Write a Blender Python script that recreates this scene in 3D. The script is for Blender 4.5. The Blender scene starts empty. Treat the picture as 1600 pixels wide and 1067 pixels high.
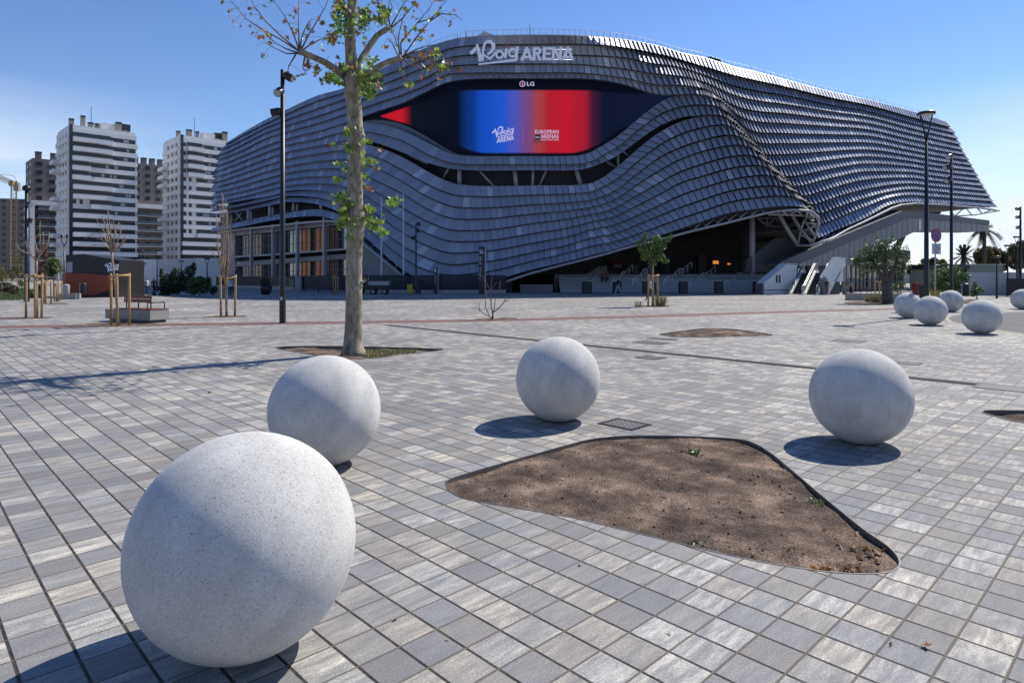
import bpy, bmesh, math, random
import numpy as np
from mathutils import Vector, Matrix
from mathutils.geometry import tessellate_polygon

R_ = math.radians
scene = bpy.context.scene
COL = scene.collection
random.seed(7)

# ------------------------------------------------------------------ camera
F_, YH, CX, HC = 1018.8, 428.32, 800.0, 2.084     # focal (photo px), horizon row, centre column, eye height
cam_d = bpy.data.cameras.new('camera'); cam = bpy.data.objects.new('camera', cam_d); COL.objects.link(cam)
cam.location = (0, 0, HC); cam.rotation_euler = (math.pi/2, 0, 0)
cam_d.sensor_width = 36.0; cam_d.lens = F_/1600*36.0
cam_d.shift_y = -(533.5-YH)/1600
cam_d.clip_start = 0.1; cam_d.clip_end = 6000
scene.camera = cam
scene.render.resolution_x = 1024; scene.render.resolution_y = 682

# ------------------------------------------------------------------ sky, sun, exposure
SUN_AZ, SUN_EL = 40.0, 47.0            # degrees: direction TO the sun, counter-clockwise from +X
world = bpy.data.worlds.new('World'); scene.world = world; world.use_nodes = True
wn, wl = world.node_tree.nodes, world.node_tree.links
wn.clear()
out = wn.new('ShaderNodeOutputWorld'); bg = wn.new('ShaderNodeBackground')
sky = wn.new('ShaderNodeTexSky'); sky.sky_type = 'NISHITA'; sky.sun_disc = False
sky.sun_elevation = R_(SUN_EL); sky.sun_rotation = R_(90-SUN_AZ)
sky.air_density = 1.0; sky.dust_density = 0.0; sky.ozone_density = 4.0; sky.altitude = 20
bg.inputs['Strength'].default_value = 0.12
tc = wn.new('ShaderNodeTexCoord'); mp = wn.new('ShaderNodeMapping'); mp.inputs['Scale'].default_value = (1.3, 1.3, 4.2); mp.inputs['Location'].default_value = (.55, .2, .1)
nz = wn.new('ShaderNodeTexNoise'); nz.inputs['Scale'].default_value = 2.6; nz.inputs['Detail'].default_value = 7; nz.inputs['Roughness'].default_value = .58
wl.new(tc.outputs['Generated'], mp.inputs['Vector']); wl.new(mp.outputs[0], nz.inputs['Vector'])
rmp = wn.new('ShaderNodeValToRGB'); rmp.color_ramp.elements[0].position = .37; rmp.color_ramp.elements[1].position = .60
wl.new(nz.outputs['Fac'], rmp.inputs[0])
sx = wn.new('ShaderNodeSeparateXYZ'); wl.new(tc.outputs['Generated'], sx.inputs[0])
mz = wn.new('ShaderNodeMapRange'); mz.inputs[1].default_value = .24; mz.inputs[2].default_value = .05; wl.new(sx.outputs['Z'], mz.inputs[0])
mxx = wn.new('ShaderNodeMapRange'); mxx.inputs[1].default_value = .38; mxx.inputs[2].default_value = .62; mxx.inputs[4].default_value = 1
ab_ = wn.new('ShaderNodeMath'); ab_.operation = 'ABSOLUTE'; wl.new(sx.outputs['X'], ab_.inputs[0]); wl.new(ab_.outputs[0], mxx.inputs[0])
mm = wn.new('ShaderNodeMath'); mm.operation = 'MULTIPLY'; wl.new(mz.outputs[0], mm.inputs[0]); wl.new(mxx.outputs[0], mm.inputs[1])
m2 = wn.new('ShaderNodeMath'); m2.operation = 'MULTIPLY'; wl.new(mm.outputs[0], m2.inputs[0]); wl.new(rmp.outputs[0], m2.inputs[1])
m3 = wn.new('ShaderNodeMath'); m3.operation = 'MULTIPLY'; m3.inputs[1].default_value = 1.25; m3.use_clamp = True; wl.new(m2.outputs[0], m3.inputs[0])
mix = wn.new('ShaderNodeMix'); mix.data_type = 'RGBA'
tnt = wn.new('ShaderNodeValToRGB'); te_ = tnt.color_ramp.elements; te_[0].position = 0.0; te_[0].color = (.84, .84, .98, 1); te_[1].position = .5; te_[1].color = (.62, .77, 1.0, 1)
q_ = te_.new(.14); q_.color = (.86, .90, 1.0, 1); wl.new(sx.outputs['Z'], tnt.inputs[0])
tm = wn.new('ShaderNodeMix'); tm.data_type = 'RGBA'; tm.blend_type = 'MULTIPLY'; tm.inputs['Factor'].default_value = 1; wl.new(sky.outputs[0], tm.inputs['A']); wl.new(tnt.outputs[0], tm.inputs['B'])
wl.new(m3.outputs[0], mix.inputs['Factor']); wl.new(tm.outputs['Result'], mix.inputs['A']); mix.inputs['B'].default_value = (6.0, 6.4, 7.2, 1)
wl.new(mix.outputs['Result'], bg.inputs['Color']); wl.new(bg.outputs[0], out.inputs[0])

sun_d = bpy.data.lights.new('sun', 'SUN'); sun = bpy.data.objects.new('sun', sun_d); COL.objects.link(sun)
sun_d.energy = 4.8; sun_d.angle = R_(.5); sun_d.color = (1, .94, .83)
SUN = Vector((math.cos(R_(SUN_EL))*math.cos(R_(SUN_AZ)), math.cos(R_(SUN_EL))*math.sin(R_(SUN_AZ)), math.sin(R_(SUN_EL))))
sun.rotation_euler = SUN.to_track_quat('Z', 'Y').to_euler(); sun.location = SUN*300
vs = scene.view_settings; vs.view_transform = 'Standard'; vs.look = 'None'; vs.gamma = 1; vs.exposure = 0.32; vs.use_curve_mapping = False
scene.cycles.max_bounces = 6; scene.cycles.transparent_max_bounces = 12
try:
    scene.cycles.use_denoising = True
except Exception: pass

# ------------------------------------------------------------------ helpers
def PX(x, y, Y):                       # the point seen at photo pixel (x, y), Y metres in front of the lens
    return Vector(((x-CX)/F_*Y, Y, HC+(YH-y)/F_*Y))
def GP(x, y):                          # the ground point at a photo pixel
    Y = F_*HC/(y-YH); return Vector(((x-CX)/F_*Y, Y, 0))
def srgb(r, g, b):
    return tuple((c/12.92 if c <= .04045 else ((c+.055)/1.055)**2.4) for c in (r/255, g/255, b/255))

class MB:
    def __init__(s): s.v = []; s.f = []; s.m = []; s.sm = []; s.a = []
    def vert(s, p): s.v.append(tuple(p)); return len(s.v)-1
    def face(s, idx, m=0, sm=False, a=0.0): s.f.append(tuple(idx)); s.m.append(m); s.sm.append(sm); s.a.append(a)
    def poly(s, pts, m=0, sm=False, a=0.0): s.face([s.vert(p) for p in pts], m, sm, a)
    def box(s, c, size, rz=0, m=0, rx=0, ry=0):
        M = Matrix.Rotation(rz, 3, 'Z') @ Matrix.Rotation(ry, 3, 'Y') @ Matrix.Rotation(rx, 3, 'X')
        c = Vector(c); h = Vector(size)/2
        i = [s.vert(c + M @ Vector((sx_*h.x, sy_*h.y, sz_*h.z))) for sz_ in (-1, 1) for sx_, sy_ in ((-1,-1),(1,-1),(1,1),(-1,1))]
        for q in ((3,2,1,0),(4,5,6,7),(0,1,5,4),(1,2,6,5),(2,3,7,6),(3,0,4,7)): s.face([i[k] for k in q], m)
    def bbox(s, c, size, rz=0, m=0, b=.02):          # box with chamfered edges
        bm = bmesh.new(); bmesh.ops.create_cube(bm, size=1)
        bmesh.ops.scale(bm, vec=size, verts=bm.verts)
        bmesh.ops.bevel(bm, geom=bm.edges[:], offset=b, segments=2, affect='EDGES')
        bmesh.ops.rotate(bm, cent=(0,0,0), matrix=Matrix.Rotation(rz, 3, 'Z'), verts=bm.verts)
        s.addbm(bm, Matrix.Translation(c), m)
    def addbm(s, bm, M, m=0, sm=False):
        bm.verts.index_update(); o = len(s.v)
        for v in bm.verts: s.v.append(tuple(M @ v.co))
        for f in bm.faces: s.face([o+v.index for v in f.verts], m, sm)
        bm.free()
    def tube(s, pts, rad, n=8, m=0, cap=True, sm=True):
        pts = [Vector(p) for p in pts]
        if not hasattr(rad, '__len__'): rad = [rad]*len(pts)
        rings = []; prev = None
        for k, p in enumerate(pts):
            t = (pts[min(k+1, len(pts)-1)]-pts[max(k-1, 0)])
            if t.length < 1e-9: t = Vector((0,0,1))
            t.normalize()
            if prev is None:
                a = t.cross(Vector((0,0,1)))
                if a.length < .05: a = t.cross(Vector((1,0,0)))
            else: a = prev - t*prev.dot(t)
            if a.length < 1e-6: a = t.orthogonal()
            a.normalize(); prev = a; b = t.cross(a)
            rings.append([s.vert(p + (a*math.cos(2*math.pi*j/n)+b*math.sin(2*math.pi*j/n))*rad[k]) for j in range(n)])
        for k in range(len(rings)-1):
            for j in range(n): s.face((rings[k][j], rings[k][(j+1)%n], rings[k+1][(j+1)%n], rings[k+1][j]), m, sm)
        if cap: s.face(rings[0][::-1], m); s.face(rings[-1], m)
    def lathe(s, c, prof, n=24, m=0, sm=True, M=None):   # prof: (r, z)
        c = Vector(c); rings = []
        for r, z in prof:
            rr = []
            for j in range(n):
                p = Vector((r*math.cos(2*math.pi*j/n), r*math.sin(2*math.pi*j/n), z))
                if M: p = M @ p
                rr.append(s.vert(c+p))
            rings.append(rr)
        for k in range(len(rings)-1):
            for j in range(n): s.face((rings[k][j], rings[k][(j+1)%n], rings[k+1][(j+1)%n], rings[k+1][j]), m, sm)
        s.face(rings[0][::-1], m); s.face(rings[-1], m)
    def prism(s, pts, d, m=0, ms=None):      # planar polygon pts extruded by vector d
        pts = [Vector(p) for p in pts]; d = Vector(d); n = len(pts)
        a = [s.vert(p) for p in pts]; b = [s.vert(p+d) for p in pts]
        for tri in tessellate_polygon([pts]):
            s.face([a[k] for k in tri], m); s.face([b[k] for k in tri][::-1], m)
        for k in range(n): s.face((a[k], a[(k+1)%n], b[(k+1)%n], b[k]), m if ms is None else ms)
    def build(s, name, mats, parent=None, loc=None):
        me = bpy.data.meshes.new(name); me.from_pydata(s.v, [], s.f)
        if not isinstance(mats, (list, tuple)): mats = [mats]
        for mt in mats: me.materials.append(mt)
        me.polygons.foreach_set('material_index', s.m)
        me.polygons.foreach_set('use_smooth', s.sm)
        if any(s.a):
            at = me.attributes.new('tint', 'FLOAT', 'FACE'); at.data.foreach_set('value', s.a)
        me.update()
        o = bpy.data.objects.new(name, me); COL.objects.link(o)
        if parent is not None:
            o.parent = parent
        if loc is not None:                        # move the origin to loc, geometry stays where it is
            L = Vector(loc)
            me.transform(Matrix.Translation(-L)); o.location = L
        return o

def thing(name, label, cat, loc=(0,0,0), rz=0, group=None):
    o = bpy.data.objects.new(name, None); COL.objects.link(o); o.empty_display_size = .2
    o.location = loc; o.rotation_euler = (0, 0, rz); o['label'] = label; o['category'] = cat
    if group: o['group'] = group
    return o
def tag(o, label=None, cat=None, group=None, kind=None):
    if label: o['label'] = label
    if cat: o['category'] = cat
    if group: o['group'] = group
    if kind: o['kind'] = kind
    return o
def wchild(mb, name, mats, root):            # geometry given in world coordinates, parented under root
    o = mb.build(name, mats); o.parent = root
    o.data.transform(Matrix.Translation(-Vector(root.location))) if root.parent is None and root.rotation_euler.z == 0 else None
    return o
def copy_tree(root, loc, rz=None, label=None, scale=None):
    r = root.copy(); COL.objects.link(r); r.location = loc
    if rz is not None: r.rotation_euler = (0, 0, rz)
    if label: r['label'] = label
    if scale: r.scale = (scale, scale, scale)
    for ch in list(root.children):
        c = ch.copy(); COL.objects.link(c); c.parent = r
        for g in list(ch.children):
            d = g.copy(); COL.objects.link(d); d.parent = c
    return r

# ------------------------------------------------------------------ materials
def mat(name, col, rough=.6, metal=0.0, var=.0, scale=4.0, bump=0.0, bscale=30.0, spec=.5, detail=4, coat=0):
    m = bpy.data.materials.new(name); m.use_nodes = True; nt = m.node_tree; b = nt.nodes['Principled BSDF']
    b.inputs['Base Color'].default_value = (*col, 1); b.inputs['Roughness'].default_value = rough
    b.inputs['Metallic'].default_value = metal; b.inputs['Specular IOR Level'].default_value = spec
    b.inputs['Coat Weight'].default_value = coat
    t = nt.nodes.new('ShaderNodeTexCoord')
    if var:
        n = nt.nodes.new('ShaderNodeTexNoise'); n.inputs['Scale'].default_value = scale; n.inputs['Detail'].default_value = detail
        nt.links.new(t.outputs['Object'], n.inputs['Vector'])
        r = nt.nodes.new('ShaderNodeMapRange'); r.inputs[1].default_value = .25; r.inputs[2].default_value = .75
        r.inputs[3].default_value = 1-var; r.inputs[4].default_value = 1+var
        nt.links.new(n.outputs['Fac'], r.inputs[0])
        x = nt.nodes.new('ShaderNodeMix'); x.data_type = 'RGBA'; x.blend_type = 'MULTIPLY'; x.inputs['Factor'].default_value = 1
        x.inputs['A'].default_value = (*col, 1); nt.links.new(r.outputs[0], x.inputs['B']); nt.links.new(x.outputs['Result'], b.inputs['Base Color'])
    if bump:
        n2 = nt.nodes.new('ShaderNodeTexNoise'); n2.inputs['Scale'].default_value = bscale; n2.inputs['Detail'].default_value = 5
        nt.links.new(t.outputs['Object'], n2.inputs['Vector'])
        bp = nt.nodes.new('ShaderNodeBump'); bp.inputs['Strength'].default_value = bump; bp.inputs['Distance'].default_value = .02
        nt.links.new(n2.outputs['Fac'], bp.inputs['Height']); nt.links.new(bp.outputs[0], b.inputs['Normal'])
    return m
def nd(nt, t, **kw):
    n = nt.nodes.new(t)
    for k, v in kw.items(): setattr(n, k, v)
    return n
def math_(nt, op, a, b=None, c=None):
    n = nt.nodes.new('ShaderNodeMath'); n.operation = op
    for i, x in enumerate((a, b, c)):
        if x is None: continue
        if isinstance(x, (int, float)): n.inputs[i].default_value = x
        else: nt.links.new(x, n.inputs[i])
    return n.outputs[0]

def paving_material():
    m = bpy.data.materials.new('concrete_pavers'); m.use_nodes = True; nt = m.node_tree; L = nt.links; b = nt.nodes['Principled BSDF']
    t = nd(nt, 'ShaderNodeTexCoord'); mp = nd(nt, 'ShaderNodeMapping'); mp.vector_type = 'POINT'
    mp.inputs['Rotation'].default_value = (0, 0, R_(46.0)); L.new(t.outputs['Object'], mp.inputs['Vector'])
    wob = nd(nt, 'ShaderNodeTexNoise'); wob.inputs['Scale'].default_value = .9; wob.inputs['Detail'].default_value = 2; L.new(t.outputs['Object'], wob.inputs['Vector'])
    s = nd(nt, 'ShaderNodeSeparateXYZ'); L.new(mp.outputs[0], s.inputs[0])
    w = math_(nt, 'MULTIPLY', math_(nt, 'SUBTRACT', wob.outputs['Fac'], .5), .03)
    u = math_(nt, 'ADD', math_(nt, 'DIVIDE', s.outputs['X'], .268), math_(nt, 'ADD', w, .43))
    v = math_(nt, 'ADD', math_(nt, 'DIVIDE', s.outputs['Y'], .262), math_(nt, 'ADD', w, .07))
    iu, iv = math_(nt, 'FLOOR', u), math_(nt, 'FLOOR', v)
    fu, fv = math_(nt, 'FRACT', u), math_(nt, 'FRACT', v)
    eu = math_(nt, 'MINIMUM', fu, math_(nt, 'SUBTRACT', 1.0, fu)); ev = math_(nt, 'MINIMUM', fv, math_(nt, 'SUBTRACT', 1.0, fv))
    cmb = nd(nt, 'ShaderNodeCombineXYZ'); L.new(iu, cmb.inputs[0]); L.new(iv, cmb.inputs[1])
    wn_ = nd(nt, 'ShaderNodeTexWhiteNoise', noise_dimensions='2D'); L.new(cmb.outputs[0], wn_.inputs['Vector'])
    # streaks inside each paver: noise stretched along u, shifted per paver
    c2 = nd(nt, 'ShaderNodeCombineXYZ')
    L.new(math_(nt, 'ADD', math_(nt, 'MULTIPLY', s.outputs['X'], 14.0), math_(nt, 'MULTIPLY', wn_.outputs['Value'], 37.0)), c2.inputs[0])
    L.new(math_(nt, 'ADD', math_(nt, 'MULTIPLY', s.outputs['Y'], 2.6), math_(nt, 'MULTIPLY', wn_.outputs['Value'], 91.0)), c2.inputs[1])
    st = nd(nt, 'ShaderNodeTexNoise'); st.inputs['Scale'].default_value = 1.0; st.inputs['Detail'].default_value = 9; st.inputs['Roughness'].default_value = .72; st.inputs['Distortion'].default_value = .35
    L.new(c2.outputs[0], st.inputs['Vector'])
    big = nd(nt, 'ShaderNodeTexNoise'); big.inputs['Scale'].default_value = .22; big.inputs['Detail'].default_value = 3; L.new(t.outputs['Object'], big.inputs['Vector'])
    fine = nd(nt, 'ShaderNodeTexNoise'); fine.inputs['Scale'].default_value = 85; fine.inputs['Detail'].default_value = 3; L.new(t.outputs['Object'], fine.inputs['Vector'])
    f1 = math_(nt, 'MULTIPLY', math_(nt, 'SUBTRACT', st.outputs['Fac'], .5), math_(nt, 'ADD', .35, math_(nt, 'MULTIPLY', wn_.outputs['Value'], 1.35)))
    f2 = math_(nt, 'MULTIPLY', math_(nt, 'SUBTRACT', wn_.outputs['Value'], .5), .32)
    f3 = math_(nt, 'MULTIPLY', math_(nt, 'SUBTRACT', big.outputs['Fac'], .5), .5)
    f4 = math_(nt, 'MULTIPLY', math_(nt, 'SUBTRACT', fine.outputs['Fac'], .5), .75)
    fac = math_(nt, 'ADD', math_(nt, 'ADD', math_(nt, 'ADD', f1, f2), math_(nt, 'ADD', f3, f4)), .5)
    rp = nd(nt, 'ShaderNodeValToRGB'); e = rp.color_ramp.elements
    e[0].position = .1; e[0].color = (.125, .126, .132, 1); e[1].position = .95; e[1].color = (.62, .59, .52, 1)
    q = e.new(.36); q.color = (.192, .193, .20, 1); q = e.new(.56); q.color = (.275, .27, .262, 1); q = e.new(.74); q.color = (.42, .405, .37, 1)
    L.new(fac, rp.inputs[0])
    # warm / cool tint per paver
    hs = nd(nt, 'ShaderNodeMix', data_type='RGBA'); hs.blend_type = 'MULTIPLY'
    wn2 = nd(nt, 'ShaderNodeTexWhiteNoise', noise_dimensions='2D'); c3 = nd(nt, 'ShaderNodeVectorMath', operation='ADD'); c3.inputs[1].default_value = (11.3, 5.7, 0)
    L.new(cmb.outputs[0], c3.inputs[0]); L.new(c3.outputs[0], wn2.inputs['Vector'])
    tr = nd(nt, 'ShaderNodeValToRGB'); te = tr.color_ramp.elements; te[0].color = (.97, .985, 1.02, 1); te[1].color = (1.06, 1.0, .93, 1); L.new(wn2.outputs['Value'], tr.inputs[0])
    hs.inputs['Factor'].default_value = 1; L.new(rp.outputs[0], hs.inputs['A']); L.new(tr.outputs[0], hs.inputs['B'])
    # joints: wide sandy-dark ones across u, thin ones across v
    ju = nd(nt, 'ShaderNodeMapRange'); ju.inputs[1].default_value = .020; ju.inputs[2].default_value = .044; L.new(ev, ju.inputs[0])
    jv = nd(nt, 'ShaderNodeMapRange'); jv.inputs[1].default_value = .012; jv.inputs[2].default_value = .030; L.new(eu, jv.inputs[0])
    j = math_(nt, 'MULTIPLY', ju.outputs[0], jv.outputs[0])
    jm = nd(nt, 'ShaderNodeMix', data_type='RGBA'); L.new(j, jm.inputs['Factor'])
    jn = nd(nt, 'ShaderNodeTexNoise'); jn.inputs['Scale'].default_value = 9; L.new(t.outputs['Object'], jn.inputs['Vector'])
    jr = nd(nt, 'ShaderNodeValToRGB'); je = jr.color_ramp.elements; je[0].position = .35; je[0].color = (.02, .019, .019, 1); je[1].position = .8; je[1].color = (.085, .068, .052, 1); L.new(jn.outputs['Fac'], jr.inputs[0])
    js = nd(nt, 'ShaderNodeMix', data_type='RGBA'); L.new(jv.outputs[0], js.inputs['Factor']); js.inputs['A'].default_value = (.135, .108, .082, 1); L.new(jr.outputs[0], js.inputs['B']); L.new(js.outputs['Result'], jm.inputs['A'])
    sn = nd(nt, 'ShaderNodeTexNoise'); sn.inputs['Scale'].default_value = 1.7; sn.inputs['Detail'].default_value = 4; L.new(t.outputs['Object'], sn.inputs['Vector'])
    sr = nd(nt, 'ShaderNodeMapRange'); sr.inputs[1].default_value = .66; sr.inputs[2].default_value = .82; sr.inputs[4].default_value = .45; L.new(sn.outputs['Fac'], sr.inputs[0])
    rust = nd(nt, 'ShaderNodeMix', data_type='RGBA'); L.new(sr.outputs[0], rust.inputs['Factor']); L.new(hs.outputs['Result'], rust.inputs['A']); rust.inputs['B'].default_value = (.34, .25, .17, 1)
    L.new(rust.outputs['Result'], jm.inputs['B']); L.new(jm.outputs['Result'], b.inputs['Base Color'])
    hgt = math_(nt, 'ADD', math_(nt, 'MULTIPLY', j, 1.0), math_(nt, 'ADD', math_(nt, 'MULTIPLY', fine.outputs['Fac'], .10), math_(nt, 'MULTIPLY', wn2.outputs['Value'], .12)))
    bp = nd(nt, 'ShaderNodeBump'); bp.inputs['Strength'].default_value = .7; bp.inputs['Distance'].default_value = .008; L.new(hgt, bp.inputs['Height']); L.new(bp.outputs[0], b.inputs['Normal'])
    b.inputs['Roughness'].default_value = .78; b.inputs['Specular IOR Level'].default_value = .3
    return m

def stone_material():
    m = bpy.data.materials.new('white_aggregate_stone'); m.use_nodes = True; nt = m.node_tree; L = nt.links; b = nt.nodes['Principled BSDF']
    t = nd(nt, 'ShaderNodeTexCoord')
    v = nd(nt, 'ShaderNodeTexVoronoi'); v.inputs['Scale'].default_value = 150; L.new(t.outputs['Object'], v.inputs['Vector'])
    vc = nd(nt, 'ShaderNodeRGBToBW'); L.new(v.outputs['Color'], vc.inputs[0])
    rp = nd(nt, 'ShaderNodeValToRGB'); e = rp.color_ramp.elements; e[0].position = 0.06; e[0].color = (.33, .32, .315, 1); e[1].position = .92; e[1].color = (.73, .71, .67, 1)
    q = e.new(.16); q.color = (.56, .548, .522, 1); q = e.new(.5); q.color = (.64, .625, .59, 1); L.new(vc.outputs[0], rp.inputs[0])
    n = nd(nt, 'ShaderNodeTexNoise'); n.inputs['Scale'].default_value = 3.5; n.inputs['Detail'].default_value = 5; L.new(t.outputs['Object'], n.inputs['Vector'])
    r = nd(nt, 'ShaderNodeMapRange'); r.inputs[1].default_value = .3; r.inputs[2].default_value = .75; r.inputs[3].default_value = .84; r.inputs[4].default_value = 1.10; L.new(n.outputs['Fac'], r.inputs[0])
    x = nd(nt, 'ShaderNodeMix', data_type='RGBA'); x.blend_type = 'MULTIPLY'; x.inputs['Factor'].default_value = 1; L.new(rp.outputs[0], x.inputs['A']); L.new(r.outputs[0], x.inputs['B'])
    mpz = nd(nt, 'ShaderNodeMapping'); mpz.inputs['Scale'].default_value = (7, 7, 1.1); L.new(t.outputs['Object'], mpz.inputs['Vector']); nzs = nd(nt, 'ShaderNodeTexNoise'); nzs.inputs['Scale'].default_value = 1; nzs.inputs['Detail'].default_value = 5; L.new(mpz.outputs[0], nzs.inputs['Vector'])
    rz_ = nd(nt, 'ShaderNodeMapRange'); rz_.inputs[1].default_value = .35; rz_.inputs[2].default_value = .6; rz_.inputs[3].default_value = .93; rz_.inputs[4].default_value = 1.02; L.new(nzs.outputs['Fac'], rz_.inputs[0]); xz = nd(nt, 'ShaderNodeMix', data_type='RGBA'); xz.blend_type = 'MULTIPLY'; xz.inputs['Factor'].default_value = 1; L.new(x.outputs['Result'], xz.inputs['A']); L.new(rz_.outputs[0], xz.inputs['B']); x = xz
    v2 = nd(nt, 'ShaderNodeTexVoronoi'); v2.inputs['Scale'].default_value = 22; L.new(t.outputs['Object'], v2.inputs['Vector'])
    r2 = nd(nt, 'ShaderNodeMapRange'); r2.inputs[1].default_value = .035; r2.inputs[2].default_value = .07; r2.inputs[3].default_value = .45; L.new(v2.outputs['Distance'], r2.inputs[0])
    x2 = nd(nt, 'ShaderNodeMix', data_type='RGBA'); x2.blend_type = 'MULTIPLY'; x2.inputs['Factor'].default_value = 1; L.new(x.outputs['Result'], x2.inputs['A']); L.new(r2.outputs[0], x2.inputs['B'])
    n3 = nd(nt, 'ShaderNodeTexNoise'); n3.inputs['Scale'].default_value = 6; n3.inputs['Detail'].default_value = 3; L.new(t.outputs['Object'], n3.inputs['Vector'])
    r3 = nd(nt, 'ShaderNodeMapRange'); r3.inputs[1].default_value = .68; r3.inputs[2].default_value = .8; r3.inputs[4].default_value = .35; L.new(n3.outputs['Fac'], r3.inputs[0])
    x3 = nd(nt, 'ShaderNodeMix', data_type='RGBA'); L.new(r3.outputs[0], x3.inputs['Factor']); L.new(x2.outputs['Result'], x3.inputs['A']); x3.inputs['B'].default_value = (.42, .34, .25, 1)
    L.new(x3.outputs['Result'], b.inputs['Base Color'])
    bp = nd(nt, 'ShaderNodeBump'); bp.inputs['Strength'].default_value = .6; bp.inputs['Distance'].default_value = .005; L.new(math_(nt, 'ADD', vc.outputs[0], math_(nt, 'MULTIPLY', n.outputs['Fac'], .6)), bp.inputs['Height']); L.new(bp.outputs[0], b.inputs['Normal'])
    b.inputs['Roughness'].default_value = .8; b.inputs['Specular IOR Level'].default_value = .25; b.inputs['Diffuse Roughness'].default_value = .25
    return m

def soil_material():
    m = bpy.data.materials.new('dry_soil'); m.use_nodes = True; nt = m.node_tree; L = nt.links; b = nt.nodes['Principled BSDF']
    t = nd(nt, 'ShaderNodeTexCoord')
    n = nd(nt, 'ShaderNodeTexNoise'); n.inputs['Scale'].default_value = 1.7; n.inputs['Detail'].default_value = 10; n.inputs['Roughness'].default_value = .65; L.new(t.outputs['Object'], n.inputs['Vector'])
    n2 = nd(nt, 'ShaderNodeTexNoise'); n2.inputs['Scale'].default_value = 60; n2.inputs['Detail'].default_value = 5; L.new(t.outputs['Object'], n2.inputs['Vector'])
    v = nd(nt, 'ShaderNodeTexVoronoi'); v.inputs['Scale'].default_value = 55; L.new(t.outputs['Object'], v.inputs['Vector'])
    fac = math_(nt, 'ADD', n.outputs['Fac'], math_(nt, 'MULTIPLY', math_(nt, 'SUBTRACT', n2.outputs['Fac'], .5), .55))
    rp = nd(nt, 'ShaderNodeValToRGB'); e = rp.color_ramp.elements; e[0].position = .34; e[0].color = (.045, .036, .032, 1); e[1].position = .70; e[1].color = (.36, .265, .205, 1)
    q = e.new(.47); q.color = (.105, .078, .063, 1); q = e.new(.54); q.color = (.16, .117, .09, 1); L.new(fac, rp.inputs[0])
    rv = nd(nt, 'ShaderNodeMapRange'); rv.inputs[1].default_value = .05; rv.inputs[2].default_value = .16; rv.inputs[3].default_value = .55; L.new(v.outputs['Distance'], rv.inputs[0])
    x = nd(nt, 'ShaderNodeMix', data_type='RGBA'); x.blend_type = 'MULTIPLY'; x.inputs['Factor'].default_value = .6; L.new(rp.outputs[0], x.inputs['A']); L.new(rv.outputs[0], x.inputs['B'])
    L.new(x.outputs['Result'], b.inputs['Base Color'])
    h = math_(nt, 'ADD', n2.outputs['Fac'], math_(nt, 'MULTIPLY', n.outputs['Fac'], 1.5))
    bp = nd(nt, 'ShaderNodeBump'); bp.inputs['Strength'].default_value = .9; bp.inputs['Distance'].default_value = .03; L.new(h, bp.inputs['Height']); L.new(bp.outputs[0], b.inputs['Normal'])
    b.inputs['Roughness'].default_value = .95; b.inputs['Specular IOR Level'].default_value = .1
    return m

def tile_material():
    m = bpy.data.materials.new('glazed_grey_scale'); m.use_nodes = True; nt = m.node_tree; L = nt.links; b = nt.nodes['Principled BSDF']
    a = nd(nt, 'ShaderNodeAttribute', attribute_name='tint')
    rp = nd(nt, 'ShaderNodeValToRGB'); e = rp.color_ramp.elements; e[0].color = (.205, .22, .28, 1); e[1].color = (.39, .41, .48, 1); q = e.new(.8); q.color = (.265, .285, .35, 1)
    L.new(a.outputs['Fac'], rp.inputs[0]); L.new(rp.outputs[0], b.inputs['Base Color'])
    b.inputs['Metallic'].default_value = .35; b.inputs['Roughness'].default_value = .40; b.inputs['Specular IOR Level'].default_value = .45
    return m
def leaf_mat(name, c1, c2, rough=.5, trans=.25):
    m = bpy.data.materials.new(name); m.use_nodes = True; nt = m.node_tree; L = nt.links; b = nt.nodes['Principled BSDF']
    g = nd(nt, 'ShaderNodeNewGeometry'); rp = nd(nt, 'ShaderNodeValToRGB'); rp.color_ramp.elements[0].color = (*c1, 1); rp.color_ramp.elements[1].color = (*c2, 1)
    L.new(g.outputs['Random Per Island'], rp.inputs[0]); L.new(rp.outputs[0], b.inputs['Base Color']); b.inputs['Roughness'].default_value = rough
    tr = nd(nt, 'ShaderNodeBsdfTranslucent'); L.new(rp.outputs[0], tr.inputs[0]); ms = nd(nt, 'ShaderNodeMixShader'); ms.inputs[0].default_value = trans
    L.new(b.outputs[0], ms.inputs[1]); L.new(tr.outputs[0], ms.inputs[2]); L.new(ms.outputs[0], nt.nodes['Material Output'].inputs[0])
    return m
def emit_mat(name, col, s=1.0):
    m = bpy.data.materials.new(name); m.use_nodes = True; nt = m.node_tree; b = nt.nodes['Principled BSDF']
    b.inputs['Base Color'].default_value = (.02, .02, .02, 1); b.inputs['Emission Color'].default_value = (*col, 1); b.inputs['Emission Strength'].default_value = s; b.inputs['Roughness'].default_value = .5
    return m
def glass_mat(name, col=(.02, .03, .04), rough=.05, spec=.8):
    return mat(name, col, rough, 0.0, spec=spec)

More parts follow.
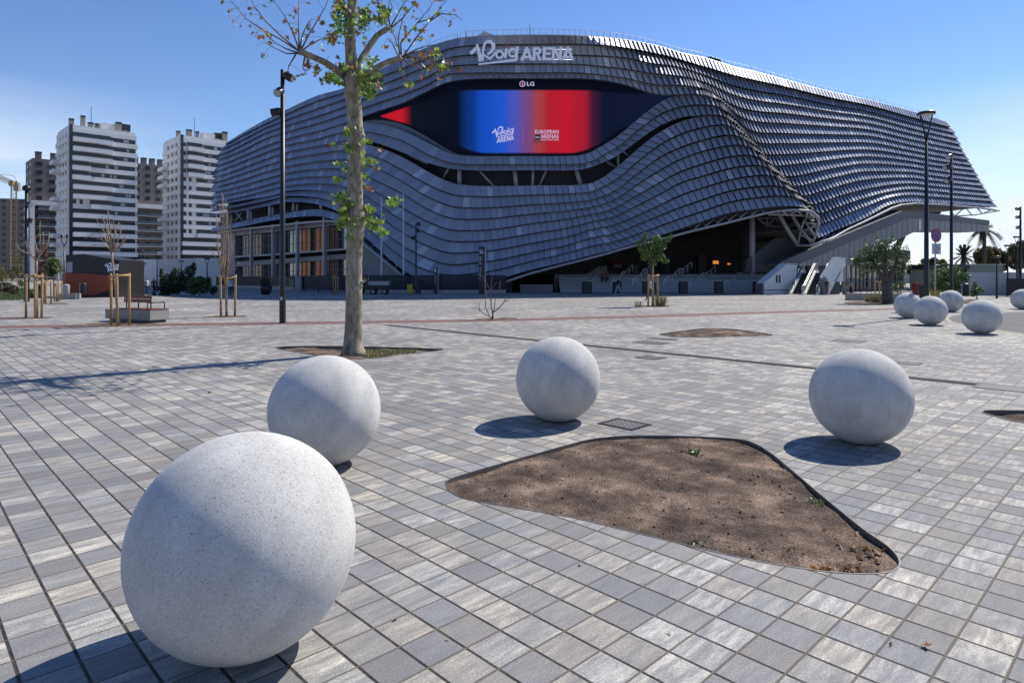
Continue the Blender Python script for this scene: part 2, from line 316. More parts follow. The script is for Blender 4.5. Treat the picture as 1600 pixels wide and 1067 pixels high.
M = {}
M['paver'] = paving_material(); M['stone'] = stone_material(); M['soil'] = soil_material(); M['tile'] = tile_material()
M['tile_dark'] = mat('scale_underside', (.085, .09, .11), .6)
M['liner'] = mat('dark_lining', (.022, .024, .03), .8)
M['rail'] = mat('pale_steel', (.42, .42, .43), .4, .6)
M['steel_grey'] = mat('painted_grey_steel', (.32, .325, .34), .5, 0, .08, 2)
M['steel_dark'] = mat('dark_steel', (.028, .03, .035), .42, .3, .1, 6)
M['lamp_black'] = mat('black_lamp_paint', (.016, .018, .022), .4, .2, .1, 8)
M['edging'] = mat('galvanised_edging', (.16, .155, .15), .5, .6, .15, 8)
M['wood'] = mat('pale_pine_post', (.40, .25, .115), .75, 0, .22, 9, .3, 60)
M['bench_wood'] = mat('red_brown_bench_slat', (.17, .062, .035), .6, 0, .2, 12)
M['concrete'] = mat('bench_concrete', (.30, .29, .27), .85, 0, .1, 3, .2, 60)
M['white_clad'] = mat('white_cladding', (.62, .62, .61), .5, 0, .05, 1.5)
def bark_material():
    m = bpy.data.materials.new('plane_bark'); m.use_nodes = True; nt = m.node_tree; L = nt.links; b = nt.nodes['Principled BSDF']
    t = nd(nt, 'ShaderNodeTexCoord'); mp = nd(nt, 'ShaderNodeMapping'); mp.inputs['Scale'].default_value = (1, 1, .45); L.new(t.outputs['Object'], mp.inputs['Vector'])
    n = nd(nt, 'ShaderNodeTexNoise'); n.inputs['Scale'].default_value = 7; n.inputs['Detail'].default_value = 5; n.inputs['Roughness'].default_value = .6; n.inputs['Distortion'].default_value = .5; L.new(mp.outputs[0], n.inputs['Vector'])
    rp = nd(nt, 'ShaderNodeValToRGB'); e = rp.color_ramp.elements; e[0].position = .32; e[0].color = (.10,.082,.06,1); e[1].position = .70; e[1].color = (.40,.36,.27,1); q = e.new(.44); q.color = (.20,.168,.122,1); q = e.new(.52); q.color = (.27,.235,.175,1); L.new(n.outputs['Fac'], rp.inputs[0])
    v = nd(nt, 'ShaderNodeTexVoronoi'); v.inputs['Scale'].default_value = 9; L.new(mp.outputs[0], v.inputs['Vector']); r = nd(nt, 'ShaderNodeMapRange'); r.inputs[1].default_value = .02; r.inputs[2].default_value = .12; r.inputs[3].default_value = .5; L.new(v.outputs['Distance'], r.inputs[0])
    x = nd(nt, 'ShaderNodeMix', data_type='RGBA'); x.blend_type = 'MULTIPLY'; x.inputs['Factor'].default_value = .8; L.new(rp.outputs[0], x.inputs['A']); L.new(r.outputs[0], x.inputs['B']); L.new(x.outputs['Result'], b.inputs['Base Color'])
    n2 = nd(nt, 'ShaderNodeTexNoise'); n2.inputs['Scale'].default_value = 30; n2.inputs['Detail'].default_value = 4; L.new(mp.outputs[0], n2.inputs['Vector'])
    bp = nd(nt, 'ShaderNodeBump'); bp.inputs['Strength'].default_value = .6; bp.inputs['Distance'].default_value = .015; L.new(math_(nt, 'ADD', n.outputs['Fac'], math_(nt, 'MULTIPLY', n2.outputs['Fac'], .5)), bp.inputs['Height']); L.new(bp.outputs[0], b.inputs['Normal']); b.inputs['Roughness'].default_value = .85
    return m
M['bark'] = bark_material()
M['twig'] = mat('brown_twig', (.14, .10, .075), .85, 0, .3, 20)
M['pale_bark'] = mat('pale_sapling_bark', (.30, .22, .16), .85, 0, .3, 14)
M['dark_bark'] = mat('dark_olive_bark', (.10, .085, .07), .9, 0, .3, 8, .5, 20)
M['leaf_green'] = leaf_mat('plane_leaf_green', (.10, .20, .025), (.34, .46, .07), .45, .5)
M['leaf_dark'] = leaf_mat('plane_leaf_dark', (.035, .09, .015), (.09, .18, .03), .4, .3)
M['leaf_brown'] = leaf_mat('autumn_leaf', (.14, .05, .02), (.42, .19, .05), .6, .25)
M['leaf_olive'] = leaf_mat('olive_leaf', (.06, .085, .035), (.19, .23, .11), .38, .2)
M['leaf_shrub'] = leaf_mat('shrub_leaf', (.04, .085, .02), (.16, .24, .06), .35, .2)
M['leaf_hedge'] = leaf_mat('dark_hedge_leaf', (.012, .028, .012), (.04, .075, .028), .5, .1)
M['leaf_autumn_tree'] = leaf_mat('far_tree_leaf', (.08, .09, .035), (.24, .19, .08), .6, .4)
M['grass'] = leaf_mat('grass_blade', (.09, .13, .035), (.24, .25, .10), .6, .3)
# ================================================================== ground
from mathutils.geometry import delaunay_2d_cdt
from mathutils import noise as mnoise
def pxpoly(pts): return [GP(*p) for p in pts]
PIT_BIG = [(697,757),(700,750),(725,741),(780,725),(830,711),(880,697),(920,687),(960,682),(1000,680.5),(1060,681),(1110,683),(1155,686),(1180,693),(1205,708),(1230,728),(1270,762),(1310,795),(1350,827),(1385,851),(1402,868),(1406,880),(1400,889),(1380,895),(1350,896.5),(1300,894),(1240,886),(1180,876),(1100,858),(1000,834),(900,810),(820,796),(760,786),(722,778),(704,768)]
PIT_TREE = [(430,543.5),(450,541.5),(520,541),(600,542.5),(692,546),(640,553),(580,560),(530,561),(480,553.5),(445,547)]
PIT_FAR = [(1033,522),(1065,517.5),(1095,514),(1120,513.2),(1150,515),(1180,519),(1207,523.5),(1190,525),(1150,526),(1100,527),(1055,526.5),(1036,524)]
PIT_EDGE = [(1535,644),(1545,641.5),(1600,642),(1700,645),(1720,655),(1690,668),(1640,668),(1600,661),(1570,655),(1545,648)]
def smooth_loop(pts, n=6):
    P = [Vector((p.x, p.y)) for p in pts]; N = len(P); o = []
    for i in range(N):
        p0, p1, p2, p3 = P[i-1], P[i], P[(i+1) % N], P[(i+2) % N]
        for k in range(n):
            t = k/n
            o.append(.5*((2*p1)+(-p0+p2)*t+(2*p0-5*p1+4*p2-p3)*t*t+(-p0+3*p1-3*p2+p3)*t**3))
    return o
pits = {k: smooth_loop(pxpoly(v), 5) for k, v in (('big', PIT_BIG), ('tree', PIT_TREE), ('far', PIT_FAR), ('edge', PIT_EDGE))}
outer = [Vector((-1500, -60)), Vector((1500, -60)), Vector((1500, 2500)), Vector((-1500, 2500))]
loops = [[Vector((p.x, p.y, 0)) for p in outer]] + [[Vector((p.x, p.y, 0)) for p in l] for l in pits.values()]
flat = [p for l in loops for p in l]
g = MB()
for p in flat: g.vert(p)
for tri in tessellate_polygon(loops): g.face(tri)
ground = g.build('plaza_paving', M['paver']); tag(ground, 'grey and cream concrete pavers covering the whole plaza', 'paving', kind='structure')
for p in ground.data.polygons:
    if p.normal.z < 0: p.flip()
base = MB(); base.poly([(-1500,-60,-.6),(1500,-60,-.6),(1500,2500,-.6),(-1500,2500,-.6)])
tag(base.build('ground_base', M['soil']), 'brown earth under the paving', 'ground', kind='structure')

def ptin(p, poly):
    c = False; n = len(poly)
    for i in range(n):
        a, b = poly[i], poly[i-1]
        if (a.y > p.y) != (b.y > p.y) and p.x < (b.x-a.x)*(p.y-a.y)/(b.y-a.y)+a.x: c = not c
    return c
def tree_pit(name, loop, label, step, depth=.06, amp=.03, raised=.012, mound=0.0):
    c = sum(loop, Vector((0,0)))/len(loop)
    root = thing(name, label, 'tree pit', (c.x, c.y, 0))
    loc = [p-c for p in loop]
    xs = [p.x for p in loc]; ys = [p.y for p in loc]; n = len(loc); pts = list(loc)
    x = min(xs)
    while x < max(xs):
        y = min(ys)
        while y < max(ys):
            q = Vector((x+random.uniform(-.3,.3)*step, y+random.uniform(-.3,.3)*step))
            if ptin(q, loc) and min((q-b).length for b in loc) > step*.5: pts.append(q)
            y += step
        x += step
    V, E, Fc, *_ = delaunay_2d_cdt(pts, [(i, (i+1) % n) for i in range(n)], [], 1, 1e-6)
    mb = MB(); rad = max(xs)-min(xs)
    for q in V:
        d = min((q-b).length for b in loc)
        z = -depth + amp*2*mnoise.noise((q.x*1.3, q.y*1.3, 3.1)) + amp*.8*mnoise.noise((q.x*5, q.y*5, 1.7)) + amp*.35*mnoise.noise((q.x*17, q.y*17, 7)) + mound*min(1, d/(rad*.2))
        mb.vert((q.x, q.y, min(z, .005+mound)))
    for f in Fc: mb.face(f[::-1] if (Vector(V[f[1]])-Vector(V[f[0]])).cross(Vector(V[f[2]])-Vector(V[f[0]])) < 0 else f, 0, True)
    mb.build('soil', M['soil'], root)
    e = MB(); t = .006
    for i in range(n):
        a, b = loc[i], loc[(i+1) % n]
        na = (loc[(i+1) % n]-loc[i-1]).normalized(); nb = (loc[(i+2) % n]-loc[i]).normalized()
        na = Vector((na.y, -na.x))*t; nb = Vector((nb.y, -nb.x))*t
        A, B, C, D = a+na, b+nb, b-nb, a-na
        for z0, z1, P, Q in ((-.25, raised, A, B), (-.25, raised, D, C)): e.poly([(*P, z0), (*Q, z0), (*Q, z1), (*P, z1)], 0, True)
        e.poly([(*A, raised), (*B, raised), (*C, raised), (*D, raised)])
    e.build('edging', M['edging'], root)
    if step < .1:
        cl = MB()
        for _ in range(700):
            q = Vector((random.uniform(min(xs), max(xs)), random.uniform(min(ys), max(ys))))
            if not ptin(q, loc) or min((q-b).length for b in loc[::3]) < .05: continue
            z = -depth + amp*2*mnoise.noise((q.x*1.3, q.y*1.3, 3.1)) + amp*.8*mnoise.noise((q.x*5, q.y*5, 1.7)); r = random.choice((.004,.005,.006,.008,.012))*random.uniform(.7,1.4)
            bm = bmesh.new(); bmesh.ops.create_icosphere(bm, subdivisions=1, radius=r)
            for v in bm.verts: v.co *= random.uniform(.7,1.25)
            cl.addbm(bm, Matrix.Translation((q.x, q.y, z+r*.4)) @ Matrix.Diagonal((1,1,.7,1)))
        o = cl.build('clods', M['soil'], root); o['kind'] = 'stuff'
    return root
tree_pit('tree_pit', pits['big'], 'large empty rounded triangular soil bed with thin steel edging between the near stone spheres', .05, depth=.034, amp=.018, raised=.004)
tree_pit('tree_pit', pits['tree'], 'soil and grass bed around the trunk of the tall plane tree', .12, depth=.05)
tree_pit('tree_pit', pits['far'], 'low brown empty soil bed with a mounded top, in the middle of the plaza', .2, depth=.03, mound=.10)
tree_pit('tree_pit', pits['edge'], 'soil bed cut by the right edge of the picture beside the dark drain line', .15, depth=.07)

def strip(name, px, width, z, mt, label, cat, kind=None, pre=None):
    P = pre or [GP(*p) for p in px]; mb = MB(); L = []
    for i, p in enumerate(P):
        t = (P[min(i+1, len(P)-1)]-P[max(i-1, 0)]).normalized(); n = Vector((-t.y, t.x, 0))*width/2
        L.append((p+n, p-n))
    for i in range(len(L)-1):
        a, b = L[i], L[i+1]; mb.poly([(a[1].x, a[1].y, z), (b[1].x, b[1].y, z), (b[0].x, b[0].y, z), (a[0].x, a[0].y, z)])
    return tag(mb.build(name, mt), label, cat, kind=kind)
M['red_path'] = mat('red_paver_band', (.15, .078, .068), .85, 0, .25, 6, .2, 40)
M['drain'] = mat('dark_slot_drain', (.048, .049, .053), .9, 0, .2, 12, spec=.1)
M['asphalt'] = mat('asphalt', (.105, .105, .11), .9, 0, .15, 1.2, .4, 90)
M['kerb'] = mat('tan_kerb', (.36, .31, .23), .85, 0, .12, 4)
strip('red_path', [(-260,515),(0,511),(200,508),(440,505),(560,503.6),(700,501.5),(820,499.5),(1020,494),(1220,487.5),(1400,482.8),(1520,479.6)], 1.45, .004, M['red_path'], 'narrow dull red paved path crossing the plaza', 'path', 'structure')
_dp = [GP(*p) for p in [(600,508.5),(740,519.5),(920,541),(1200,570.5),(1420,590),(1600,606.3)]]; _cf = np.polyfit([p.x for p in _dp], [p.y for p in _dp], 2)
_dl = [Vector((x, float(np.polyval(_cf, x)), 0)) for x in np.linspace(_dp[0].x, 14, 16)]
strip('drain_strip', [(600,508.5),(740,519.5),(920,541),(1200,571),(1420,591),(1600,606.5),(1900,640)], .34, .006, M['drain'], 'dark slotted drain strip running diagonally across the plaza', 'drain', 'structure', pre=_dl)
def sheet(name, px, z, mt, label, cat, kind='structure', smooth=0):
    P = pxpoly(px); P = [Vector((p.x, p.y, 0)) for p in (smooth_loop(P, smooth) if smooth else [Vector((q.x, q.y)) for q in P])]
    mb = MB()
    for p in P: mb.vert((p.x, p.y, z))
    for tr in tessellate_polygon([P]): mb.face(tr)
    o = mb.build(name, mt)
    for p in o.data.polygons:
        if p.normal.z < 0: p.flip()
    return tag(o, label, cat, kind=kind)
sheet('road', [(1900,585),(1700,541),(1600,520.5),(1554,514.5),(1506,506.5),(1488,502.5),(1482,497.5),(1490,493.5),(1520,491),(1567,489),(1620,486.5),(1900,478)], .004, M['asphalt'], 'grey asphalt road beyond the tan kerb', 'road')
kerb_px = [(1900,589),(1700,543),(1600,521.5),(1554,515.5),(1504,507.5),(1485,503),(1478,497.5),(1486,492.8),(1518,490),(1567,488),(1620,485.6),(1900,477)]
strip('kerb', kerb_px, .16, .008, M['kerb'], 'flush tan kerb curving round the end of the road', 'kerb', 'structure')
# ------------------------------------------------------------------ manhole covers
def cover_mat():
    m = bpy.data.materials.new('cast_iron_cover'); m.use_nodes = True; nt = m.node_tree; L = nt.links; b = nt.nodes['Principled BSDF']
    t = nd(nt, 'ShaderNodeTexCoord'); c = nd(nt, 'ShaderNodeTexChecker'); c.inputs['Scale'].default_value = 22; L.new(t.outputs['Object'], c.inputs['Vector'])
    n = nd(nt, 'ShaderNodeTexNoise'); n.inputs['Scale'].default_value = 9; L.new(t.outputs['Object'], n.inputs['Vector'])
    x = nd(nt, 'ShaderNodeMix', data_type='RGBA'); L.new(c.outputs['Fac'], x.inputs['Factor']); x.inputs['A'].default_value = (.06,.06,.065,1); x.inputs['B'].default_value = (.19,.185,.18,1)
    x2 = nd(nt, 'ShaderNodeMix', data_type='RGBA'); L.new(n.outputs['Fac'], x2.inputs['Factor']); L.new(x.outputs['Result'], x2.inputs['A']); x2.inputs['B'].default_value = (.12,.115,.11,1)
    L.new(x2.outputs['Result'], b.inputs['Base Color']); b.inputs['Roughness'].default_value = .6; b.inputs['Metallic'].default_value = 0; b.inputs['Specular IOR Level'].default_value = .2
    return m
M['cover'] = cover_mat()
for px, sz, lab in (((976,663),(.46,.36),'dark cast iron manhole cover in the paving beside the large soil bed'),
                    ((1326,533),(.75,.75),'dark grated manhole cover behind the right-hand near stone sphere'),
                    ((1414,567.5),(.55,.35),'small grated drain cover right of the right-hand near sphere'),
                    ((1570,606),(.75,.6),'worn manhole cover touching the dark drain strip near the right edge'),
                    ((1016,559),(.5,.4),'small square cover just beyond the dark drain strip'),
                    ((1018,535.5),(.8,.6),'flat grey cover in front of the mounded far soil bed'),
                    ((1035,530),(.8,.35),'thin cover touching the mounded far soil bed')):
    p = GP(*px); root = thing('manhole_cover', lab, 'manhole cover', (p.x, p.y, 0), R_(-45))
    mb = MB(); mb.box((0,0,.004), (sz[0], sz[1], .006)); mb.build('lid', M['cover'], root)
    mb = MB(); a, b = sz[0]/2, sz[1]/2
    for cx_, cy_, w_, h_ in ((0,b+.03,2*a+.12,.06),(0,-b-.03,2*a+.12,.06),(a+.03,0,.06,2*b),(-a-.03,0,.06,2*b)): mb.box((cx_,cy_,.004),(w_,h_,.010))
    mb.build('frame', M['steel_dark'], root)

# ================================================================== stone spheres
SPH = [(-1.24201,3.0383,.6,'largest nearest white stone sphere, in the lower left foreground'),
       (-1.71384,5.97499,.6,'white stone sphere directly behind the nearest one'),
       (.54868,7.76948,.6,'white stone sphere standing alone above the left part of the large soil bed'),
       (3.60633,6.7551,.583,'squat-looking white stone sphere at the right tip side of the large soil bed'),
       (13.74189,19.07383,.6,'white stone sphere nearest to the tan kerb, in front of the road'),
       (14.32806,22.32248,.6,'middle sphere of the clump of three stone spheres in front of the traffic sign'),
       (15.75153,25.93524,.6,'left one of the clump of three stone spheres, below the olive tree'),
       (20.2,30.0,.6,'rearmost stone sphere of the clump of three, at its right under the lamp posts'),
       (25.3,32.3,.6,'stone sphere cut by the right edge beyond the road')]
sp_me = None
for X, Y, r, lab in SPH:
    if sp_me is None:
        bm = bmesh.new(); bmesh.ops.create_uvsphere(bm, u_segments=128, v_segments=64, radius=.6)
        for v in bm.verts:
            d = 1+.0022*mnoise.noise(v.co*3)+.0006*mnoise.noise(v.co*25); v.co *= d
        sp_me = bpy.data.meshes.new('stone_sphere'); bm.to_mesh(sp_me); bm.free(); sp_me.materials.append(M['stone'])
        for p in sp_me.polygons: p.use_smooth = True
    o = bpy.data.objects.new('stone_sphere', sp_me); COL.objects.link(o)
    o.location = (X*1.2, Y*1.2, r-.012); o.scale = (r/.6,)*3; o.rotation_euler = (random.uniform(-.5,.5), random.uniform(-.5,.5), random.uniform(0,6))
    tag(o, lab, 'stone sphere', 'white stone spheres on the plaza')
# ================================================================== the arena
# Sixteen rows of hung scales.  ST: for a photo column, the rows' upper edges (17 values = 16 rows + lowest edge).
ST = {
 383:[206.5,211,218.4,226,234.8,244,252.7,262.5,271.6,281,290.5,299.4,307.6,318,326.5,346,353.5],
 416.8:[187.6,194,200.5,208.8,217.6,229.4,239.5,249.8,259.9,269.9,280.2,290.5,299,309,318,339,346.5],
 447:[173,180,189,198,208,219,229,240,251,262,272.5,282.5,292,302,310.5,334,341.5],
 497:[150.5,158.5,171,182.8,194,206.5,218.3,229.9,241.7,253.6,265.4,277,288,299.5,311,328,338],
 543:[137,143.6,155,166.8,178.9,192.6,208,222,237,251,266,279,295,310.5,325.5,340,353],
 575:[119,128,142,154,168,193,208,227.2,243,259.8,277.6,293.5,309.5,327.7,343,357.5,374]}
LN = [None]*17
for k in range(17): LN[k] = [(x, v[k]) for x, v in ST.items()]
LEFT = [(356,223),(351,229),(347.5,236),(344.5,245),(342,252),(340,262),(338,271),(337,279.5),(337,287),(336.5,294.5),(336.5,302),(336,309.5),(335.5,317.5),(334,328),(332,336),(333,357),(334,362)]
EXTRA = [
 [(595,110),(631,91),(663,77.7),(702,64.4),(740,58.5),(780,57),(830,56),(900,57),(940,59.5),(980,64),(1020,71.5),(1040,76.6),(1060,83),(1100,91.5),(1140,104),(1180,113.5),(1220,124),(1300,145),(1350,155.8),(1420,174),(1455,184)],
 [(595,121),(631,108.6),(663,95),(702,79),(740,74.5),(830,73),(900,72.5),(940,73.8),(980,77.8),(1020,85.5),(1040,89.5),(1060,95),(1100,107.5),(1140,119.3),(1180,128.8),(1220,137),(1300,155.8),(1350,165.1),(1420,184),(1455,193.5)],
 [(595,134.6),(631,120.4),(663,107.5),(702,92.8),(740,89),(830,88),(900,89.6),(940,90.8),(980,94),(1020,102.8),(1040,104.5),(1060,107.5),(1100,119.5),(1140,135.8),(1180,145),(1220,151),(1300,167),(1350,175),(1420,193),(1455,201.8)],
 [(595,147.5),(631,136),(663,125),(702,107),(740,104),(830,103),(900,103.4),(940,107),(980,111.5),(1020,118),(1040,119.8),(1060,121.5),(1100,131),(1140,149),(1160,156),(1180,160.3),(1220,165),(1300,177),(1350,183.6),(1420,201.5),(1455,210)],
 [(595,161),(631,149),(663,136.3),(702,118),(740,117),(830,117),(900,117),(940,119.8),(980,125.5),(1020,135),(1040,136.5),(1060,136.5),(1080,137.5),(1100,142),(1120,152),(1144,167.5),(1163,174),(1180,177),(1220,179.8),(1300,188.6),(1350,193.7),(1420,210),(1455,218)],
 [(595,195.5),(631,205.4),(663,221),(710,242.6),(735,245),(760,245.4),(830,245.2),(890,245),(915,242.5),(938,230.8),(960,217.8),(1000,185),(1020,169),(1040,156.5),(1054,152),(1080,149.6),(1100,151),(1121,158),(1140,172),(1153,183),(1168,189.8),(1184,193.2),(1220,195.2),(1300,199.8),(1350,203.3),(1420,218.8),(1455,226.3)],
 [(595,212),(631,222.5),(663,240),(695,253.5),(715,258),(760,258.5),(830,258.7),(900,258.3),(920,256),(938,247.5),(960,235),(1000,203.5),(1030,182),(1060,171),(1080,167.5),(1100,166.8),(1121,169.5),(1132,177),(1150,193),(1160,200.5),(1168,204.6),(1178,208.8),(1220,210.9),(1300,212.5),(1350,213.5),(1420,227.5),(1455,234.8)],
 [(596,232.5),(631,247.4),(663,265.5),(690,280),(710,288),(735,291),(760,292),(830,291),(900,290.3),(920,288.5),(940,280),(960,266),(1000,231),(1030,208.3),(1060,192.8),(1080,186.5),(1100,183),(1125,183),(1140,190),(1160,210),(1176,222.5),(1187,226.6),(1220,227),(1283,225.4),(1300,225),(1350,224.6),(1420,236),(1455,243)],
 [(596,250),(631,268.7),(663,287),(710,306.3),(735,308.6),(760,309),(830,306.3),(900,303.5),(920,301.8),(940,295),(960,284.5),(1000,252),(1030,229.5),(1060,213.8),(1080,206.5),(1100,201.5),(1130,197.6),(1150,204),(1170,223),(1189,241),(1198,244.6),(1220,244.3),(1283,239.8),(1300,238),(1350,235.6),(1420,244.5),(1455,251)],
 [(596,268),(631,286),(663,305.8),(710,324.8),(735,326.8),(760,326.5),(830,321.5),(900,317),(920,314.6),(940,309.5),(960,300.5),(1000,270),(1030,248.8),(1060,234.3),(1100,221.3),(1120,216),(1142,213.4),(1165,220),(1185,239),(1203,258.5),(1212,262.3),(1220,261.5),(1283,253.7),(1300,251.2),(1350,246.3),(1420,253),(1455,259)],
 [(596,287.5),(631,305),(663,325.4),(710,343.2),(735,344.5),(760,343.5),(830,336),(900,328.8),(920,325.8),(940,321),(960,313.5),(1000,287.5),(1030,269),(1060,252.8),(1100,238.3),(1130,231.8),(1155,229),(1180,236.5),(1200,256),(1218,275),(1226,278.3),(1283,269),(1300,265.5),(1350,257.6),(1420,261.5),(1455,267)],
 [(596,305.8),(631,327),(663,345),(710,361.5),(735,362),(760,361),(830,351),(900,341),(920,336.8),(940,333),(960,326.5),(1000,304.5),(1030,288),(1060,272),(1100,258.4),(1130,249.6),(1160,245.3),(1172,245),(1196,254),(1215,272.5),(1233,291.5),(1240,293.2),(1283,284),(1300,280),(1350,270),(1420,270),(1455,275.2)],
 [(596,323.6),(631,347),(663,363.7),(710,379),(735,379),(760,377.5),(830,366.8),(900,354.3),(920,348.7),(960,339.5),(1000,320.8),(1030,306),(1060,289.5),(1100,277.2),(1140,265.8),(1170,261.3),(1188,261),(1207,269),(1228,289),(1247,307),(1254,308.5),(1283,301.3),(1300,295.7),(1350,283),(1420,279),(1455,283.3)],
 [(596,341.4),(631,365.5),(663,383.3),(710,397.2),(735,396),(760,394),(830,381.8),(900,367.5),(920,361),(960,352.5),(1000,336.3),(1030,323),(1060,308.8),(1100,295.2),(1140,283.8),(1180,277),(1203,276.4),(1222,285),(1243,304.5),(1262,321.3),(1268,322.4),(1283,317.6),(1300,312),(1350,298),(1420,288),(1455,291.6)],
 [(596,360),(631,386),(663,402.8),(710,415.3),(735,413),(760,410.3),(830,396.3),(900,380.5),(920,374),(960,366.4),(1000,351.2),(1030,339),(1060,327.4),(1100,313.8),(1140,301),(1180,294.6),(1205,292.9),(1220,293.4),(1240,302),(1260,321.5),(1274,334),(1280,335.7),(1300,328.6),(1350,311.3),(1390,300.5),(1420,297),(1455,299.8)],
 [(596,376.5),(631,404.6),(663,422),(710,431.3),(735,429),(760,426.2),(830,409.5),(900,392.5),(920,386.8),(960,378.5),(1000,366),(1030,355.5),(1060,344.6),(1100,331.7),(1140,318.3),(1180,311.5),(1220,308.2),(1238,310),(1255,318.5),(1266,337),(1271,355),(1280,353.5),(1300,345.4),(1350,325),(1390,309.5),(1420,305.8),(1455,308.3)],
 [(596,393),(631,422.5),(663,438.5),(710,446),(735,443),(760,440),(830,421.5),(900,405),(920,399.7),(960,390),(1000,377.5),(1030,368.5),(1060,358.6),(1100,345),(1140,332.5),(1180,327),(1222,322.5),(1250,323.6),(1258,328),(1265,345),(1272,371.5),(1280,370.5),(1300,361.5),(1350,340.8),(1390,319.8),(1420,315.5),(1455,317)]]
RIGHT = [(1478,192),(1488,202.5),(1492.7,211),(1497,219.5),(1501,228.5),(1505.6,236.8),(1510,244),(1514.7,252.3),(1519,260.5),(1524,268.3),(1528,276.5),(1533,284.5),(1537.5,292.3),(1542.4,300.5),(1547,308.3),(1552,316),(1556,324)]
class Curve:                                # monotone-limited cubic through (x, y)
    def __init__(s, pts):
        pts = sorted(pts); s.x = np.array([p[0] for p in pts], float); s.y = np.array([p[1] for p in pts], float)
        h = np.diff(s.x); d = np.diff(s.y)/h; m = np.zeros(len(s.x)); m[0] = d[0]; m[-1] = d[-1]
        for i in range(1, len(m)-1):
            p = (d[i-1]*h[i]+d[i]*h[i-1])/(h[i]+h[i-1])
            m[i] = (np.sign(d[i-1])+np.sign(d[i]))*min(abs(d[i-1]), abs(d[i]), .5*abs(p))
            m[i] = .5*m[i]+.5*p if d[i-1]*d[i] > 0 else .35*p
        s.m = m
    def __call__(s, x):
        x = np.clip(np.asarray(x, float), s.x[0], s.x[-1]); i = np.clip(np.searchsorted(s.x, x)-1, 0, len(s.x)-2)
        h = s.x[i+1]-s.x[i]; t = (x-s.x[i])/h
        return s.y[i]*(1+2*t)*(1-t)**2+h*s.m[i]*t*(1-t)**2+s.y[i+1]*t*t*(3-2*t)+h*s.m[i+1]*t*t*(t-1)
L_ = [Curve([LEFT[k]]+LN[k]+EXTRA[k]+[RIGHT[k]]) for k in range(17)]
XL = [p[0] for p in LEFT]; XR = [p[0] for p in RIGHT]
# lower edges where a row borders an opening
B_OVER = {
 4:  Curve([(500,205.4),(543,191.5),(575,180),(595,173),(631,161),(663,145.6),(702,128.5),(740,124),(830,123),(900,123),(940,125.5),(980,133.5),(1020,146.5),(1040,149),(1060,148)]),
 6:  Curve([(497,228.7),(543,220.5),(575,221.5),(631,239),(663,252.5),(695,262),(710,264.5),(760,267),(830,266.3),(900,266.3),(920,262.5),(940,255),(960,246),(980,232.5),(1000,217.5),(1030,197.5),(1060,185),(1080,181)]),
 12: Curve([(335.5,321),(383,313.3),(439,302.3),(447,299.5),(497,298),(543,309)]),
 13: Curve([(334,331),(383,321.5),(439,309),(447,307),(497,309),(543,324)]),
 14: Curve([(332,339),(383,329.5),(439,317.8),(447,316),(497,319.5),(543,337.5),(575,356)]),
 15: L_[16]}
B_RNG = {4:(500,1060), 6:(497,1080), 12:(330,543), 13:(330,543), 14:(330,575), 15:(0,2000)}
def lower(i, x):
    yt, yn = L_[i](x), L_[i+1](x); yb = yn-np.interp(x, [330,640,720,960,1060,1120,1300,1400,1560], [.10,.10,.12,.13,.15,.17,.16,.13,.10])*(yn-yt)-(.08*(yn-yt) if i < 4 else 0)*np.interp(x, [620,740,900,1000], [0,1,1,.3])
    if i in B_OVER:
        a, b = B_RNG[i]; k = (x >= a) & (x <= b)
        yb = np.where(k, B_OVER[i](x), yb)
    return yb
# plan of each row edge (metres): interpolated between the top ring, row 6 and the lowest edge
P1  = [(-56,150),(-56,136),(-54.7,125),(-51,116.7),(-44.5,109.5),(-34.5,99.5),(-22,87.2),(-12,77.2),(-5,71.2),(-1,69.3),(3,68.4),(6.7,68.1),(8.3,68.7),(10.5,69.9),(16,73.66),(32,83.2),(70.9,106.5),(74,113),(75,125)]
P17 = [(-59,150),(-57.5,134),(-54.8,120.5),(-51.2,111.6),(-46,105.3),(-37.3,96.7),(-25,84.3),(-14,75.5),(-7,72.8),(2,72.0),(16,71.6),(29.4,70.4),(31.85,71.05),(33.4,72.8),(35.6,76.7),(45,82.3),(73.9,99.6),(77.5,106),(79,118)]
lam = 5/16
P6 = [tuple(np.array(a)*(1-lam)+np.array(b)*lam) for a, b in zip(P1, P17)]
P6[7:15] = [(-12.6,76.6),(-6,72),(2,70.8),(12,71.0),(20.2,70.9),(22.0,71.5),(23.9,73.9),(27.5,77.5)]
P6[15:17] = [(36,82.9),(72.8,104.9)]
A1, A6, A17 = np.array(P1, float), np.array(P6, float), np.array(P17, float)
BEND = np.zeros((len(P1), 1)); BEND[9:15] = 1           # the swelling front and its ridge grow fast below the roof edge
def catmull(P, n=16):
    o = []
    Q = np.vstack([2*P[0]-P[1], P, 2*P[-1]-P[-2]])
    for i in range(1, len(Q)-2):
        p0, p1, p2, p3 = Q[i-1:i+3]
        d1, d2, d3 = [max(1e-6, np.linalg.norm(b-a)**.5) for a, b in ((p0,p1),(p1,p2),(p2,p3))]
        m1 = ((p1-p0)/d1-(p2-p0)/(d1+d2)+(p2-p1)/d2)*d2; m2 = ((p2-p1)/d2-(p3-p1)/(d2+d3)+(p3-p2)/d3)*d2
        for k in range(n):
            t = k/n; o.append((2*t**3-3*t*t+1)*p1+(t**3-2*t*t+t)*m1+(-2*t**3+3*t*t)*p2+(t**3-t*t)*m2)
    o.append(P[-1]); return np.array(o)
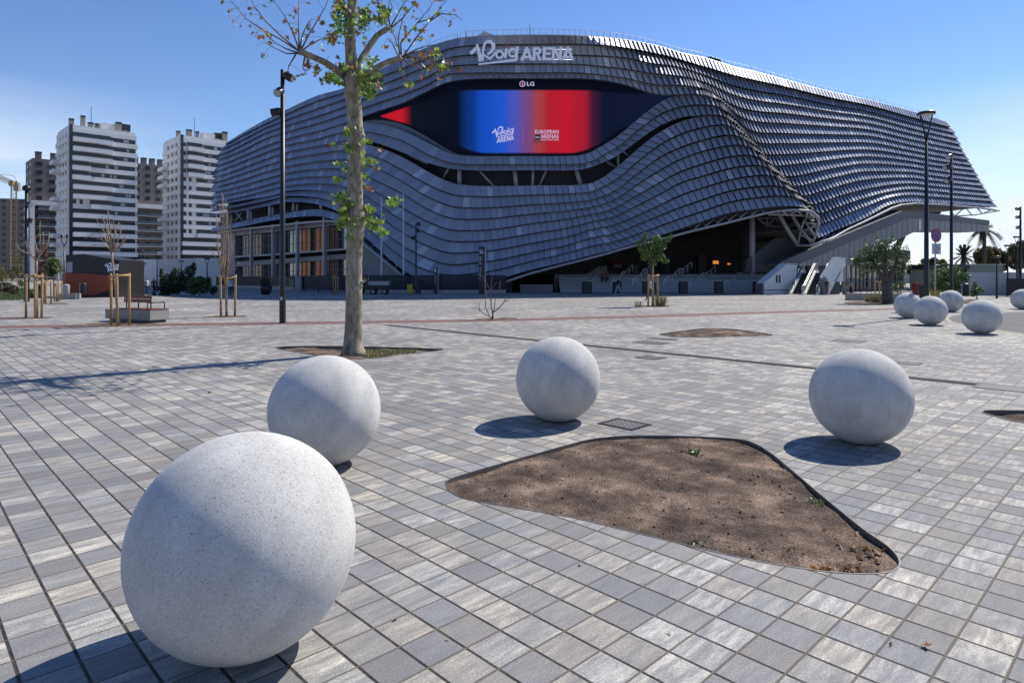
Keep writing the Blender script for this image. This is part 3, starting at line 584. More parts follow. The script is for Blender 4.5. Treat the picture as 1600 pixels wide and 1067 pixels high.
class Plan:
    def __init__(s, i):                        # i = 0 .. 16, may be fractional
        A = A1+(A6-A1)*(BEND*(i/5)**.7+(1-BEND)*(i/5)) if i <= 5 else A6*(1-(i-5)/11)+A17*((i-5)/11)
        s.c = catmull(A); s.px = CX+F_*s.c[:,0]/s.c[:,1]
        a, b = int(np.argmin(s.px[:len(s.px)//2])), len(s.px)//2+int(np.argmax(s.px[len(s.px)//2:]))
        s.lo, s.hi = a, b
        x = np.maximum.accumulate(s.px[a:b+1]+np.arange(b-a+1)*1e-4)
        s.x = x; s.X = s.c[a:b+1,0]; s.Y = s.c[a:b+1,1]
        t = np.gradient(s.c, axis=0); t /= np.linalg.norm(t, axis=1)[:,None]; s.nx = t[a:b+1,1]; s.ny = -t[a:b+1,0]
    def Yof(s, x): return np.interp(x, s.x, s.Y)
    def N(s, x):
        n = np.stack([np.interp(x, s.x, s.nx), np.interp(x, s.x, s.ny)], -1); return n/np.linalg.norm(n, axis=-1, keepdims=True)
PLAN = {}
def plan(i):
    i = round(i, 2)
    if i not in PLAN: PLAN[i] = Plan(i)
    return PLAN[i]
def pt(x, y, Y): return np.stack([(x-CX)/F_*Y, Y, HC+(YH-y)/F_*Y], -1)
kU = Curve([(330,-.35),(450,-.25),(560,-.3),(700,-.28),(760,0),(900,.02),(960,.35),(1060,.45),(1150,.5),(1420,.52),(1560,.6)])
kL = Curve([(330,-.35),(450,-.25),(550,-.4),(600,-.7),(660,-.8),(700,-.4),(740,-.02),(830,.1),(900,.2),(930,.5),(960,.95),(1000,.95),(1040,.65),(1070,.45),(1120,.4),(1180,.5),(1300,.5),(1420,.54),(1560,.6)])
arena = thing('arena', 'huge sculpted arena clad in rows of blue-grey scales with an eye-shaped screen', 'arena', (0, 80, 0))
OFF = Vector((0, 80, 0))
def arena_part(mb, name, mats, parent=None):
    o = mb.build(name, mats); o.data.transform(Matrix.Translation(-OFF)); o.parent = parent or arena; return o
rng = random.Random(3); nrg = np.random.default_rng(5)
def skip(i, x0, x1):
    return False
for i in range(16):
    xs = np.arange(XL[i], XR[i]-(2.6 if i else 0)+.01, .25); Pl = plan(i); Y = Pl.Yof(xs); T = pt(xs, L_[i](xs), Y)
    s = np.concatenate([[0], np.cumsum(np.linalg.norm(np.diff(T[:,:2], axis=0), axis=1))])
    n = int(s[-1]/.68); sb = np.linspace(0, s[-1], n+1); xb = np.interp(sb, s, xs)
    Yt = Pl.Yof(xb); Nt = Pl.N(xb); yt = L_[i](xb); TP = pt(xb, yt, Yt)
    k = (kU if i < 5 else kL)(xb); ybr = lower(i, xb)
    xq = np.clip(xb+k*(ybr-yt), XL[i+1], XR[i+1])
    yq = lower(i, xq); Pn = plan(i+.9); Yq = Pn.Yof(xq); Nq = Pn.N(xq)
    ray = np.stack([(xq-CX)/F_, np.ones_like(xq)], -1)
    dot = np.abs((Nq*ray).sum(-1)); eb = .34+(.55*np.interp(xq, [880,960,1480], [0,1,1]) if i == 0 else 0); dl = np.clip(eb/np.maximum(dot, .3), 0, 1.1)*np.clip(dot*2, 0, 1); Yq2 = Yq-dl
    BP = pt(xq, yq, Yq2); side = (np.clip(1-dot*2, 0, 1)*.55)[:,None]; BI = pt(xq, yq-.5, Yq+.45)
    n3t = np.concatenate([Nt, np.zeros((len(Nt),1))], 1); n3q = np.concatenate([Nq, np.zeros((len(Nq),1))], 1)
    BP = BP+n3q*side; mb = MB()
    for j in range(n):
        if TP[j+1][2]-BP[j+1][2] < .03: continue
        w = rng.uniform(-.015, .015); wgt = min(1, max(0, (xb[j]-1080)/120)); g = .018+.05*wgt+rng.uniform(0, .01); w2 = math.exp(-((xb[j]-(1000+17*i))/95)**2) if i < 15 else 0; eL, eR = .14+.05*wgt+.14*w2, .05+.08*wgt-.05*w2
        tl, tr = TP[j]*(1-g)+TP[j+1]*g, TP[j]*g+TP[j+1]*(1-g); bl, br = BP[j]*(1-g)+BP[j+1]*g, BP[j]*g+BP[j+1]*(1-g)
        nl, nr, ql, qr = n3t[j], n3t[j+1], n3q[j], n3q[j+1]
        TL, TR, BL, BR = tl+nl*(eL), tr+nr*eR, bl+ql*(eL+w), br+qr*(eR-w)
        a = rng.random()**1.5*.8+.05
        if rng.random() < .06: a = .97
        mb.poly([TL, BL, BR, TR], 0, False, a)
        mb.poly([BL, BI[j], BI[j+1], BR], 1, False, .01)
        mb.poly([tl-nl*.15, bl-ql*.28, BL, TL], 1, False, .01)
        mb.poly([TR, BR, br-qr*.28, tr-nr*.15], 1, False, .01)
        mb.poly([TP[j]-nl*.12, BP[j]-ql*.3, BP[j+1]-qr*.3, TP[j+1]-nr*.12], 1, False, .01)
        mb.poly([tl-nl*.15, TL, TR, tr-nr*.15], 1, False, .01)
    row = arena_part(mb, 'panel_row', [M['tile'], M['tile_dark']])
    rl = MB(); pts = pt(xb, yt-.25, Yt)+n3t*.12
    st_ = 2
    rl.tube([pts[q] for q in range(0, len(pts), st_)], .035, 4, 0, sm=False)
    arena_part(rl, 'rail', [M['rail']], row)
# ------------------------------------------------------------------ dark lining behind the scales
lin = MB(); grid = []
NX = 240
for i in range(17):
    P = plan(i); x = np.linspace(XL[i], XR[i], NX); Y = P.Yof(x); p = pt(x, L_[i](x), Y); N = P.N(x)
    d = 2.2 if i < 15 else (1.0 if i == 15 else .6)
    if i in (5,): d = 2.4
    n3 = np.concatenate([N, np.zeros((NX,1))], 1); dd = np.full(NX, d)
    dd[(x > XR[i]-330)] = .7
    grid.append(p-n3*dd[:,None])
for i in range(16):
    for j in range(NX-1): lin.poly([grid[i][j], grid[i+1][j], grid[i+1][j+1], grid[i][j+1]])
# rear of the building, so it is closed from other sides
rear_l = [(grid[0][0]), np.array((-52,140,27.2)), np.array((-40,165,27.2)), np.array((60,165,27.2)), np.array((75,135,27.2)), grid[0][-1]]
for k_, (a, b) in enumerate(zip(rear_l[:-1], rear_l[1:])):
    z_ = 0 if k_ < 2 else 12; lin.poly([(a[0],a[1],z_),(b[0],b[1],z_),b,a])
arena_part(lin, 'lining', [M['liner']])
# ------------------------------------------------------------------ roof and its handrail
M['roof'] = mat('roof_membrane', (.33, .33, .34), .8, 0, .1, .3)
rf = MB(); ring = [Vector(p)-Vector((0,0,.15)) for p in grid[0]]+[Vector(p) for p in rear_l[::-1][1:-1]]
ids = [rf.vert(p) for p in ring]
for tr in tessellate_polygon([ring]): rf.face([ids[q] for q in tr])
xs = np.linspace(XL[0]+1, XR[0]-1, 160); Pq = plan(0); q = pt(xs, L_[0](xs)-.4, Pq.Yof(xs)); n3 = np.concatenate([Pq.N(xs), np.zeros((160,1))], 1)
for j in range(159): rf.poly([q[j], q[j+1], grid[0][min(NX-1, int((j+1)*NX/160))], grid[0][int(j*NX/160)]])
arena_part(rf, 'roof', [M['roof']])
hr = MB(); xs = np.linspace(560, 1475, 92); q = pt(xs, L_[0](xs), Pq.Yof(xs)); n3 = np.concatenate([Pq.N(xs), np.zeros((92,1))], 1)
q = q-n3*.9; top = [Vector(p)+Vector((0,0,1.0)) for p in q]
hr.tube(top, .022, 4, sm=False); hr.tube([p-Vector((0,0,.5)) for p in top], .014, 4, sm=False)
for p in top[::1]: hr.tube([p-Vector((0,0,1.1)), p], .026, 4, sm=False)
arena_part(hr, 'roof_handrail', [M['steel_grey']])
ven = MB()
for x_ in (1108, 1114.5, 1121):
    p = PX(x_, 93+.25*(x_-1108), 82); ven.bbox(p, (.5,.7,.5), .5, 0, .06); ven.tube([p-Vector((0,0,.6)), p], .08, 6)
arena_part(ven, 'roof_vent', [M['steel_dark']])
hut = MB(); a, b, c, d = PX(745,58,76), PX(758,50.5,76), PX(776,57.5,76), PX(745,57.5,76)
hut.prism([PX(742,60,78), PX(756,49,78), PX(778,58,78), PX(778,62,78), PX(742,62,78)], (0,4,0)); arena_part(hut, 'roof_hatch', [M['steel_grey']])
for q_ in (((828,55),(828,38)),((728,66),(728,47)),((713,70),(716,52))): ant = MB(); ant.tube([PX(*q_[0],83), PX(*q_[1],83)], .05, 5); arena_part(ant, 'antenna', [M['steel_dark']])
# ------------------------------------------------------------------ eye-shaped screen
def screen_mat():
    m = bpy.data.materials.new('led_screen'); m.use_nodes = True; nt = m.node_tree; L = nt.links; b = nt.nodes['Principled BSDF']
    uv = nd(nt, 'ShaderNodeUVMap'); uv.uv_map = 'screen'; s = nd(nt, 'ShaderNodeSeparateXYZ'); L.new(uv.outputs[0], s.inputs[0])
    x = math_(nt, 'ADD', math_(nt, 'MULTIPLY', s.outputs['X'], 480.0), 570.0); y = math_(nt, 'ADD', math_(nt, 'MULTIPLY', s.outputs['Y'], 150.0), 110.0)
    rp = nd(nt, 'ShaderNodeValToRGB'); e = rp.color_ramp.elements; rp.color_ramp.interpolation = 'EASE'
    K = [(596,200,25,45),(623,205,25,45),(645,10,16,30),(712,8,14,30),(735,10,55,130),(755,22,80,200),(785,35,90,212),(805,80,88,190),(822,118,75,140),(840,165,68,75),(860,186,30,48),(885,196,24,50),(912,170,30,55),(928,60,22,50),(945,14,22,48),(1040,18,26,52)]
    e[0].position = (K[0][0]-570)/480; e[0].color = (*srgb(*K[0][1:]), 1); e[1].position = (K[-1][0]-570)/480; e[1].color = (*srgb(*K[-1][1:]), 1)
    for k in K[1:-1]: q = e.new((k[0]-570)/480); q.color = (*srgb(*k[1:]), 1)
    L.new(s.outputs['X'], rp.inputs[0])
    def sm(a, b, v):
        r = nd(nt, 'ShaderNodeMapRange', interpolation_type='SMOOTHSTEP'); r.inputs[1].default_value = a; r.inputs[2].default_value = b; L.new(v, r.inputs[0]); return r.outputs[0]
    # colour fields have rounded outer corners and soft top and bottom edges
    cor = math_(nt, 'MULTIPLY', math_(nt, 'MAXIMUM', math_(nt, 'SUBTRACT', math_(nt, 'ABSOLUTE', math_(nt, 'SUBTRACT', x, 824.0)), 62.0), 0.0), .34)
    cor = math_(nt, 'POWER', cor, 1.0); c2 = math_(nt, 'MULTIPLY', math_(nt, 'POWER', math_(nt, 'DIVIDE', cor, 20.0), 2.0), 20.0)
    right = sm(700, 720, x)
    yb = math_(nt, 'SUBTRACT', 239.5, math_(nt, 'MULTIPLY', math_(nt, 'MINIMUM', c2, 40.0), right))
    ym = math_(nt, 'MULTIPLY', sm(139.5, 143.5, math_(nt, 'SUBTRACT', y, math_(nt, 'MULTIPLY', math_(nt, 'MINIMUM', math_(nt, 'MULTIPLY', c2, .12), 5.0), right))), sm(2.0, -2.5, math_(nt, 'SUBTRACT', y, yb)))
    # the small red wedge at the far left
    wy = math_(nt, 'MULTIPLY', math_(nt, 'SUBTRACT', x, 594.0), .62)
    wd = math_(nt, 'MULTIPLY', sm(1.5, -1.5, math_(nt, 'SUBTRACT', math_(nt, 'ABSOLUTE', math_(nt, 'SUBTRACT', y, math_(nt, 'ADD', 182.0, math_(nt, 'MULTIPLY', math_(nt, 'SUBTRACT', x, 594.0), -.03)))), math_(nt, 'MULTIPLY', wy, .5))), sm(593, 596, x))
    mx = nd(nt, 'ShaderNodeMix', data_type='FLOAT'); L.new(right, mx.inputs['Factor']); L.new(wd, mx.inputs['A']); L.new(ym, mx.inputs['B'])
    c = nd(nt, 'ShaderNodeMix', data_type='RGBA'); L.new(mx.outputs[0], c.inputs['Factor']); c.inputs['A'].default_value = (*srgb(7, 11, 26), 1); L.new(rp.outputs[0], c.inputs['B'])
    b.inputs['Base Color'].default_value = (.002, .002, .003, 1); b.inputs['Roughness'].default_value = .6; b.inputs['Specular IOR Level'].default_value = .06
    L.new(c.outputs['Result'], b.inputs['Emission Color']); b.inputs['Emission Strength'].default_value = SCREEN_GAIN
    return m
SCREEN_GAIN = 0.70
def screen_depth(x): return np.interp(x, plan(5).x, plan(5).Y)+1.1
me_v, me_f, uvs = [], [], []
xs = np.linspace(553, 1052, 130); NV = 8
sy0 = np.where(xs < 1046, B_OVER[4](xs), 149)-3.5; sy1 = L_[5](xs)+2.5
for j, x_ in enumerate(xs):
    for v in range(NV+1):
        y_ = sy0[j]+(sy1[j]-sy0[j])*v/NV; me_v.append(tuple(pt(x_, y_, screen_depth(x_)))); uvs.append(((x_-570)/480, (y_-110)/150))
for j in range(129):
    for v in range(NV): a = j*(NV+1)+v; me_f.append((a, a+1, a+NV+2, a+NV+1))
me = bpy.data.meshes.new('led_screen'); me.from_pydata(me_v, [], me_f); ul = me.uv_layers.new(name='screen')
for lp in me.loops: ul.data[lp.index].uv = uvs[lp.vertex_index]
me.materials.append(screen_mat()); me.transform(Matrix.Translation(-OFF))
led = bpy.data.objects.new('led_screen', me); COL.objects.link(led); led.parent = arena
rim = MB()        # dark skirt under the screen, on the left half of the eye
xs = np.linspace(566, 735, 40)
for u, w in zip(xs[:-1], xs[1:]):
    f_ = lambda x_, dy: pt(x_, L_[5](x_)-dy, screen_depth(x_)-.35)
    k = lambda x_: 1.2+8.5*math.sin(max(0, min(1, (x_-566)/150))*math.pi)**.6
    rim.poly([f_(u, -2), f_(w, -2), f_(w, k(w)), f_(u, k(u))])
M['skirt'] = mat('blue_grey_skirt', (.085, .095, .115), .5)
arena_part(rim, 'screen_skirt', [M['skirt']])
# ------------------------------------------------------------------ lettering made of mitred strokes on a plane
class Plane:
    def __init__(s, A, B):                    # vertical plane through plan points A, B
        s.A = Vector((*A, 0)); d = Vector((B[0]-A[0], B[1]-A[1], 0)).normalized(); s.n = Vector((d.y, -d.x, 0))
        if s.n.y > 0: s.n = -s.n
    def at(s, px, py):
        r = Vector(((px-CX)/F_, 1, (YH-py)/F_)); o = Vector((0, 0, HC)); t = (s.A-o).dot(s.n)/r.dot(s.n); return o+r*t
def stroke(mb, pl, pts, w, depth, lift=0.0, m=0, closed=False):
    P = [Vector(p) for p in pts]; n = len(P); Lf, Rt = [], []
    for i in range(n):
        a = P[i-1] if (i or closed) else None; b = P[(i+1) % n] if (i < n-1 or closed) else None
        d0 = (P[i]-a).normalized() if a is not None else None; d1 = (b-P[i]).normalized() if b is not None else None
        if d0 is None: d0 = d1
        if d1 is None: d1 = d0
        t = (d0+d1); t = t.normalized() if t.length > .05 else d0
        nn = Vector((-t.y, t.x)); c = max(.45, nn.dot(Vector((-d0.y, d0.x)))); ww = (w[i] if hasattr(w, '__len__') else w)
        Lf.append(P[i]+nn*ww/2/c); Rt.append(P[i]-nn*ww/2/c)
    off = -pl.n*0
    for i in range(n if closed else n-1):
        j = (i+1) % n
        mb.prism([pl.at(*p)+pl.n*lift for p in (Lf[i], Lf[j], Rt[j], Rt[i])], pl.n*depth, m)
def ring_pts(cx, cy, r, n=18, a0=0, a1=360): return [(cx+r*math.cos(R_(a0+(a1-a0)*k/n)), cy+r*math.sin(R_(a0+(a1-a0)*k/n))) for k in range(n if a1-a0 == 360 else n+1)]
def logo_word(mb, pl, X, depth, lift, arena_rows=True, word='side', m=0, mdot=1):
    """the curly first word; X maps the drawing grid to photo pixels"""
    mp = lambda P: [X(*p) for p in P]; k = X(1, 0)[0]-X(0, 0)[0]; e = [0]
    def S(P, w, closed=False, mm=None): e[0] += .0035; stroke(mb, pl, mp(P), w*k if not hasattr(w, '__len__') else [q*k for q in w], depth, lift+e[0], m if mm is None else mm, closed)
    S([(128,252),(222,165)], 42); S([(214,128),(268,352)], [26, 56])
    S([(292,352),(290,250),(300,165),(322,112),(352,90)], [16,20,24,30,34]); S([(348,90),(395,92),(428,125),(430,175),(405,225),(352,262)], [34,40,44,42,34,26])
    S([(294,262),(345,292),(392,322)], [24,28,30]); S([(380,320),(430,275),(470,228)], 28)
    S(ring_pts(512,262,45), 27, True); S([(602,186),(584,306)], 30); S(ring_pts(684,240,48), 27, True)
    S([(746,158),(728,345)], 30); S([(732,334),(235,392)], [34, 18]); S(ring_pts(601,153,9,10), 19, True, mdot)
def arena_word(mb, pl, X, depth, lift, m=0, dx=0):
    k = X(1, 0)[0]-X(0, 0)[0]; e = [0]
    def S(P, w=33): e[0] += .0035; stroke(mb, pl, [X(a+dx, b) for a, b in P], w*k, depth, lift+e[0], m)
    def A(x): S([(x,340),(x+72,168)], 36); S([(x+66,168),(x+132,338)], 36); S([(x+36,296),(x+105,296)], 30)
    A(802)
    S([(960,340),(972,168)], 36); S(ring_pts(1012,214,32,8,-90,90), 32); S([(972,182),(1014,182)], 30); S([(970,247),(1014,247)], 30); S([(1010,258),(1050,338)], 36)
    S([(1092,340),(1102,168)], 36); S([(1105,183),(1195,181)], 30); S([(1102,252),(1180,251)], 28); S([(1096,324),(1190,323)], 30)
    S([(1212,338),(1226,166)], 34); S([(1228,172),(1304,334)], 36); S([(1306,336),(1318,164)], 34); A(1344)
M['sign_white'] = mat('pale_lilac_letters', (.86, .86, .95), .5); M['sign_red'] = mat('red_dot', (.42, .06, .05), .5)
spl = Plane((-4.7, 67.5), (6.6, 65.2)); X = lambda a, b: (720+a/8.421, 55+b/8.421)
sg = MB(); logo_word(sg, spl, X, .10, 0); arena_word(sg, spl, X, .10, 0)
sign = thing('arena_sign', 'large raised pale lettering reading Roig ARENA on the scales above the screen', 'sign', spl.at(815, 96))
o = sg.build('letters', [M['sign_white'], M['sign_red']]); o.data.transform(Matrix.Translation(-sign.location)); o.parent = sign
sr_ = MB()
for y_ in (77.5, 93.5): sr_.tube([spl.at(737, y_+.3)-spl.n*.12, spl.at(893, y_)-spl.n*.12], .05, 4)
for x_ in (755, 800, 850, 885): sr_.tube([spl.at(x_, 86)-spl.n*.15, spl.at(x_, 86)-spl.n*2.6], .05, 4)
o = sr_.build('support_rail', M['rail']); o.data.transform(Matrix.Translation(-sign.location)); o.parent = sign
# logos shown on the screen
M['led_white'] = emit_mat('lit_lilac_pixels', srgb(196, 190, 232), SCREEN_GAIN); M['led_dim'] = emit_mat('lit_purple_line', srgb(140, 95, 160), SCREEN_GAIN)
M['led_navy'] = emit_mat('lit_navy_pixels', srgb(28, 26, 62), SCREEN_GAIN); M['led_red'] = emit_mat('lit_crimson_pixels', srgb(120, 30, 70), SCREEN_GAIN)
ys = float(screen_depth(810)); _a, _b = float(screen_depth(765)), float(screen_depth(880)); lpl = Plane(((765-CX)/F_*_a, _a-.15), ((880-CX)/F_*_b, _b-.15))
def emit_logo(name):
    o = lg.build(name, [M['led_white'], M['led_dim'], M['led_navy'], M['led_red']]); o.data.transform(Matrix.Translation(-OFF)); o.parent = led
lg = MB(); X1 = lambda a, b: (769.2+(a-128)*.0533, 199.0+(b-70)*.0515-(a-128)*.0052)
logo_word(lg, lpl, X1, .02, 0, m=0, mdot=0)
X2 = lambda a, b: (776.6+(a-802)*.0385, 216.2+(b-168)*.0440-(a-802)*.0068)
arena_word(lg, lpl, X2, .02, .05)
emit_logo('venue_logo'); lg = MB()
stroke(lg, lpl, [(816.8,198.5),(816.8,226)], .7, .02, 0, 1)
def text_mesh(mb, pl, txt, x0, x1, y0, y1, depth, lift, m=0, bold=.012):
    cu = bpy.data.curves.new('t', 'FONT'); cu.body = txt; cu.offset = bold; cu.resolution_u = 2
    ob = bpy.data.objects.new('t', cu); COL.objects.link(ob); dg = bpy.context.evaluated_depsgraph_get()
    me = bpy.data.meshes.new_from_object(ob.evaluated_get(dg)); xs_ = [v.co.x for v in me.vertices]; ys_ = [v.co.y for v in me.vertices]
    a, b, c, d = min(xs_), max(xs_), min(ys_), max(ys_); base = len(mb.v)
    for v in me.vertices: mb.vert(pl.at(x0+(v.co.x-a)/(b-a)*(x1-x0), y1-(v.co.y-c)/(d-c)*(y1-y0))+pl.n*(lift+depth))
    for p in me.polygons: mb.face([base+q for q in p.vertices], m)
    bpy.data.objects.remove(ob); bpy.data.curves.remove(cu); bpy.data.meshes.remove(me)
emit_logo('divider_line'); lg = MB()
text_mesh(lg, lpl, 'EUROPEAN', 836, 873, 203.3, 209.4, .02, 0); text_mesh(lg, lpl, 'ARENAS', 845, 873, 210.4, 216.4, .02, 0); text_mesh(lg, lpl, 'ASSOCIATION', 845, 873, 217.2, 220.2, .02, 0, bold=.0)
lg.prism([lpl.at(*p) for p in ((836,210.5),(844,210.5),(844,219.7),(836,219.7))], lpl.n*.02, 2)
text_mesh(lg, lpl, 'EAA', 837, 843, 213.6, 216.4, .025, .01)
stroke(lg, lpl, [(836,216),(833.4,219.5),(834.5,222.3),(839,223),(846,221.8),(853,219.8)], [.5,1,1.3,1.3,1,.4], .03, .0, 2)
emit_logo('association_logo'); lg = MB()
text_mesh(lg, lpl, 'LG', 823.3, 834.8, 128.2, 134.8, .02, 0, bold=.02)
stroke(lg, lpl, ring_pts(816.3,131.6,4.2,20), .9, .02, .004, 0, True); stroke(lg, lpl, ring_pts(816.3,131.6,2.0,12), 3.8, .02, 0, 3, True)
stroke(lg, lpl, [(816.2,129),(816.2,133.6),(818.2,133.6)], .6, .02, .01, 0); stroke(lg, lpl, [(818,131.5),(820.4,131.5)], .6, .02, .01, 0)
emit_logo('maker_logo')
# ------------------------------------------------------------------ struts in the two slots
def strut(name, pts, Y, r, mt='steel_grey', n=6):
    mb = MB(); mb.tube([PX(x, y, (Y if not hasattr(Y, '__len__') else Y[k])) for k, (x, y) in enumerate(pts)], r, n); return arena_part(mb, name, [M[mt]])
for a, b in (((804,265),(807,293)),((718,262),(718,290)),((833,264),(832,292)),((899,262),(908,292))): strut('slot_column', (a, b), [float(plan(7).Yof(q[0]))+1.3 for q in (a, b)], .26 if a[0] != 833 else .16)
for a, b in (((747,265),(773,293)),((855,264),(842,292)),((693,278),(704,258)),((947,253),(963,262)),((973,237),(982,243)),((640,243),(668,256)),((655,250),(665,236))): strut('slot_brace', (a, b), [float(plan(7).Yof(q[0]))+1.7 for q in (a, b)], .13)
strut('slot_column', ((966,243),(966,268)), 72.5, .16)
for x_, y0, y1, Y in ((388,328,346,97.5),(393,327,346,98.5),(421.5,321,340,93),(427,320,340,94),(458.8,316,333.5,89),(465,315,333.5,90),(502,318,327.5,83),(357,332,350,104),(363,331,350,105)): strut('gallery_column', ((x_, y0),(x_, y1)), Y+1.4, .22)
for a, b in (((368,345),(377,333)),((369,333),(380,346)),((430,342),(441,327))): strut('gallery_brace', (a, b), 99, .07)
# ================================================================== lower storeys of the arena
M['glass'] = mat('dark_window_glass', (.012, .014, .018), .03, 0, spec=1.0); M['glass'].node_tree.nodes['Principled BSDF'].inputs['IOR'].default_value = 1.75
M['mullion'] = mat('grey_mullion', (.20, .205, .22), .5)
M['frame_blue'] = mat('grey_column_paint', (.30, .305, .325), .55, 0, .06, 1)
M['concrete_wall'] = mat('grey_concrete_wall', (.20, .20, .20), .85, 0, .12, .8, .1, 20)
M['black_panel'] = mat('black_panel', (.012, .013, .017), .55)
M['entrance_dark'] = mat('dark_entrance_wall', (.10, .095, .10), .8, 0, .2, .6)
M['clad_grey'] = mat('grey_ribbed_cladding', (.19, .19, .20), .5, .15, .05, 1)
M['clad_dark'] = mat('dark_parapet', (.085, .086, .10), .55, .1, .05, 1)
M['stone_step'] = mat('grey_stone_step', (.19, .19, .20), .8, 0, .1, 2)
def wp(x, y, c): a = (x-CX)/F_; return PX(x, y, c/(1+a))
NW = Vector((-.7071, -.7071, 0))
bays = [367, 393, 427, 465, 507.5, 552]
def zline(x, pts): return float(np.interp(x, [p[0] for p in pts], [p[1] for p in pts]))
TOPL = [(367,367.5),(427,361),(507,351),(552,346),(600,341)]; MIDL = [(367,400.2),(427,396.5),(507,390.5),(552,387)]; BOTL = [(367,435),(600,434)]
C1, C2 = 61.6, 60.6
for x0, x1 in zip(bays[:-1], bays[1:]):
    for top, bot in ((TOPL, MIDL), (MIDL, BOTL)):
        d = 3.0 if bot is MIDL else 9.5
        q = [wp(x0, zline(x0, top)+(d if top is MIDL else 1), C1), wp(x1, zline(x1, top)+(d if top is MIDL else 1), C1), wp(x1, zline(x1, bot)+1, C1), wp(x0, zline(x0, bot)+1, C1)]
        mb = MB(); mb.poly(q[::-1]); w = arena_part(mb, 'window', [M['glass']])
        mu = MB(); n = 6
        for k in range(1, n):
            t = k/n; a = q[0].lerp(q[1], t)+NW*.06; b = q[3].lerp(q[2], t)+NW*.06; mu.tube([a, b], .045, 4, sm=False)
        for t in (.18, .62): mu.tube([q[0].lerp(q[3], t)+NW*.06, q[1].lerp(q[2], t)+NW*.06], .035, 4, sm=False)
        arena_part(mu, 'mullion', [M['mullion']], w)
def wbeam(name, pts, c, hpx, depth, mt):
    mb = MB()
    for (xa, ya), (xb, yb) in zip(pts[:-1], pts[1:]):
        q = [wp(xa, ya, c), wp(xb, yb, c), wp(xb, yb+hpx, c), wp(xa, ya+hpx, c)]; mb.prism(q, -NW*depth)
    return arena_part(mb, name, [M[mt]])
wbeam('floor_beam', MIDL, C2-.5, 2.6, 1.6, 'frame_blue')
wbeam('spandrel', [(x, y+9) for x, y in MIDL], C2+.35, 7.5, .4, 'clad_grey')
wbeam('soffit_beam', [(340,361.5),(367,358),(427,351.5),(480,346),(510,344),(530,345)], C2-1.0, 3.0, 1.0, 'steel_grey')
wbeam('soffit_panel', [(352,362.5),(367,360.5),(427,354.5),(507,346),(545,342)], C2+.2, 8, .5, 'clad_grey')
for x_ in bays[1:-1]:
    mb = MB(); a, b = wp(x_, zline(x_, TOPL)-2, C2-.6), wp(x_, 436, C2-.6); mb.box((a+b)/2, (.42, .42, abs(a.z-b.z)+1.5), R_(45)); arena_part(mb, 'column', [M['frame_blue']])
mb = MB(); mb.prism([wp(348,364,C2+.1), wp(367,361,C2+.1), wp(367,438,C2+.1), wp(352,438,C2+.1)], -NW*4); arena_part(mb, 'end_wall', [M['clad_grey']])
mb = MB(); mb.prism([wp(367,366,C1+.5), wp(393,363,C1+.5), wp(393,436,C1+.5), wp(367,436,C1+.5)], -NW*.3); arena_part(mb, 'blank_bay', [M['black_panel']])
mb = MB(); mb.prism([wp(600,340,C1+2.5), wp(345,340,C1+2.5), wp(345,459,C1+2.5), wp(600,459,C1+2.5)][::-1], -NW*1.0); arena_part(mb, 'inner_wall', [M['liner']])
# concrete flank under the diagonal edge beam
cw = Plane((-18.5, 78.5), (-9.0, 71.5)); mb = MB(); mb.prism([cw.at(*p) for p in ((556,366),(632,434),(632,462),(556,462))], -cw.n*.5); arena_part(mb, 'concrete_flank', [M['concrete_wall']])
mb = MB(); mb.tube([cw.at(562,373)+cw.n*.4, cw.at(600,404)+cw.n*.4, cw.at(634,433)+cw.n*.4], .16, 6); arena_part(mb, 'edge_beam', [M['steel_grey']])
mb = MB()
for k in range(6):
    t = k/5; x_ = 566+62*t; mb.tube([cw.at(x_, 376.5+56*t)+cw.n*.4, cw.at(x_+9, 372+52*t)], .05, 4)
arena_part(mb, 'edge_lattice', [M['steel_grey']])
# skin foot behind the fence: dark plinth
mb = MB(); mb.prism([PX(560,440,76), PX(800,436,75.2), PX(800,462,75.2), PX(560,462,76)], (0,.5,0)); arena_part(mb, 'plinth', [M['entrance_dark']])
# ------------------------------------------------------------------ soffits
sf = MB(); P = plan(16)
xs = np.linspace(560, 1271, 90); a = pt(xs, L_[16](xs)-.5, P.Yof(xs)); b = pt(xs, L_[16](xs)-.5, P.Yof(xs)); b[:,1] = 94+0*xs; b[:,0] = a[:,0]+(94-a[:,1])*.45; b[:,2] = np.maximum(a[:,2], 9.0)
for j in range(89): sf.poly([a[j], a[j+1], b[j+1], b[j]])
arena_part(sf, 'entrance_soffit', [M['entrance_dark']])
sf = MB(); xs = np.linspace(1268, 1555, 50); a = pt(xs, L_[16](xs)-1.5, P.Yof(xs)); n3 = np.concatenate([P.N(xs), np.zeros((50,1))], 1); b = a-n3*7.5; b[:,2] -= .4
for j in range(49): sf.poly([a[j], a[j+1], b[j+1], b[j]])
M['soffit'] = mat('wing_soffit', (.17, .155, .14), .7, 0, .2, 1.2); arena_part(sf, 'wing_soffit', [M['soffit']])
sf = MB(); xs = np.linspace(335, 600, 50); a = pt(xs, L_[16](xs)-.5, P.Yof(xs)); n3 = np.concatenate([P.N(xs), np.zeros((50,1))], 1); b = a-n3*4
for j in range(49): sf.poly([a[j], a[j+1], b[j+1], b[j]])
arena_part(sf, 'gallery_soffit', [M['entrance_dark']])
core = MB()
core.prism([Vector((-46,113,0)), Vector((-29,96,0)), Vector((-6,79,0)), Vector((4,95,0)), Vector((34,96,0)), Vector((46,100,0)), Vector((46,150,0)), Vector((-48,150,0))], (0,0,11)); arena_part(core, 'inner_core', [M['entrance_dark']])
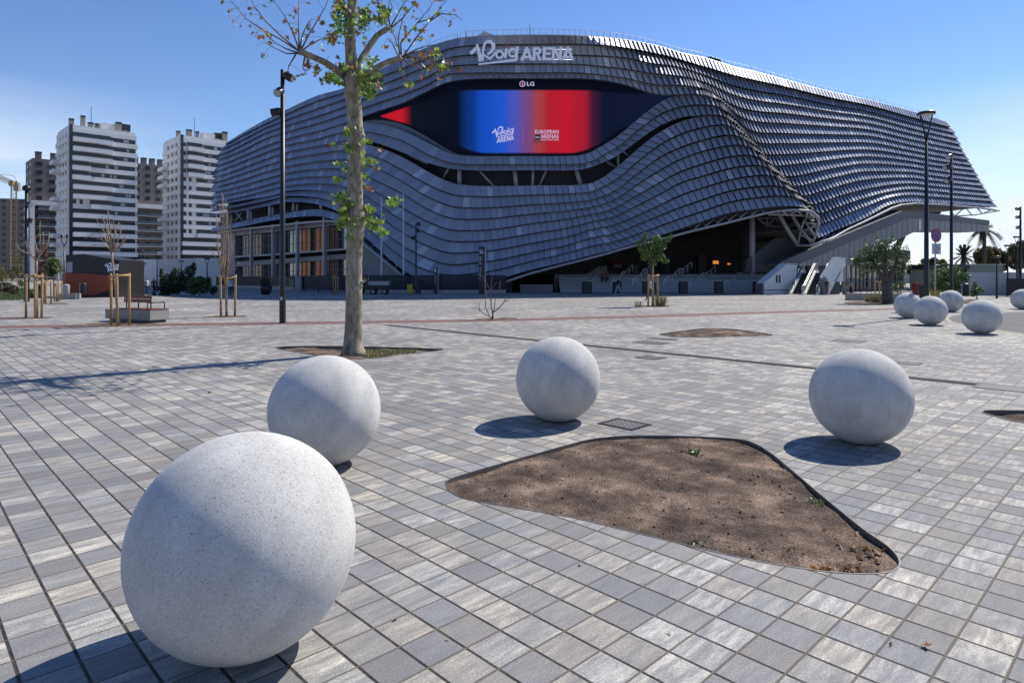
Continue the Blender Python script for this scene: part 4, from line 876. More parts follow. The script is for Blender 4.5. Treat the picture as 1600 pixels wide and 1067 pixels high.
# ------------------------------------------------------------------ edge beams and the open truss at the tip
bx_ = [(775,446),(800,437),(830,427),(870,416.5),(920,404),(950,396),(971,389.5),(992,384),(1053,368.8),(1080,361.5),(1132,349.3),(1165,341),(1194,334)]
yb_ = lambda x: float(plan(16).Yof(x))-.25
mb = MB(); mb.tube([PX(x, y, yb_(x)) for x, y in bx_]+[PX(1216,329.8,70.6), PX(1242,328,70.2), PX(1267.6,330.5,69.9), PX(1278.5,339.5,70.9), PX(1279,352,71.5), PX(1273.5,370,72.3), PX(1267.6,383.4,73)], .15, 6)
arena_part(mb, 'edge_beam', [M['steel_grey']])
def tub(name, segs, mt='steel_grey', r=.11):
    mb = MB()
    for s_ in segs: mb.tube([PX(p[0], p[1], p[2]+(4.3 if name in ('tip_truss','tip_brace') else 0)) for p in s_], r, 6)
    return arena_part(mb, name, [M[mt]])
tub('tip_truss', [[(1246,384,70),(1267.6,383.4,69)], [(1246,384,70),(1252,358,69),(1257,343,68)], [(1257,343,68),(1273,339,67)], [(1257,347,68.2),(1278,352,67.3)],
    [(1250,366,69.5),(1271,377,68.8)], [(1252,358,69),(1268,380,69)], [(1257,345,68.3),(1273,369,68.3)], [(1253,362,69.3),(1276,352,67.3)], [(1200,335.5,66.5),(1240,336,67),(1270,338,67)], [(1262,331,65.3),(1258,344,68)], [(1222,330,66),(1232,336.5,67),(1245,329,65.7),(1255,337,67.4),(1267,331,65.4)]], r=.13)
tub('tip_brace', [[(1213,327,69),(1230,358,69.5),(1246,384,70)], [(1232,325,69),(1242,343,69.5),(1252,360,69.4)]], r=.24)
tub('inner_truss', [[(1184,341,78),(1199,353,78),(1226,355,78),(1236,344,78)], [(1199,341,78),(1199,353,78)], [(1223,340,78),(1223,354,78)], [(1199,353,78),(1211,341,78),(1223,354,78)], [(1182,341,78),(1240,341,78)]], r=.14)
tub('entrance_column', [[(1175,336,76),(1175,433,76)]], r=.36)
tub('soffit_lattice', [[(1085+18*k, 358-4.6*k, yb_(1085+18*k)), (1098+18*k, 346-4.0*k, yb_(1098+18*k)+1.5), (1103+18*k, 353.5-4.6*k, yb_(1103+18*k))] for k in range(6)], r=.06)
wb = [(1267.6,383.4),(1300,373),(1328,357.5),(1345,349.8),(1365.6,339.7),(1393.7,325.6),(1407.8,320.8),(1430,318.4),(1471.5,320),(1505,322.8),(1533,325.4),(1561,329.5)]
wy_ = lambda x: float(np.interp(x, plan(16).x, plan(16).Y))-1.2
mb = MB(); mb.tube([PX(x, y, wy_(x)) for x, y in wb], .15, 6); arena_part(mb, 'wing_edge_beam', [M['steel_grey']])
seg = []
for x0, x1 in zip(range(1282, 1390, 14), range(1296, 1404, 14)):
    yy = lambda x: zline(x, wb); lo = lambda x: float(L_[16](x))
    seg.append([(x0, yy(x0)-.5, wy_(x0)), (x1, lo(x1)+1, wy_(x1)+2.6)]); seg.append([(x1, yy(x1)-.5, wy_(x1)), (x1, lo(x1)+1, wy_(x1)+2.6)]); seg.append([(x0, yy(x0)-3, wy_(x0)+1), (x1, yy(x1)-4, wy_(x1)+3)])
seg += [[(1561,329.5,100),(1523,336,101),(1492,338,102),(1470,338.5,103)], [(1548,328.5,99),(1535,334,101),(1527,325.5,98)], [(1519,337,101),(1508,323.5,97.5),(1492,338,102),(1478,321,96)]]
tub('wing_lattice', seg, r=.10)
# ------------------------------------------------------------------ entrance hall: landing, back wall, doors, lit signs
mb = MB(); mb.prism([Vector((5,76.5,0)), Vector((29.5,75.0,0)), Vector((42,94.8,0)), Vector((4,94.8,0))], (0,0,2.05)); arena_part(mb, 'landing', [M['stone_step']])
ew = lambda x, y: PX(x, y, 93.4)
def ewq(name, x0, y0, x1, y1, mt, d=.1, Y=93.4):
    mb = MB(); mb.prism([PX(x0,y0,Y), PX(x1,y0,Y), PX(x1,y1,Y), PX(x0,y1,Y)], (0,-d,0)); return arena_part(mb, name, [M[mt]])
M['door_wood'] = mat('tan_door', (.30, .21, .12), .6); M['red_banner'] = mat('dull_red_panel', (.22, .03, .03), .6); M['pale_panel'] = mat('pale_panel', (.32, .30, .32), .6)  # the red is the hall banner's own dull colour
M['lit_amber'] = emit_mat('lit_amber_sign', srgb(225, 140, 70), .75); M['pillar'] = mat('grey_pillar', (.10, .10, .11), .7)
ewq('hall_door', 990, 414, 997, 428, 'door_wood'); ewq('hall_banner', 958, 406, 971, 413, 'red_banner'); ewq('hall_banner', 958, 413.5, 971, 418, 'pale_panel')
ewq('lit_sign', 1114, 407.5, 1122.5, 412.5, 'lit_amber', Y=90); ewq('lit_sign', 1136.5, 411.5, 1141, 413.5, 'lit_amber', Y=90)
for x0, x1 in ((1037,1046),(1089,1101)): ewq('hall_pillar', x0, 397, x1, 428, 'pillar', .6, 92)
mb = MB()
for k in range(14): mb.tube([PX(1077+k*7.2, 340+k*1, 93), PX(1077+k*7.2, 372, 93)], .12, 4, sm=False)
arena_part(mb, 'wall_rib', [M['pillar']])
mb = MB()
for x_ in (1046,1056,1066,1076,1086,1101,1112,1124,1150,1160): mb.tube([PX(x_,402,92.8), PX(x_,428,92.8)], .07, 4, sm=False)
mb.tube([PX(1040,401,92.8), PX(1165,401,92.8)], .1, 4, sm=False); arena_part(mb, 'door_frame', [M['pillar']])
mb = MB()
for k in range(9): mb.tube([PX(1181+k*6, 420-4.6*k, 80), PX(1181+k*6, 409-4.6*k, 80)], .035, 4, sm=False)
mb.tube([PX(1180,409.5,80), PX(1229,371.5,80)], .05, 4); arena_part(mb, 'upper_stair_rail', [M['mullion']])
mb = MB(); mb.prism([PX(1178,421,80.2), PX(1232,380,80.2), PX(1232,430,80.2), PX(1178,430,80.2)], (0,3,0)); arena_part(mb, 'upper_stair', [M['entrance_dark']])
# ------------------------------------------------------------------ outside stair
stair = thing('entrance_stair', 'broad flight of grey stone steps under the raised skin of the arena', 'stairs', (17, 72.8, 0))
SO = Vector((17, 72.8, 0))
def spart(mb, name, mt, parent=None, root=None, off=None):
    o = mb.build(name, [M[mt]]); o.data.transform(Matrix.Translation(-(off if off is not None else SO))); o.parent = root or stair; return o
mb = MB(); NS = 12
for k in range(NS):
    z = 2.05*(k+1)/NS; y0 = 72.6+k*.34; dx = .15*k
    mb.prism([Vector((5.4, y0+.12*3.8, 0)), Vector((28.2, y0, 0)), Vector((29.2, 77, 0)), Vector((5.4, 77, 0))], (0,0,z-.001*k))
spart(mb, 'steps', 'stone_step')
M['edge_contrast'] = mat('painted_step_edge_light', (.50, .50, .51), .7)  # added strips: light on the step edges put into pale colour
for k in range(NS):
    z = 2.05*(k+1)/NS; y0 = 72.6+k*.34; mb = MB(); mb.prism([Vector((5.5, y0+.12*3.8-.006, z-.062)), Vector((28.1, y0-.006, z-.062)), Vector((28.1, y0+.05, z-.062)), Vector((5.5, y0+.12*3.8+.05, z-.062))], (0,0,.066)); spart(mb, 'added_step_edge', 'edge_contrast')
mb = MB(); mb.prism([PX(884,456.5,75.5), PX(884,450,75.5), PX(936,416.5,79), PX(945,416.5,79), PX(945,428,79), PX(900,456,75.5)], (0,.5,0)); spart(mb, 'side_parapet', 'concrete_wall')
M['rail_pale'] = mat('brushed_handrail', (.62,.62,.62), .35, .3)
def railing(pts, lab):
    base = PX(pts[0][0], 457, pts[0][2]); base.z = 0; root = thing('stair_handrail', lab, 'handrail', base, group='handrails on the entrance stairs')
    top = [PX(*p) for p in pts]; mb = MB(); mb.tube(top, .055, 5)
    mb.tube([p-Vector((0,0,.45)) for p in top], .02, 4)
    o = mb.build('rail', M['rail_pale']); o.data.transform(Matrix.Translation(-base)); o.parent = root
    for p, q in zip(top, top[1:]+[None]):
        for s_ in ((p,) if q is None else (p, p.lerp(q, .5))):
            mb = MB(); mb.tube([s_, s_-Vector((0,0,.95))], .038, 5); o = mb.build('post', M['rail_pale']); o.data.transform(Matrix.Translation(-base)); o.parent = root
labs = ['pale metal handrail nearest the white escalator wall, on the right of the stairs', 'second pale handrail from the right on the broad stairs', 'third pale handrail from the right, just right of the leafy staked sapling', 'pale handrail directly behind the leafy staked sapling', 'pale handrail left of the leafy staked sapling, near two people on the stairs', 'pale handrail farthest left on the stairs beside the parapet']
for k, (x0, y0) in enumerate(((1129,445.5),(1073.5,445.6),(1037,438.5),(988,439),(955,443),(914,446))):
    dx = 1.0 if k < 3 else .75
    railing([(x0, y0, 73.2), (x0+7*dx, y0-7.2, 73.9), (x0+13.5*dx, y0-7.2, 74.6), (x0+24*dx, y0-18.5, 75.8), (x0+31*dx, y0-18.5, 76.3), (x0+44*dx, y0-30, 77.4)], labs[k])
# ------------------------------------------------------------------ dark boxes at the stair foot
for k, (x_, w) in enumerate(((917,15),(964,13),(1010,12),(1067.5,13),(1123,12.5),(1182,10))):
    b = GP(x_, 458.6); h = 1.28; W = w/F_*b.y
    root = thing('ticket_barrier', ['dark metal cabinet at the left end of the stair foot', 'dark metal cabinet behind the man in pale trousers', 'dark metal cabinet hidden behind the leafy staked sapling', 'dark metal cabinet in the middle of the stair foot, right of the leafy sapling', 'dark metal cabinet second from the white escalator wall', 'dark metal cabinet touching the white escalator wall'][k], 'cabinet', b, group='dark cabinets along the stair foot')
    mb = MB(); mb.bbox((0,0,h/2), (W,.55,h), 0, 0, .03); mb.build('body', M['black_panel'], root)
    mb = MB(); mb.bbox((0,-.29,h*.62), (W*.8,.03,h*.5), 0, 0, .01); mb.build('door', M['steel_dark'], root)
    mb = MB(); mb.tube([(-W*.4,-.36,.25),(W*.4,-.36,.25)], .02, 5); mb.build('bar', M['mullion'], root)
# ------------------------------------------------------------------ grey ramp wall running up to the raised deck
rp_ = Plane((39.0, 77.0), (39.0+.858, 77.0+.513))
ramp = thing('access_ramp', 'long grey clad ramp rising to a cantilevered deck at the right end of the arena', 'ramp', (39.8, 75.7, 0)); RO = Vector((39.8, 75.7, 0))
def rpart(mb, name, mt): return spart(mb, name, mt, root=ramp, off=RO)
mb = MB(); mb.prism([rp_.at(*p) for p in ((1219.5,409.5),(1312,370.5),(1410,329.7),(1440,331),(1546,344.5),(1546,351.5),(1440,341.5),(1421,340.5),(1330,378),(1249,413),(1222,414))], -rp_.n*.5); rpart(mb, 'parapet', 'clad_dark')
mb = MB(); mb.prism([rp_.at(*p)-rp_.n*.12 for p in ((1249,412.6),(1330,377.6),(1421,340),(1440,341.2),(1546.5,351.2),(1546.5,361.5),(1445,360),(1433,361),(1386,384),(1342,408),(1330,415),(1249,415))], -rp_.n*4.2); rpart(mb, 'clad_wall', 'clad_grey')
mb = MB()
for k in range(34):
    x_ = 1262+k*8.3; yt_ = zline(x_, [(1249,412.6),(1330,377.6),(1421,340),(1440,341.2),(1546.5,351.2)]); yb2 = zline(x_, [(1249,415),(1330,415),(1342,408),(1386,384),(1433,361),(1445,360),(1546.5,361.5)])
    if yb2-yt_ > 2: mb.tube([rp_.at(x_, yt_+.6)-rp_.n*.11, rp_.at(x_, yb2-.4)-rp_.n*.11], .018, 3, sm=False)
rpart(mb, 'cladding_joint', 'clad_dark')
mb = MB(); mb.prism([rp_.at(*p)-rp_.n*.09 for p in ((1437,342.5),(1440,342.5),(1440,360),(1437,360))], -rp_.n*.05); rpart(mb, 'bright_joint', 'white_clad')
mb = MB()
for x0, x1, Yo in ((1424,1437,0),(1413,1421,2)): mb.tube([rp_.at(x1,363)-rp_.n*(2+Yo), rp_.at(x0,391)-rp_.n*(2+Yo)], .38, 8)
mb.tube([rp_.at(1408,371)-rp_.n*3, rp_.at(1412,391)-rp_.n*3], .3, 8); rpart(mb, 'raking_column', 'clad_dark')
mb = MB(); mb.prism([rp_.at(*p)-rp_.n*1.5 for p in ((1392,389.5),(1441,391),(1441,406),(1426,407),(1426,452),(1392,452))], -rp_.n*4); rpart(mb, 'dark_pier', 'black_panel')
mb = MB(); mb.prism([rp_.at(*p)-rp_.n*4.6 for p in ((1222,424),(1222,405),(1262,372),(1300,350),(1350,330),(1395,312),(1440,308),(1440,345),(1330,400),(1260,424))], -rp_.n*.3); rpart(mb, 'dark_backing', 'entrance_dark')
# glazed doors below the ramp
gl = thing('glazed_entrance', 'dark glazed doors with grey mullions under the ramp', 'entrance', PX(1365,455,80)); GO = Vector(gl.location)
g2 = Plane((40.5, 78.8), (49.5, 81.5))
mb = MB(); mb.prism([g2.at(*p) for p in ((1316,413),(1415,404),(1415,455.2),(1316,455.8))], -g2.n*.15); spart(mb, 'glass', 'glass', root=gl, off=GO)
mb = MB()
for x_ in (1322,1330,1337.5,1343.5,1349.5,1356,1363,1371,1380,1390,1400): mb.tube([g2.at(x_,413)+g2.n*.08, g2.at(x_,455.6)+g2.n*.08], .06, 4, sm=False)
for y_ in (414, 440.5): mb.tube([g2.at(1317,y_)+g2.n*.08, g2.at(1414,y_-1)+g2.n*.08], .06, 4, sm=False)
spart(mb, 'mullion', 'mullion', root=gl, off=GO)
mb = MB()
for x_ in (1327.3,1339.8): mb.prism([g2.at(x_-1.1,429.5)+g2.n*.03, g2.at(x_+1.1,429.5)+g2.n*.03, g2.at(x_+1.1,432)+g2.n*.03, g2.at(x_-1.1,432)+g2.n*.03], g2.n*.02)
spart(mb, 'door_notice', 'white_clad', root=gl, off=GO)
# ------------------------------------------------------------------ escalators between white flanks
fl = thing('escalator_wall', 'low white clad wall with a sloping top on the left of the escalators', 'wall', PX(1192,460.2,66.6)); FO = Vector(fl.location); FO.z = 0; fl.location.z = 0
fp = Plane((25.6, 66.5), (31.6, 69.5)); q = lambda P: [fp.at(*p) for p in P]
mb = MB(); mb.prism(q([(1193.5,443.6),(1230,413.2),(1246,414.2),(1240,459.7),(1193.5,460.3)]), -fp.n*.9); spart(mb, 'panel', 'white_clad', root=fl, off=FO)
mb = MB(); a, b, c = [fp.at(*p)+fp.n*.05+Vector((0,0,.05)) for p in ((1193.5,443.6),(1230,413.2),(1246,414.2))]; D = -fp.n*1.0
mb.prism([a, b, c, c+Vector((0,0,.06)), b+Vector((0,0,.07)), a+Vector((0,0,.07))], D); spart(mb, 'coping', 'white_clad', root=fl, off=FO)
mb = MB(); mb.prism([fp.at(x, y)+fp.n*.02-Vector((.0,0,0)) for x, y in ((1190,443.2),(1193.4,443.4),(1193.4,460.3),(1190,460.2))], -fp.n*.9); spart(mb, 'end_cap', 'clad_dark', root=fl, off=FO)
mb = MB()
for x_ in (1213.5,1218): mb.prism([fp.at(x_-1.2,430)+fp.n*.01, fp.at(x_+1.2,430)+fp.n*.01, fp.at(x_+1.2,441.8)+fp.n*.01, fp.at(x_-1.2,441.8)+fp.n*.01], fp.n*.02)
mb.prism([fp.at(1194,453)+fp.n*.01, fp.at(1233,452.4)+fp.n*.01, fp.at(1233,453.5)+fp.n*.01, fp.at(1194,454)+fp.n*.01], fp.n*.02); spart(mb, 'louvre', 'black_panel', root=fl, off=FO)
fr = thing('escalator_wall', 'tall white clad wall with a steep sloping top on the right of the escalators', 'wall', PX(1292,460.6,66.2)); FO2 = Vector(fr.location); FO2.z = 0; fr.location.z = 0
f2 = Plane((31.9, 66.0), (35.2, 68.1))
mb = MB(); mb.prism([f2.at(*p) for p in ((1291,433.5),(1311.5,403.2),(1321,403.6),(1321,440.2),(1305.5,440.2),(1296,459.8),(1291,460.4))], -f2.n*.35); spart(mb, 'panel', 'white_clad', root=fr, off=FO2)
mb = MB(); a, b, c = [f2.at(*p)+f2.n*.03 for p in ((1291,433.2),(1311.5,402.6),(1321,403.4))]; up = Vector((0,0,.06)); D = Vector((-.45,.55,.02))
mb.prism([a, b, c, c+up, b+up, a+up], D); spart(mb, 'coping', 'white_clad', root=fr, off=FO2)
mb = MB(); mb.prism([f2.at(*p)+f2.n*.02 for p in ((1285.8,434),(1290.9,434),(1290.9,460.4),(1285.8,460.4))], -f2.n*.4); spart(mb, 'end_cap', 'concrete_wall', root=fr, off=FO2)
mb = MB(); mb.prism([f2.at(*p)-f2.n*.6 for p in ((1298,440.3),(1321,440.3),(1321,460),(1298,460.2))], -f2.n*.2); spart(mb, 'dark_recess', 'black_panel', root=fr, off=FO2)
mb = MB(); mb.tube([f2.at(1305,440)+f2.n*.05, f2.at(1318.5,414)+f2.n*.05, f2.at(1318.7,458)+f2.n*.05], .05, 5); spart(mb, 'rail', 'mullion', root=fr, off=FO2)
r_ = Vector((.60, .80, 0)); w_ = Vector((.80, -.60, 0))
M['esc_white'] = mat('pale_escalator_skirt', (.75, .75, .73), .4, .1); M['esc_glass'] = mat('clear_balustrade', (.35, .42, .42), .1, 0, spec=.6)
def glassy(m, f):
    nt = m.node_tree; tr = nd(nt, 'ShaderNodeBsdfTransparent'); ms = nd(nt, 'ShaderNodeMixShader'); ms.inputs[0].default_value = f
    nt.links.new(nt.nodes['Principled BSDF'].outputs[0], ms.inputs[2]); nt.links.new(tr.outputs[0], ms.inputs[1]); nt.links.new(ms.outputs[0], nt.nodes['Material Output'].inputs[0])
glassy(M['esc_glass'], .4)
def escalator(x, y, lab):
    o = GP(x, y); root = thing('escalator', lab, 'escalator', o, group='escalators beside the broad stairs')
    run, rise, W = 4.3, 2.2, 1.05
    pl = lambda s, z, w: r_*s+w_*w+Vector((0,0,z))
    st = MB()
    for k in range(12):
        s0 = .9+run*k/12; z = rise*(k+1)/12
        st.prism([pl(s0,0,-W/2+.06), pl(s0+run/12+.01,0,-W/2+.06), pl(s0+run/12+.01,0,W/2-.06), pl(s0,0,W/2-.06)], (0,0,z))
    st.prism([pl(.9+run,0,-W/2), pl(.9+run+1.2,0,-W/2), pl(.9+run+1.2,0,W/2), pl(.9+run,0,W/2)], (0,0,rise))
    st.build('steps', M['black_panel'], root)
    for sd in (-1, 1):
        w0 = sd*(W/2+.08); k_ = MB(); k_.prism([pl(0,0,w0-.08), pl(0,.16,w0-.08), pl(.8,.24,w0-.08), pl(.9+run,rise+.28,w0-.08), pl(.9+run+1.2,rise+.28,w0-.08), pl(.9+run+1.2,rise-.02,w0-.08), pl(.9+run,rise-.05,w0-.08), pl(1.0,0,w0-.08)], w_*.2); k_.build('skirt', M['esc_white'], root)
        gl_ = MB(); gl_.prism([pl(.05,.2,w0), pl(.05,.85,w0), pl(.75,.95,w0), pl(.9+run,rise+.95,w0), pl(.9+run+1.1,rise+.95,w0), pl(.9+run+1.1,rise+.25,w0), pl(.9+run,rise+.25,w0), pl(.8,.25,w0)], w_*.02); gl_.build('balustrade', M['esc_glass'], root)
        h = MB(); h.tube([pl(.1,.3,w0), pl(-.08,.6,w0), pl(.1,.9,w0), pl(.75,1.0,w0), pl(.9+run,rise+1.0,w0), pl(.9+run+1.0,rise+1.0,w0), pl(.9+run+1.2,rise+.7,w0), pl(.9+run+1.2,rise+.2,w0)], .045, 6); h.build('handrail', M['rail'], root)
escalator(1243, 460.2, 'left-hand escalator against the low white clad wall')
escalator(1265.5, 460.8, 'right-hand escalator, nearest the tall white clad wall')
bd = thing('glass_balustrade', 'purplish glass screen on the landing behind the escalators', 'balustrade', PX(1278,428,77)); mb = MB()
mb.prism([PX(1263,415,77.2), PX(1298,415,77.2), PX(1298,428,77.2), PX(1263,428,77.2)], (0,.05,0)); spart(mb, 'pane', 'clad_dark', root=bd, off=Vector(bd.location))
# ================================================================== street furniture
def at0(px, py): p = GP(px, py); return p
def lamp_pole(mb, h, r0, r1, n=12): mb.lathe((0,0,0), [(r0*1.02,0),(r0,.02),(r0,.9),(r0*.93,1.2),(r1,h)], n)
def spot_head(root, z, ang, tilt, r=.17, l=.42, arm=.16):
    """a can-shaped spotlight on a short bracket"""
    d = Vector((math.cos(ang), math.sin(ang), 0)); c = d*(arm+.10)+Vector((0,0,z))
    dirv = (d*math.cos(tilt)+Vector((0,0,-math.sin(tilt)))).normalized(); Mx = dirv.to_track_quat('Z', 'Y').to_matrix()
    mb = MB(); mb.lathe(c, [(r*.45,-l*.5),(r*.8,-l*.46),(r*.97,-l*.30),(r,-l*.1),(r,l*.46),(r*.96,l*.5)], 16, 0, True, Mx); mb.tube([Vector((0,0,z)), c-dirv*.05], .045, 8)
    o = mb.build('spotlight', M['lamp_black'], root)
    mb = MB(); mb.lathe(c, [(r*.86,l*.495),(r*.86,l*.505)], 16, 0, False, Mx); mb.build('lens', M['lens'], o)
M['lens'] = mat('grey_lens', (.35,.36,.38), .15)
def spot_lamp(px, py, h, label, heads, r0=.19, r1=.10):
    p = at0(px, py); root = thing('spot_lamp_post', label, 'lamp post', p)
    mb = MB(); lamp_pole(mb, h, r0, r1); mb.build('pole', M['lamp_black'], root)
    for z, a, t in heads: spot_head(root, z, R_(a), R_(t))
    mb = MB(); mb.bbox((0,-r0-.004,1.05), (.09,.012,.14), 0, 0, .005); mb.build('service_hatch', M['rail'], root)
    return root
M['flag_white'] = mat('white_pole_paint', (.5,.52,.58), .4)
spot_lamp(441.5, 505, 10.75, 'tall black post with three spotlights standing left of the plane tree', [(10.45,-5,30),(9.75,-100,35),(8.95,186,12)], .135, .085)
spot_lamp(1486.5, 481, 9.5, 'black post with three spotlights at its top, right of the disc lamp', [(9.3,215,20),(8.7,190,25),(7.9,200,32)], .105, .075)
spot_lamp(650, 459.5, 7.0+.35, 'thin black spotlight post in front of the fence by the yellow bin', [(7.3,0,20),(6.6,-10,25),(5.9,185,15)], .10, .06)
spot_lamp(1594.5, 462, 8.6, 'tall dark post with three spotlights at the far right edge', [(8.4,190,10),(7.6,195,10),(6.6,200,10)], .13, .08)
def disc_lamp(px, py, h, label, R=.40, r0=.125, Y=None, group=None, name='street_lamp'):
    p = at0(px, py); root = thing(name, label, 'street lamp', p, 0, group); s = h/10.0
    mb = MB(); lamp_pole(mb, h-1.3*max(s,.5), r0, r0*.55, 10); zt = h-1.3*max(s,.5)
    mb.tube([(0,0,zt),(-R*.25,0,zt+.35*s),(-R*.75,0,h-.06)], [r0*.5,r0*.3,r0*.25], 6); mb.tube([(0,0,zt),(R*.25,0,zt+.35*s),(R*.75,0,h-.06)], [r0*.5,r0*.3,r0*.25], 6)
    mb.build('pole', M['lamp_black'], root)
    mb = MB(); mb.lathe((0,0,h-.06), [(R*.9,-.03),(R,0),(R,.07),(R*.9,.11),(R*.2,.13)], 20); hd = mb.build('lamp_head', M['lamp_black'], root)
    mb = MB(); mb.lathe((0,0,h-.06), [(R*.84,-.045),(R*.84,-.034)], 20, 0, False); mb.build('diffuser', M['white_clad'], hd)
    return root
disc_lamp(1447.5, 494.5, 10.0, 'tall black street lamp with a flat disc head on a forked top, above the spheres')
for px, py, y0, lab, nm in ((220.5,462,393,'black fork-topped lamp post in front of the white wall, left of the walking pair','a'),(224,457,411,'short thin lamp post against the white wall just right of a taller one','b'),(245.5,456,401,'fork-topped lamp post at the corner of the white wall','c'),(283.5,452,408,'fork-topped lamp rising behind the dark round bushes','d'),(323.5,458,404,'slim fork-topped lamp left of the slender bare sapling','e'),
                        (1574.5,462,383.5,'fork-topped lamp post in front of the autumn trees at right','g'),(1557.5,466.5,401,'low slim lamp post in front of the white wall at right','h'),(1588.5,461.5,370,'T-topped lamp post near the right picture edge','i')):
    Y = F_*HC/(py-YH); h = HC+(YH-y0)/F_*Y; disc_lamp(px, py, h, lab, R=.30, r0=.085, group='small lamps round the plaza')
# two-armed lamp and the round-headed far lamp
p = at0(100.3, 457.5); t = thing('street_lamp', 'dark double-armed lamp post with a U-shaped top before the black pavilion', 'street lamp', p); Y = p.y; hh = HC+(YH-385)/F_*Y
mb = MB(); lamp_pole(mb, hh, .09, .06, 8)
for sx_ in (-1, 1): mb.tube([(0,0,hh),(sx_*.2,0,hh+.35),(sx_*.30,0,hh+.65),(sx_*.30,0,hh+.95)], .05, 6)
mb.build('pole', M['lamp_black'], t)
for sx_ in (-1, 1): mb = MB(); mb.lathe((sx_*.30,0,hh+.95), [(.06,0),(.12,.08),(.12,.3),(.05,.36)], 10); mb.build('lamp_head', M['lamp_black'], t)
p = at0(41.5, 471.5); t = thing('street_lamp', 'dark lamp post with a round head and two spotlights at the left edge', 'street lamp', p); hh = HC+(YH-297)/F_*p.y
mb = MB(); lamp_pole(mb, hh, .19, .11, 10); mb.build('pole', M['lamp_black'], t)
mb = MB(); mb.lathe((0,0,hh+.0), [(.1,-.1),(.26,-.05),(.30,.12),(.22,.3),(.05,.38)], 14); mb.build('lamp_head', M['lamp_black'], t)
spot_head(t, hh-1.1, R_(-20), R_(20), .18, .4); spot_head(t, hh-2.3, R_(10), R_(25), .18, .4)
# flagpoles
for px, py, y0, lab in ((596, 457.5, 308, 'shorter-looking bare white flagpole, the left one of two'), (630.5, 457.5, 302, 'bare white flagpole, the right one of two')):
    p = at0(px, py); t = thing('flagpole', lab, 'flagpole', p, 0, 'two flagpoles before the arena'); h = HC+(YH-y0)/F_*p.y
    mb = MB(); mb.lathe((0,0,0), [(.11,0),(.10,.1),(.055,h-.1),(.02,h)], 8); mb.build('pole', M['flag_white'] if 'flag_white' in M else M['white_clad'], t)
    mb = MB(); mb.bbox((0,0,.09), (.4,.4,.18), 0, 0, .02); mb.build('base', M['concrete'], t)
# totems
def totem(x0, x1, y0, y1, label, big):
    p = at0((x0+x1)/2, y1); w = (x1-x0)/F_*p.y; h = (y1-y0)/F_*p.y; t = thing('info_totem', label, 'sign', p)
    mb = MB(); mb.bbox((0,0,h/2), (w*.86,.25,h), 0, 0, .01); mb.build('slab', M['totem'], t)
    mb = MB(); mb.bbox((w*.47,0,h/2), (w*.10,.3,h), 0, 0, .01); mb.build('side_strip', M['rail'], t)
    tp = Plane((p.x-1, p.y-.13), (p.x+1, p.y-.13)); g_ = MB()
    if big:
        X_ = lambda a, b: (x0+1.1+(a-128)*.0098, y0+4.6+(b-70)*.0112)
        logo_word(g_, tp, X_, .015, 0, m=0, mdot=0); Xa = lambda a, b: (x0+2.2+(a-802)*.0085, y0+9+(b-168)*.012-(a-802)*.001); arena_word(g_, tp, Xa, .015, 0)
        for k, (yy, ww) in enumerate(((402,3.4),(404.5,4.4),(407,3.0),(409.5,2.8),(412.5,4.6),(418.5,3.8),(421,2.6),(424,3.4),(427,2.6),(430,3.6),(433,3.0),(437,2.6))):
            for q_ in range(3): stroke(g_, tp, [(x0+1.8+q_*ww/3, yy), (x0+1.8+(q_+.7)*ww/3, yy)], .8, .015, .002)
    else:
        text_mesh(g_, tp, 'B', x0+1.6, x0+3.9, y0+1.7, y0+7.6, .015, 0, bold=.03)
        for k, yy in enumerate((y0+12, y0+15, y0+18, y0+21, y0+24)): stroke(g_, tp, [(x0+1.6, yy), (x0+3.6, yy)], .5, .015, .002)
    o = g_.build('lettering', M['sign_white']); o.data.transform(Matrix.Translation(-p)); o.parent = t
M['totem'] = mat('black_totem', (.014,.015,.02), .35)
totem(747.3, 758.7, 385.5, 459.6, 'tall black information totem with white logo and lines of text', True)
totem(677.6, 685, 418, 458.6, 'short black totem bearing a white letter B', False)
# fence in front of the skin
M['mesh_fence'] = mat('dark_mesh_fence', (.02,.022,.03), .6); glassy(M['mesh_fence'], .72)
def fence(pts, h, label, plinth=True, mt='mesh_fence', post=2.4, name='mesh_fence'):
    P = [GP(*p) for p in pts]; root = thing(name, label, 'fence', P[0]); O = P[0]
    for a, b in zip(P[:-1], P[1:]):
        d = (b-a); L = d.length; d.normalize(); n = Vector((d.y,-d.x,0)); k = max(1, int(L/post))
        mb = MB(); mb.prism([a-O+Vector((0,0,.35)), b-O+Vector((0,0,.35)), b-O+Vector((0,0,h)), a-O+Vector((0,0,h))], n*.02); mb.build('mesh_panel', M[mt], root)
        if plinth: mb = MB(); mb.prism([a-O-n*.1, b-O-n*.1, b-O+n*.1, a-O+n*.1], (0,0,.38)); mb.build('plinth', M['concrete'], root)
        for j in range(k+1):
            q = a+d*L*j/k-O; mb = MB(); mb.tube([q, q+Vector((0,0,h+.06))], .045, 6); mb.build('post', M['steel_dark'], root)
        mb = MB()
        for z in (.4, h): mb.tube([a-O+Vector((0,0,z)), b-O+Vector((0,0,z))], .03, 5)
        mb.build('fence_rail', M['steel_dark'], root)
fence([(566,457.8),(640,458.2),(690,458.6),(790,458.0)], 1.95, 'dark see-through mesh fence on a pale plinth below the scales')
fence([(1573,463.5),(1640,465)], 1.65, 'black slatted fence at the right edge behind the yellow bin', False, 'black_panel')
